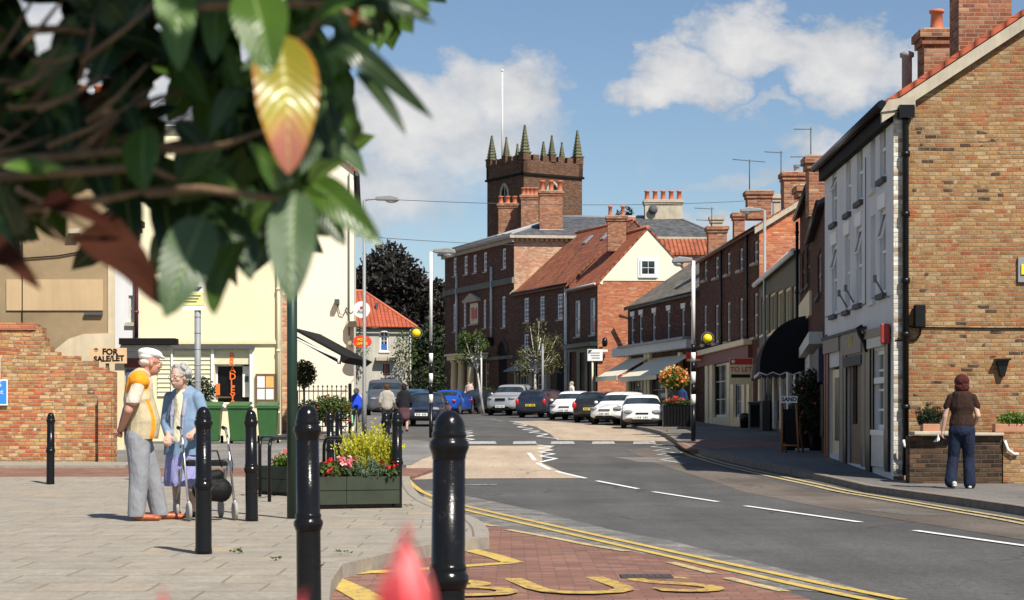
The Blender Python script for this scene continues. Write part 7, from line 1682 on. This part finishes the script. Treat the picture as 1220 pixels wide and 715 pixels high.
for i in range(46):
    u=rg.normal(0,1,3); u/=np.linalg.norm(u)
    if u[0]>.45 and u[2]<.45: continue
    if u[2]<-.5: continue
    curls.append(('e',P(-.028+.1*u[0],.1*u[1],.035+.095*u[2]),(.03,.03,.028)))
remeshed('hair',curls,gh,lady,.0075,1)
mb=MB(); Wm=wm(lady)
for s_ in (1,-1):
    mb.tube([Wm@Vector(P(.097,.031*s_+.023*math.cos(a),-.006+.018*math.sin(a))) for a in [2*math.pi*i/12 for i in range(13)]],.0022,5); mb.tube([Wm@Vector(P(.096,.054*s_,0)),Wm@Vector(P(0,.08*s_,.005))],.002,4)
mb.tube([Wm@Vector(P(.1,.009,-.002)),Wm@Vector(P(.1,-.009,-.002))],.002,4); mb.build('glasses',M['grime'],lady)
# walker
wx0,wy0=lx+.28,ly-.36; wk=thing('walker','wheeled walking frame hung with a black bag in front of the lady','walker',(wx0,wy0,0.0),R(-68)); A=lambda x,y,z: Vector((wx0,wy0,0))+Matrix.Rotation(R(-68),3,'Z')@Vector((x,y,z))
M['alu']=plain('brushed aluminium',(.5,.5,.5),.35,metal=.8)
for s_ in (-.23,.23):
    mb=MB(); mb.tube([A(-.2,s_,.92),A(-.1,s_,.9),A(.0,s_,.8),A(.28,s_,.15)],.013,8); mb.tube([A(.06,s_,.62),A(-.3,s_,.13)],.012,8); mb.tube([A(.0,s_,.5),A(-.16,s_,.5),A(-.14,s_,.32)],.011,6); mb.build('side_frame',M['alu'],wk)
    mb=MB(); mb.tube([A(-.22,s_,.92),A(-.1,s_,.905)],.019,8); mb.build('hand_grip',M['black_matt'],wk)
    mb=MB(); mb.tube([A(-.1,s_,.87),A(-.02,s_,.84),A(.06,s_,.7),A(.12,s_*1.1,.55),A(.16,s_,.4)],.005,5); mb.build('brake_cable',M['black_matt'],wk)
    for x in (.3,-.31):
        mb=MB(); mb.lathe(A(x,s_,.095),[(.06,-.016),(.094,-.014),(.096,0),(.094,.014),(.06,.016)],20,M=Matrix.Rotation(R(-68),4,'Z')@Matrix.Rotation(R(90),4,'X')); wh_=mb.build('wheel',plain('grey rubber tyre',(.3,.29,.27),.8),wk)
        mb=MB(); mb.lathe(A(x,s_,.095),[(0,-.012),(.06,-.012),(.06,.012),(0,.012)],14,M=Matrix.Rotation(R(-68),4,'Z')@Matrix.Rotation(R(90),4,'X')); mb.tube([A(x,s_-.0,.1),A(x-.0,s_,.2)],.014,6); mb.build('hub',M['alu'],wh_)
mb=MB(); mb.tube([A(.05,-.23,.6),A(.05,.23,.6)],.012,8); mb.tube([A(.2,-.23,.3),A(.2,.23,.3)],.011,8); mb.build('cross_bar',M['alu'],wk)
mb=MB(); mb.box((0,0,0),(.2,.4,.05),0,Matrix.Translation(A(-.0,0,.56))@Matrix.Rotation(R(-68),4,'Z')); mb.build('seat',M['black_matt'],wk,bevel=.01)
bag=thing('shopping_bag','soft black bag hanging on the wheeled walker','bag',tuple(A(.3,0,.35)),R(-68)); 
remeshed('bag_body',[c((.0,-.11,-.04),(.0,.1,-.05),.09,.1,((0,0,1),1.2)),c((-.0,-.1,.06),(.0,.06,.1),.07,.06),c((.03,.02,.0),(.04,.1,-.04),.06,.05),e((.03,-.09,-.0),(.06,.07,.09)),c((0,-.06,.1),(-.02,-.02,.2),.04,.02)],plain('black bag nylon',(.007,.007,.008),.6,bump=.8,spec=.2),bag,.012,2)
mb=MB(); Bm=wm(bag); mb.tube([Bm@Vector((0,-.1,.18)),Bm@Vector((-.04,-.06,.34)),Bm@Vector((-.04,.06,.34)),Bm@Vector((0,.1,.18))],.009,6); mb.build('handle',M['black_matt'],bag)

# --- woman in brown t-shirt walking away on the right
rx,ry=gp(1146,582,.1); rz0=g(ry)+.1; rw_=thing('person','woman with short dark red hair in brown t-shirt walking away past the brick gable','person',(rx,ry,rz0),R(78))
hd,P,Rm=head_prims((.03,0,1.515),s=.98,yaw=0,neck=(-.02,0,1.36))
ra=[c((-.01,.16,1.3),(.0,.235,1.05),.04,.04),c((.0,.235,1.05),(.04,.27,.84),.04,.026)]; la=[c((-.01,-.16,1.3),(-.02,-.225,1.06),.04,.04),c((-.02,-.225,1.06),(.14,-.19,.95),.04,.028)]
body=hd+[c((-.01,0,1.32),(-.01,0,1.0),.1,.11,((0,1,0),1.4)),c((-.01,0,1.0),(-.01,0,.85),.11,.12,((0,1,0),1.4))]+ra+la+[c((-.0,-.09,.85),(.03,-.1,.47),.09,.06),c((.03,-.1,.47),(-.02,-.11,.08),.055,.035),c((0,.09,.85),(.04,.12,.47),.08,.05),c((.04,.12,.47),(-.1,.16,.14),.05,.035)]
body+=hand((.04,.27,.84),(.15,.05,-1),(0,-1,0),(1,0,0),.7)+hand((.14,-.19,.95),(1,.1,.1),(0,1,0),(0,0,1),.7)
remeshed('body',body,SK3,rw_,.0065,2); eyes(rw_,P)
remeshed('t_shirt',[c((-.01,0,1.33),(-.01,0,1.18),.112,.125,((0,1,0),1.45)),c((-.01,0,1.18),(-.01,0,1.02),.12,.11,((0,1,0),1.36)),c((-.01,0,1.02),(-.01,0,.93),.12,.132,((0,1,0),1.42)),c((-.01,.155,1.325),(-.005,.215,1.19),.056,.052),c((-.01,-.155,1.325),(-.01,-.21,1.19),.056,.052)],cloth('dark brown jersey',(.035,.018,.013),wr=12),rw_,.009,2,clip=.9)
remeshed('jeans',[c((-.01,.02,.9),(-.03,-.0,.84),.125,.13,((0,1,0),1.35)),c((-.02,-.085,.84),(.03,-.095,.46),.108,.085),c((.03,-.095,.46),(-.015,-.11,.07),.082,.088),c((-.02,.085,.84),(.04,.12,.46),.108,.085),c((.04,.12,.46),(-.1,.16,.1),.08,.09)],cloth('dark blue denim',(.014,.02,.042),wr=7,bs=.9,var=.25),rw_,.01,2)
for s_,x,z,pt_ in ((-1,-.01,0,0),(1,-.13,.04,-.03)): remeshed('shoe',[c((x-.05,s_*.11,.035+z),(x+.14,s_*.12,.03+z+pt_),.038,.034),e((x+.0,s_*.11,.02+z+pt_*.5),(.1,.042,.018))],plain('white and grey trainer',(.5,.48,.45),.6),rw_,.008,1)
rg=np.random.default_rng(3)
remeshed('hair',[('e',P(-.02,0,.045),(.122,.108,.105),Rm),('e',P(-.05,0,-.045),(.085,.108,.09),Rm),('e',P(.0,.055,-.03),(.055,.045,.075),Rm),('e',P(.0,-.055,-.03),(.055,.045,.075),Rm)],cloth('dark red hair',(.075,.014,.012),wr=40,bs=.8,rough=.45),rw_,.008,1)
Wm=wm(rw_); pp=thing('folded_paper','crumpled white paper held in the walking woman\'s left hand','paper',tuple(Wm@Vector((.06,.3,.74))),R(78)); mb=MB(); Q=wm(pp)
mb.prism([Q@Vector((-.05,.05,-.06)),Q@Vector((.07,.06,-.04)),Q@Vector((.06,.03,.05)),Q@Vector((-.04,.04,.04))],Q.to_3x3()@Vector((0,-.012,0))); mb.prism([Q@Vector((-.06,.02,-.05)),Q@Vector((.03,.09,-.07)),Q@Vector((.05,.0,.03))],Q.to_3x3()@Vector((0,.01,.01))); mb.build('sheet',M['white'],pp)

# --- distant figures
def small_person(label,x,y,z,rz,h,top,legs,hair,skirt=False,arms=0,seated=False,tcol=None,vox=.022,sk=SK3):
    k=h/1.65; t_=thing('person',label,'person',(x,y,z),R(rz)); S=lambda *p: tuple(q*k for q in p)
    hd,P,Rm=head_prims(S(.02,0,1.52),s=k,neck=S(-.02,0,1.36))
    lg=[c(S(0,-.09,.85),S(.03,-.1,.46),.09*k,.06*k),c(S(.03,-.1,.46),S(-.02,-.1,.05),.055*k,.04*k),c(S(0,.09,.85),S(-.02,.1,.46),.09*k,.06*k),c(S(-.02,.1,.46),S(-.08,.1,.05),.055*k,.04*k)]
    ar=[c(S(0,.18,1.3),S(-.02,.25,1.02),.05*k,.042*k),c(S(-.02,.25,1.02),S(.1,.22,.85),.04*k,.03*k),c(S(0,-.18,1.3),S(-.02,-.25,1.02),.05*k,.042*k),c(S(-.02,-.25,1.02),S(.1,-.22,.85),.04*k,.03*k)]
    body=hd+[c(S(0,0,1.32),S(0,0,.9),.11*k,.12*k,((0,1,0),1.35))]+lg+ar+hand(S(.1,.22,.85),(.3,0,-1),(0,-1,0),(1,0,0),.5,k)+hand(S(.1,-.22,.85),(.3,0,-1),(0,1,0),(1,0,0),.5,k)
    remeshed('body',body,sk,t_,.011,1); eyes(t_,P,k)
    remeshed('jacket',[c(S(0,0,1.33),S(0,0,1.1),.13*k,.14*k,((0,1,0),1.4)),c(S(0,0,1.1),S(0,0,.84),.14*k,.15*k,((0,1,0),1.35))]+[c(a[1],a[2],a[3]*1.35,a[4]*1.3) for a in ar],top,t_,vox,1)
    if skirt: remeshed('skirt',[c(S(0,0,.82),S(0,0,.5),.15*k,.16*k,((0,1,0),1.3))],legs,t_,vox,1)
    else: remeshed('trousers',[c(S(0,0,.88),S(0,0,.82),.13*k,.13*k,((0,1,0),1.3))]+[c(a[1],a[2],a[3]*1.25,a[4]*1.4) for a in lg],legs,t_,vox,1)
    remeshed('hair',[('e',P(-.025,0,.035),(.108*k,.096*k,.1*k),Rm),('e',P(-.045,0,-.03),(.07*k,.085*k,.07*k),Rm)],hair,t_,.015,1)
    for s_ in (.1,-.1): remeshed('shoe',[c(S(-.06,s_,.04),S(.1,s_,.03),.04*k,.035*k)],M['black_matt'],t_,.014,1)
    return t_
brh=cloth('brown hair',(.1,.04,.02)); wht=cloth('white shirt cloth',(.65,.6,.5))
y=66; small_person('woman in pale grey jacket walking beside the silver van, seen from behind',WX(461,y),y,g(y)+.0,95,1.68,cloth('pale grey jacket',(.36,.34,.3)),cloth('black trousers',(.02,.02,.022)),brh)
y=65.2; small_person('woman in black coat and plum skirt seen from behind before the navy saloon',WX(481.5,y),y,g(y)+.0,85,1.68,cloth('black coat',(.015,.015,.02)),cloth('plum skirt',(.1,.05,.06)),cloth('dark hair',(.03,.018,.012)),skirt=True)
y=97; small_person('person in cream shirt on the far pavement behind the white hatchback',WX(681,y),y,g(y)+.1,200,1.75,wht,cloth('khaki trousers',(.2,.16,.1)),cloth('fair hair',(.4,.33,.25)))
y=109; small_person('person in pale pink top by the porch behind the bright blue car',WX(559,y),y,g(y)+.25,250,1.65,cloth('pale pink top',(.6,.42,.38)),cloth('dark trousers',(.05,.05,.06)),brh)
y=88; small_person('person in navy jacket in shade behind the flower ball',WX(812,64),64,g(64)+.1,220,1.6,cloth('navy jacket',(.02,.04,.12)),cloth('dark trousers',(.05,.05,.06)),brh)
# rider in blue with a light bicycle
y=57.5; x=WX(424.5,y); z=g(y)+.1; rd=thing('person','white haired rider in bright blue jacket sitting on a bicycle by the railings','person',(x,y,z),R(95))
hd,P,Rm=head_prims((.12,0,1.26),s=.95,neck=(.04,0,1.12))
remeshed('body',hd+[c((.03,0,1.08),(-.08,0,.8),.1,.12,((0,1,0),1.3)),c((.03,.17,1.06),(.2,.21,.92),.045,.035),c((.2,.21,.92),(.36,.2,.86),.035,.028),c((.03,-.17,1.06),(.2,-.21,.92),.045,.035),c((.2,-.21,.92),(.36,-.2,.86),.035,.028),c((-.08,.08,.78),(.16,.1,.55),.08,.06),c((.16,.1,.55),(.05,.12,.22),.055,.04),c((-.08,-.08,.78),(.2,-.1,.62),.08,.06),c((.2,-.1,.62),(.12,-.12,.32),.055,.04)]+hand((.36,.2,.86),(1,0,-.3),(0,0,-1),(0,-1,0),1,.9)+hand((.36,-.2,.86),(1,0,-.3),(0,0,-1),(0,1,0),1,.9),SK3,rd,.011,1); eyes(rd,P,.95)
bj=cloth('bright blue jacket',(.015,.06,.55)); wj=cloth('white sleeves',(.6,.6,.62))
remeshed('jacket',[c((.03,0,1.08),(-.07,0,.8),.135,.15,((0,1,0),1.3))],bj,rd,.018,1); remeshed('sleeves',[c((.03,.18,1.07),(.2,.215,.92),.062,.05),c((.03,-.18,1.07),(.2,-.215,.92),.062,.05),c((.0,.1,1.13),(.0,-.1,1.13),.05,.05)],wj,rd,.018,1)
remeshed('trousers',[c((-.08,0,.78),(-.07,0,.76),.13,.13,((0,1,0),1.2)),c((-.08,.08,.78),(.16,.1,.55),.095,.075),c((.16,.1,.55),(.05,.12,.25),.07,.055),c((-.08,-.08,.78),(.2,-.1,.62),.095,.075),c((.2,-.1,.62),(.12,-.12,.36),.07,.055)],cloth('grey leggings',(.12,.12,.13)),rd,.018,1)
remeshed('hair',[('e',P(-.02,0,.035),(.11,.098,.1),Rm)],cloth('white hair',(.6,.55,.5)),rd,.014,1)
bk=thing('bicycle','light bicycle with a pale green bag under the blue jacketed rider','bicycle',(x,y,z),R(95)); Bk=wm(bk); q=lambda a,b,c_: Bk@Vector((a,b,c_))
for xx in (-.52,.5):
    mb=MB(); mb.tube([q(xx+.3*math.cos(a),0,.32+.3*math.sin(a)) for a in [2*math.pi*i/24 for i in range(25)]],.02,6); w_=mb.build('wheel',M['tyre'],bk); mb=MB()
    for i in range(8): a=math.pi*i/8; mb.tube([q(xx+.29*math.cos(a),0,.32+.29*math.sin(a)),q(xx-.29*math.cos(a),0,.32-.29*math.sin(a))],.003,3)
    mb.build('spokes',M['alu'],w_)
mb=MB(); mb.tube([q(-.52,0,.32),q(-.08,0,.3),q(.36,0,.78),q(-.14,0,.72),q(-.08,0,.3)],.018,6); mb.tube([q(-.52,0,.32),q(-.14,0,.72),q(-.16,0,.82)],.014,6); mb.tube([q(.5,0,.32),q(.36,0,.78),q(.34,0,.92)],.018,6); mb.build('frame',M['alu'],bk)
mb=MB(); mb.tube([q(.38,.26,.87),q(.34,0,.92),q(.38,-.26,.87)],.013,6); mb.build('handlebar',M['alu'],bk); mb=MB(); mb.box((-.17,0,.84),(.24,.13,.05),0,Bk); mb.build('saddle',M['black_matt'],bk,bevel=.01)
mb=MB(); mb.box((-.5,.16,.42),(.3,.12,.26),0,Bk); mb.build('pannier',plain('mint green bag',(.25,.65,.35),.6),bk,bevel=.03)
# folding seat by the railings
t_=thing('folding_chair','red and white folding chair standing by the railings','chair',(WX(409,53.9),52.6,g(52.6)+.1)); X,Y_,Z_=WX(409,52.6),52.6,g(52.6)+.1
mb=MB(); mb.box((X,Y_,Z_+.45),(.4,.4,.04)); mb.build('seat',M['redsign'],t_); mb=MB(); mb.tube([(X-.2,Y_-.2,Z_),(X+.2,Y_+.2,Z_+.47)],.014,6); mb.tube([(X+.2,Y_-.2,Z_),(X-.2,Y_+.2,Z_+.47)],.014,6); mb.tube([(X+.2,Y_+.18,Z_+.4),(X+.2,Y_+.26,Z_+.85)],.014,6); mb.tube([(X-.2,Y_+.18,Z_+.4),(X-.2,Y_+.26,Z_+.85)],.014,6); mb.build('leg_frame',M['zinc'],t_); mb=MB(); mb.box((X,Y_+.25,Z_+.75),(.4,.03,.2)); mb.build('backrest',M['redsign'],t_)
# ================================================================== FOREGROUND PLANT (overhanging branches close to the lens)
def leaf_mat(name,base,edge=None,rough=.3,trans=.25,rib=(.25,.35,.12),kind=None,spec=.45):
    t=NT(name); sp=t.n('ShaderNodeSeparateXYZ'); t.t.links.new(t.uv(),sp.inputs[0]); u,v=sp.outputs[0],sp.outputs[1]
    au=t.math('ABSOLUTE',t.math('SUBTRACT',u,.5))
    c=t.mix(t.noise(25,4,.6),tuple(x*.75 for x in base),base)
    if kind=='autumn':
        nv=t.math('ADD',v,t.math('MULTIPLY',t.math('SUBTRACT',t.noise(28,4,.6),.5),.3))
        nv=t.math('ADD',nv,t.math('MULTIPLY',au,-.25))
        c=t.ramp(nv,[(0,(.16,.15,.015)),(.35,(.24,.2,.015)),(.55,(.38,.33,.03)),(.64,(.5,.27,.09)),(.72,(.45,.16,.11)),(1,(.38,.13,.1))])
        c=t.mix(t.ramp(t.math('ADD',au,t.math('MULTIPLY',t.noise(20,3),.12)),[(.45,0.0),(.56,.6)]),c,(.45,.14,.02))
    elif edge: c=t.mix(t.ramp(t.math('ADD',v,t.math('MULTIPLY',t.noise(18,3),.4)),[(.6,0.0),(1.1,.8)]),c,edge)
    ribm=t.ramp(au,[(0.0,.85),(.035,0.0)]); c=t.mix(ribm,c,rib)
    vein=t.math('ABSOLUTE',t.math('SINE',t.math('MULTIPLY',t.math('SUBTRACT',v,t.math('MULTIPLY',au,.5)),38)))
    c=t.mix(t.ramp(vein,[(0,.3),(.16,0.0)]),c,rib)
    t.set('Base Color',c); t.set('Roughness',rough); t.set('Specular IOR Level',spec); t.bump(vein,.25,.004)
    tr=t.n('ShaderNodeBsdfTranslucent'); t.t.links.new(c,tr.inputs[0]); mx=t.n('ShaderNodeMixShader'); mx.inputs[0].default_value=trans
    t.t.links.new(t.b.outputs[0],mx.inputs[1]); t.t.links.new(tr.outputs[0],mx.inputs[2]); t.t.links.new(mx.outputs[0],t.out.inputs[0]); return t.m
LM=[leaf_mat('glossy green leaf',(.07,.14,.018)),leaf_mat('light green leaf',(.1,.2,.03),rough=.35),leaf_mat('dark green leaf',(.022,.05,.014)),leaf_mat('greyish bloomed leaf',(.085,.14,.06),rough=.4),
    leaf_mat('autumn leaf',(.5,.4,.03),kind='autumn',rib=(.45,.42,.1),trans=.15),leaf_mat('dead brown leaf',(.055,.019,.011),rough=.95,spec=.05,rib=(.05,.02,.012),trans=.04),leaf_mat('young bright leaf',(.24,.36,.06),rough=.4,trans=.4),leaf_mat('dark reddish leaf',(.045,.013,.008),rough=.95,spec=.05,trans=.04,rib=(.05,.02,.012))]
class LB:
    def __init__(s): s.v=[];s.f=[];s.uv=[];s.m=[]
    def leaf(s,base,tip,width,mi,nrm=None,fold=.25,curve=.12,nl=9,nw=2,wav=0.0,twist=0.0,shape=1.0):
        B=Vector(base);T=Vector(tip);d=T-B;L=d.length;d.normalize()
        n=Vector(nrm) if nrm is not None else Vector((0,-1,.3)); n=(n-d*n.dot(d)); n=n.normalized() if n.length>1e-4 else d.orthogonal().normalized(); w=d.cross(n)
        b0=len(s.v); cols=2*nw+1
        for i in range(nl+1):
            t_=i/nl; prof=(math.sin(math.pi*min(1,t_**.85))**.62)*(1-.15*t_)*shape if 0<t_<1 else 0.0
            hw=width/2*max(prof,.03 if t_<.1 else 0); cen=B+d*L*t_+n*(curve*L*math.sin(math.pi*t_)-curve*.6*L*t_*t_)
            a=twist*t_; wd=w*math.cos(a)+n*math.sin(a); nn=n*math.cos(a)-w*math.sin(a)
            for j in range(-nw,nw+1):
                q=j/nw; s.v.append(cen+wd*hw*q+nn*(abs(q)*hw*fold+wav*hw*math.sin(t_*14+q*3))); s.uv.append((.5+q/2,t_))
        for i in range(nl):
            for j in range(cols-1):
                a=b0+i*cols+j; s.f.append((a,a+1,a+cols+1,a+cols)); s.m.append(mi)
    def build(s,name,mats,parent):
        me=bpy.data.meshes.new(name); inv=wm(parent).inverted(); me.from_pydata([inv@v for v in s.v],[],s.f)
        for m in mats: me.materials.append(m)
        me.polygons.foreach_set('material_index',s.m); me.polygons.foreach_set('use_smooth',[True]*len(s.f))
        L=me.uv_layers.new(name='UVMap').data
        for lp in me.loops: L[lp.index].uv=s.uv[lp.vertex_index]
        me.update(); return link(name,me,parent)
tree_=thing('laurel_bush','large out of focus evergreen bush overhanging the top left of the view','bush',(-2.3,2.3,-.1))
D=lambda px,py,Y: W(px,py,Y)
# branches
mb=MB()
def br(pts,r):
    n=len(pts); mb.tube([D(p[0],p[1]+rb.normal(0,3),p[2]) for p in pts],[r*.68*(1-.6*i/(n-1)) for i in range(n)],9)
rb=np.random.default_rng(1)
br([(-420,330,2.25),(-200,260,2.1),(0,155,1.95),(45,120,1.9),(76,78,1.9)],.013)
br([(-300,300,2.1),(-60,250,2.0),(0,212,1.9),(40,175,1.9),(95,100,1.95)],.012)
br([(-320,320,2.0),(-80,235,1.85),(0,212,1.8),(90,205,1.8),(175,200,1.8),(210,212,1.8)],.011)
br([(-250,260,1.95),(-60,190,1.85),(0,195,1.8),(100,185,1.8),(190,175,1.85),(260,160,1.9)],.01)
br([(-300,210,2.2),(-80,60,2.0),(0,45,1.9),(80,40,1.9),(200,58,1.95)],.011)
br([(90,185,1.85),(150,130,1.9),(190,116,1.9),(250,95,1.95)],.007)
br([(175,232,1.75),(240,226,1.72),(340,232,1.7),(372,230,1.7)],.0075)
br([(0,250,1.9),(120,240,1.8),(175,232,1.75)],.009)
br([(200,10,1.8),(300,4,1.75),(390,8,1.7),(440,30,1.7)],.008)
br([(200,180,1.8),(270,175,1.75),(330,150,1.72)],.006)
br([(20,225,1.7),(60,245,1.7),(95,268,1.7),(120,280,1.7)],.004)
br([(330,60,1.8),(370,40,1.75),(385,15,1.7)],.006)
br([(60,245,1.7),(50,265,1.72),(75,285,1.7),(105,290,1.7)],.0035)
barkf=plain('brown twig bark',(.2,.12,.065),.75,vs=30,var=.35,bump=.4)
brn=mb.build('branches',barkf,tree_)
mb=MB(); mb.tube([(-2.3,2.3,-.15),(-2.1,2.25,.6),(-1.7,2.2,.95),(-1.3,2.2,1.2)],[.05,.04,.03,.02],10); mb.tube([(-1.7,2.2,.95),(-1.6,2.3,1.5),(-1.2,2.4,2.2)],[.03,.02,.01],8); mb.build('stem',barkf,tree_)
for (px,py,r_) in ((188,116,.007),(345,100,.0),):
    pass
# hero leaves: base px,py, tip px,py, width px, distance, material, bend
hero=[(212,-45,212,80,54,1.62,1,.1),(300,-10,322,84,74,1.5,0,.1),(172,152,171,226,52,1.7,0,.05),(243,258,197,376,68,1.6,3,.08),(290,285,252,372,56,1.66,0,.1),(250,250,300,330,60,1.8,2,.1),
 (352,228,345,360,64,1.58,3,.05),(366,213,452,288,46,1.6,0,.12),(385,55,505,125,34,1.62,2,.38),(415,20,510,15,30,1.65,2,.3),(425,85,484,157,20,1.66,2,.1),(385,70,400,190,52,1.75,2,.1),(365,62,425,135,34,1.7,0,.12),
 (372,60,362,160,50,1.85,2,.1),(330,225,300,170,30,1.72,1,.1),(368,218,405,192,26,1.6,6,.1),(378,22,440,-10,40,1.65,1,.1),(430,10,470,-20,30,1.7,6,.1),(395,110,385,40,28,1.68,1,.15),(412,180,404,120,30,1.75,0,.2),
 (55,210,5,196,22,1.75,1,.1),(20,195,75,200,18,1.75,0,.1),(42,72,58,88,14,1.8,6,.1),(0,-20,40,60,40,1.9,2,.1),(20,280,-5,215,44,1.8,2,.1),(-20,260,12,305,40,1.75,2,.1),(120,10,60,80,46,1.95,2,.1),(150,30,110,100,46,1.9,2,.1),
 (260,-20,255,70,44,1.8,0,.1),(270,90,240,170,50,1.95,2,.1),(290,120,320,210,54,1.95,2,.1),(330,120,360,225,60,1.9,2,.1),(260,190,240,270,50,1.95,2,.1),(310,210,330,300,56,1.9,2,.1),(370,230,410,290,36,1.9,2,.1),
 (150,215,160,300,40,1.9,2,.1),(110,190,130,250,34,1.85,2,.1),(195,240,200,310,52,1.95,2,.1),(230,230,225,320,46,1.9,2,.1),(410,60,395,5,30,1.8,0,.2),(440,40,408,85,30,1.7,0,.1)]
hb=LB(); rg=np.random.default_rng(12)
for (x0,y0,x1,y1,wd,Y,mi,cv) in hero:
    b=D(x0,y0,Y+.03); t_=D(x1,y1,Y-.02); hb.leaf(b,t_,wd/F*Y,mi,(rg.normal(0,.25),-1,.35+rg.normal(0,.2)),fold=.22,curve=cv,nl=12,nw=3,wav=.03,twist=rg.normal(0,.25))
hb.build('nearest_leaves',LM,tree_)
yl=LB(); yl.leaf(D(333,40,1.6),D(345,204,1.56),84/F*1.58,4,(.25,-1,.1),fold=.22,curve=.1,nl=16,nw=4,wav=.02); o=yl.build('leaf',LM,tree_); o['label']='yellow leaf turning red at its tip'
for (x0,y0,x1,y1,wd,mi,cv,lab) in ((92,280,190,352,66,5,.25,'curled dead brown leaf hanging over the roughcast wall'),(40,254,138,268,34,7,.2,'dark reddish brown leaf above the curled dead one'),(-20,308,38,330,40,5,.3,'small curled brown leaf at the picture edge')):
    d_=LB(); d_.leaf(D(x0,y0,1.64),D(x1,y1,1.58),wd/F*1.6,mi,(.1,-1,.5),fold=.3,curve=cv,nl=14,nw=3,wav=.15,twist=.25); o=d_.build('leaf',LM,tree_); o['label']=lab
mb=MB(); mb.tube([D(420,30,1.66),D(426,10,1.66)],.0035,6); mb.build('leaf_stalk',M['orange'],tree_)
# mass of leaves behind, filling the bush
def inside(x,y,poly):
    r=False; n=len(poly)
    for i in range(n):
        x1,y1=poly[i];x2,y2=poly[(i+1)%n]
        if (y1>y)!=(y2>y) and x<(x2-x1)*(y-y1)/(y2-y1)+x1: r=not r
    return r
poly=[(-500,-420),(470,-420),(480,-60),(440,10),(415,60),(405,115),(398,170),(372,215),(345,245),(300,245),(262,245),(235,265),(190,272),(150,252),(110,226),(60,208),(-20,225),(-120,300),(-500,330)]
gaps=[(45,20,30,16),(190,40,10,8),(52,62,10,7),(186,108,14,16),(95,100,9,8),(112,118,11,9),(293,32,8,11),(296,60,12,14),(388,42,10,8),(238,38,7,7),(300,160,7,12),(205,180,10,16),(228,132,6,6),(125,62,5,5),(184,250,9,6),(118,230,12,10),(400,235,10,30)]
ml=LB(); cnt=0; rg=np.random.default_rng(77)
while cnt<5600:
    x=rg.uniform(-500,480); y=rg.uniform(-420,330)
    if not inside(x,y,poly): continue
    if (x<-80 or y<-80) and rg.uniform()<.8: continue
    a=rg.uniform(-2.6,-.4) if rg.uniform()<.75 else rg.uniform(0,6.28); L=rg.uniform(55,105); dx,dy=math.cos(a)*L,-math.sin(a)*L
    x1,y1=x+dx,y+dy
    if x>360 and y>-30 and not inside(x1,y1,poly) : continue
    if x>-10 and y>-10 and not inside(x1,y1,poly) and rg.uniform()<.75: continue
    bad=False
    for gx,gy,gw,gh_ in gaps:
        for f_ in (0,.25,.5,.75,1):
            if abs(x+dx*f_-gx)<gw+10 and abs(y+dy*f_-gy)<gh_+10: bad=True
    if bad: continue
    Y=rg.uniform(1.85,3.0); sc=Y/1.9
    ml.leaf(D(x,y,Y),D(x1,y1,Y+rg.normal(0,.03)),L*rg.uniform(.4,.58)/F*Y,int(rg.choice([0,2,2,2,0,3] if x<230 else [0,0,2,1,0,3])),(rg.normal(0,.7),-1,rg.normal(.4,.7)),fold=.25,curve=rg.uniform(0,.15),nl=5,nw=1); cnt+=1  # greens picked darker on the left, lighter right: shade and light in the colour
ml.build('leaf_mass',LM,tree_)
# unseen leaves added above and before the view, to shade the bush in sight
cl_=LB(); rg=np.random.default_rng(5)
for i in range(1250):
    s_=rg.uniform(.5,1.7); tx=rg.uniform(-520,270); ty=rg.uniform(-60,330); Y0=rg.uniform(1.7,2.3)
    p=D(tx,ty,Y0)+sd*s_+Vector(rg.normal(0,.05,3))
    if p.y<.25 or (p.z-CH)/p.y*F<HY+60 and p.x/p.y*F>-700: continue
    d_=Vector(rg.normal(0,1,3)); d_.z=-abs(d_.z)*.4; d_.normalize(); cl_.leaf(p,p+d_*rg.uniform(.06,.1),.035,int(rg.choice([0,2,2])),(rg.normal(0,.5),rg.normal(0,.5),1),nl=4,nw=1)
cl_.build('unseen_shade_leaves',LM,tree_)
tw=MB()
for i in range(60):
    x=rg.uniform(-80,120); y=rg.uniform(60,245); 
    if not inside(x,y,poly): continue
    Y=rg.uniform(1.75,2.1); a=rg.normal(.35,.45); L=rg.uniform(50,150); tw.tube([D(x,y,Y),D(x+L*.5*math.cos(a),y-L*.5*math.sin(a)+5,Y),D(x+L*math.cos(a),y-L*math.sin(a),Y+.02)],[.0032,.0025,.0012],5)
tw.build('twigs',barkf,tree_)['kind']='stuff'
# red petals very close to the lens
def tulip(label,px,ptop,wpx,Y,h):
    x=WX(px,Y); zt=WZ(ptop,Y); t_=thing('red_flower',label,'flower',(x,Y,-.07),0,'red flowers close to the lens'); lb=LB(); w_=wpx/F*Y
    for i in range(6):
        a=2*math.pi*i/6+.35; o=Vector((math.cos(a),math.sin(a),0)); k=1.0 if i%3==0 else .86
        lb.leaf(Vector((x,Y,zt-h))+o*w_*.12,Vector((x,Y,zt-h+h*k))+o*w_*(.1 if k==1 else .2),w_*.75,0,o,fold=-.35,curve=.14,nl=10,nw=3)
    lb.build('petals',[RP],t_); mb=MB(); mb.tube([(x,Y,-.07),(x+.01,Y,.4),(x,Y,zt-h)],.004,6); mb.build('stem',M['fstem'],t_)
M['fstem']=plain('green flower stem',(.06,.14,.03),.6)
t=NT('red petal'); t.set('Base Color',t.ramp(t.noise(60,4,.6),[(.35,(.66,.03,.04)),(.55,(.75,.1,.11)),(.7,(.82,.4,.36))])); t.set('Roughness',.5); RP=t.m
tulip('largest blurred red flower just left of the nearest bollard',484,620,84,.74,.06)
tulip('red flower tip at the bottom edge in front of the middle bollard',360,700,30,.85,.04)
tulip('red flower tip at the bottom edge left of the middle bollard',194,697,30,.85,.04)
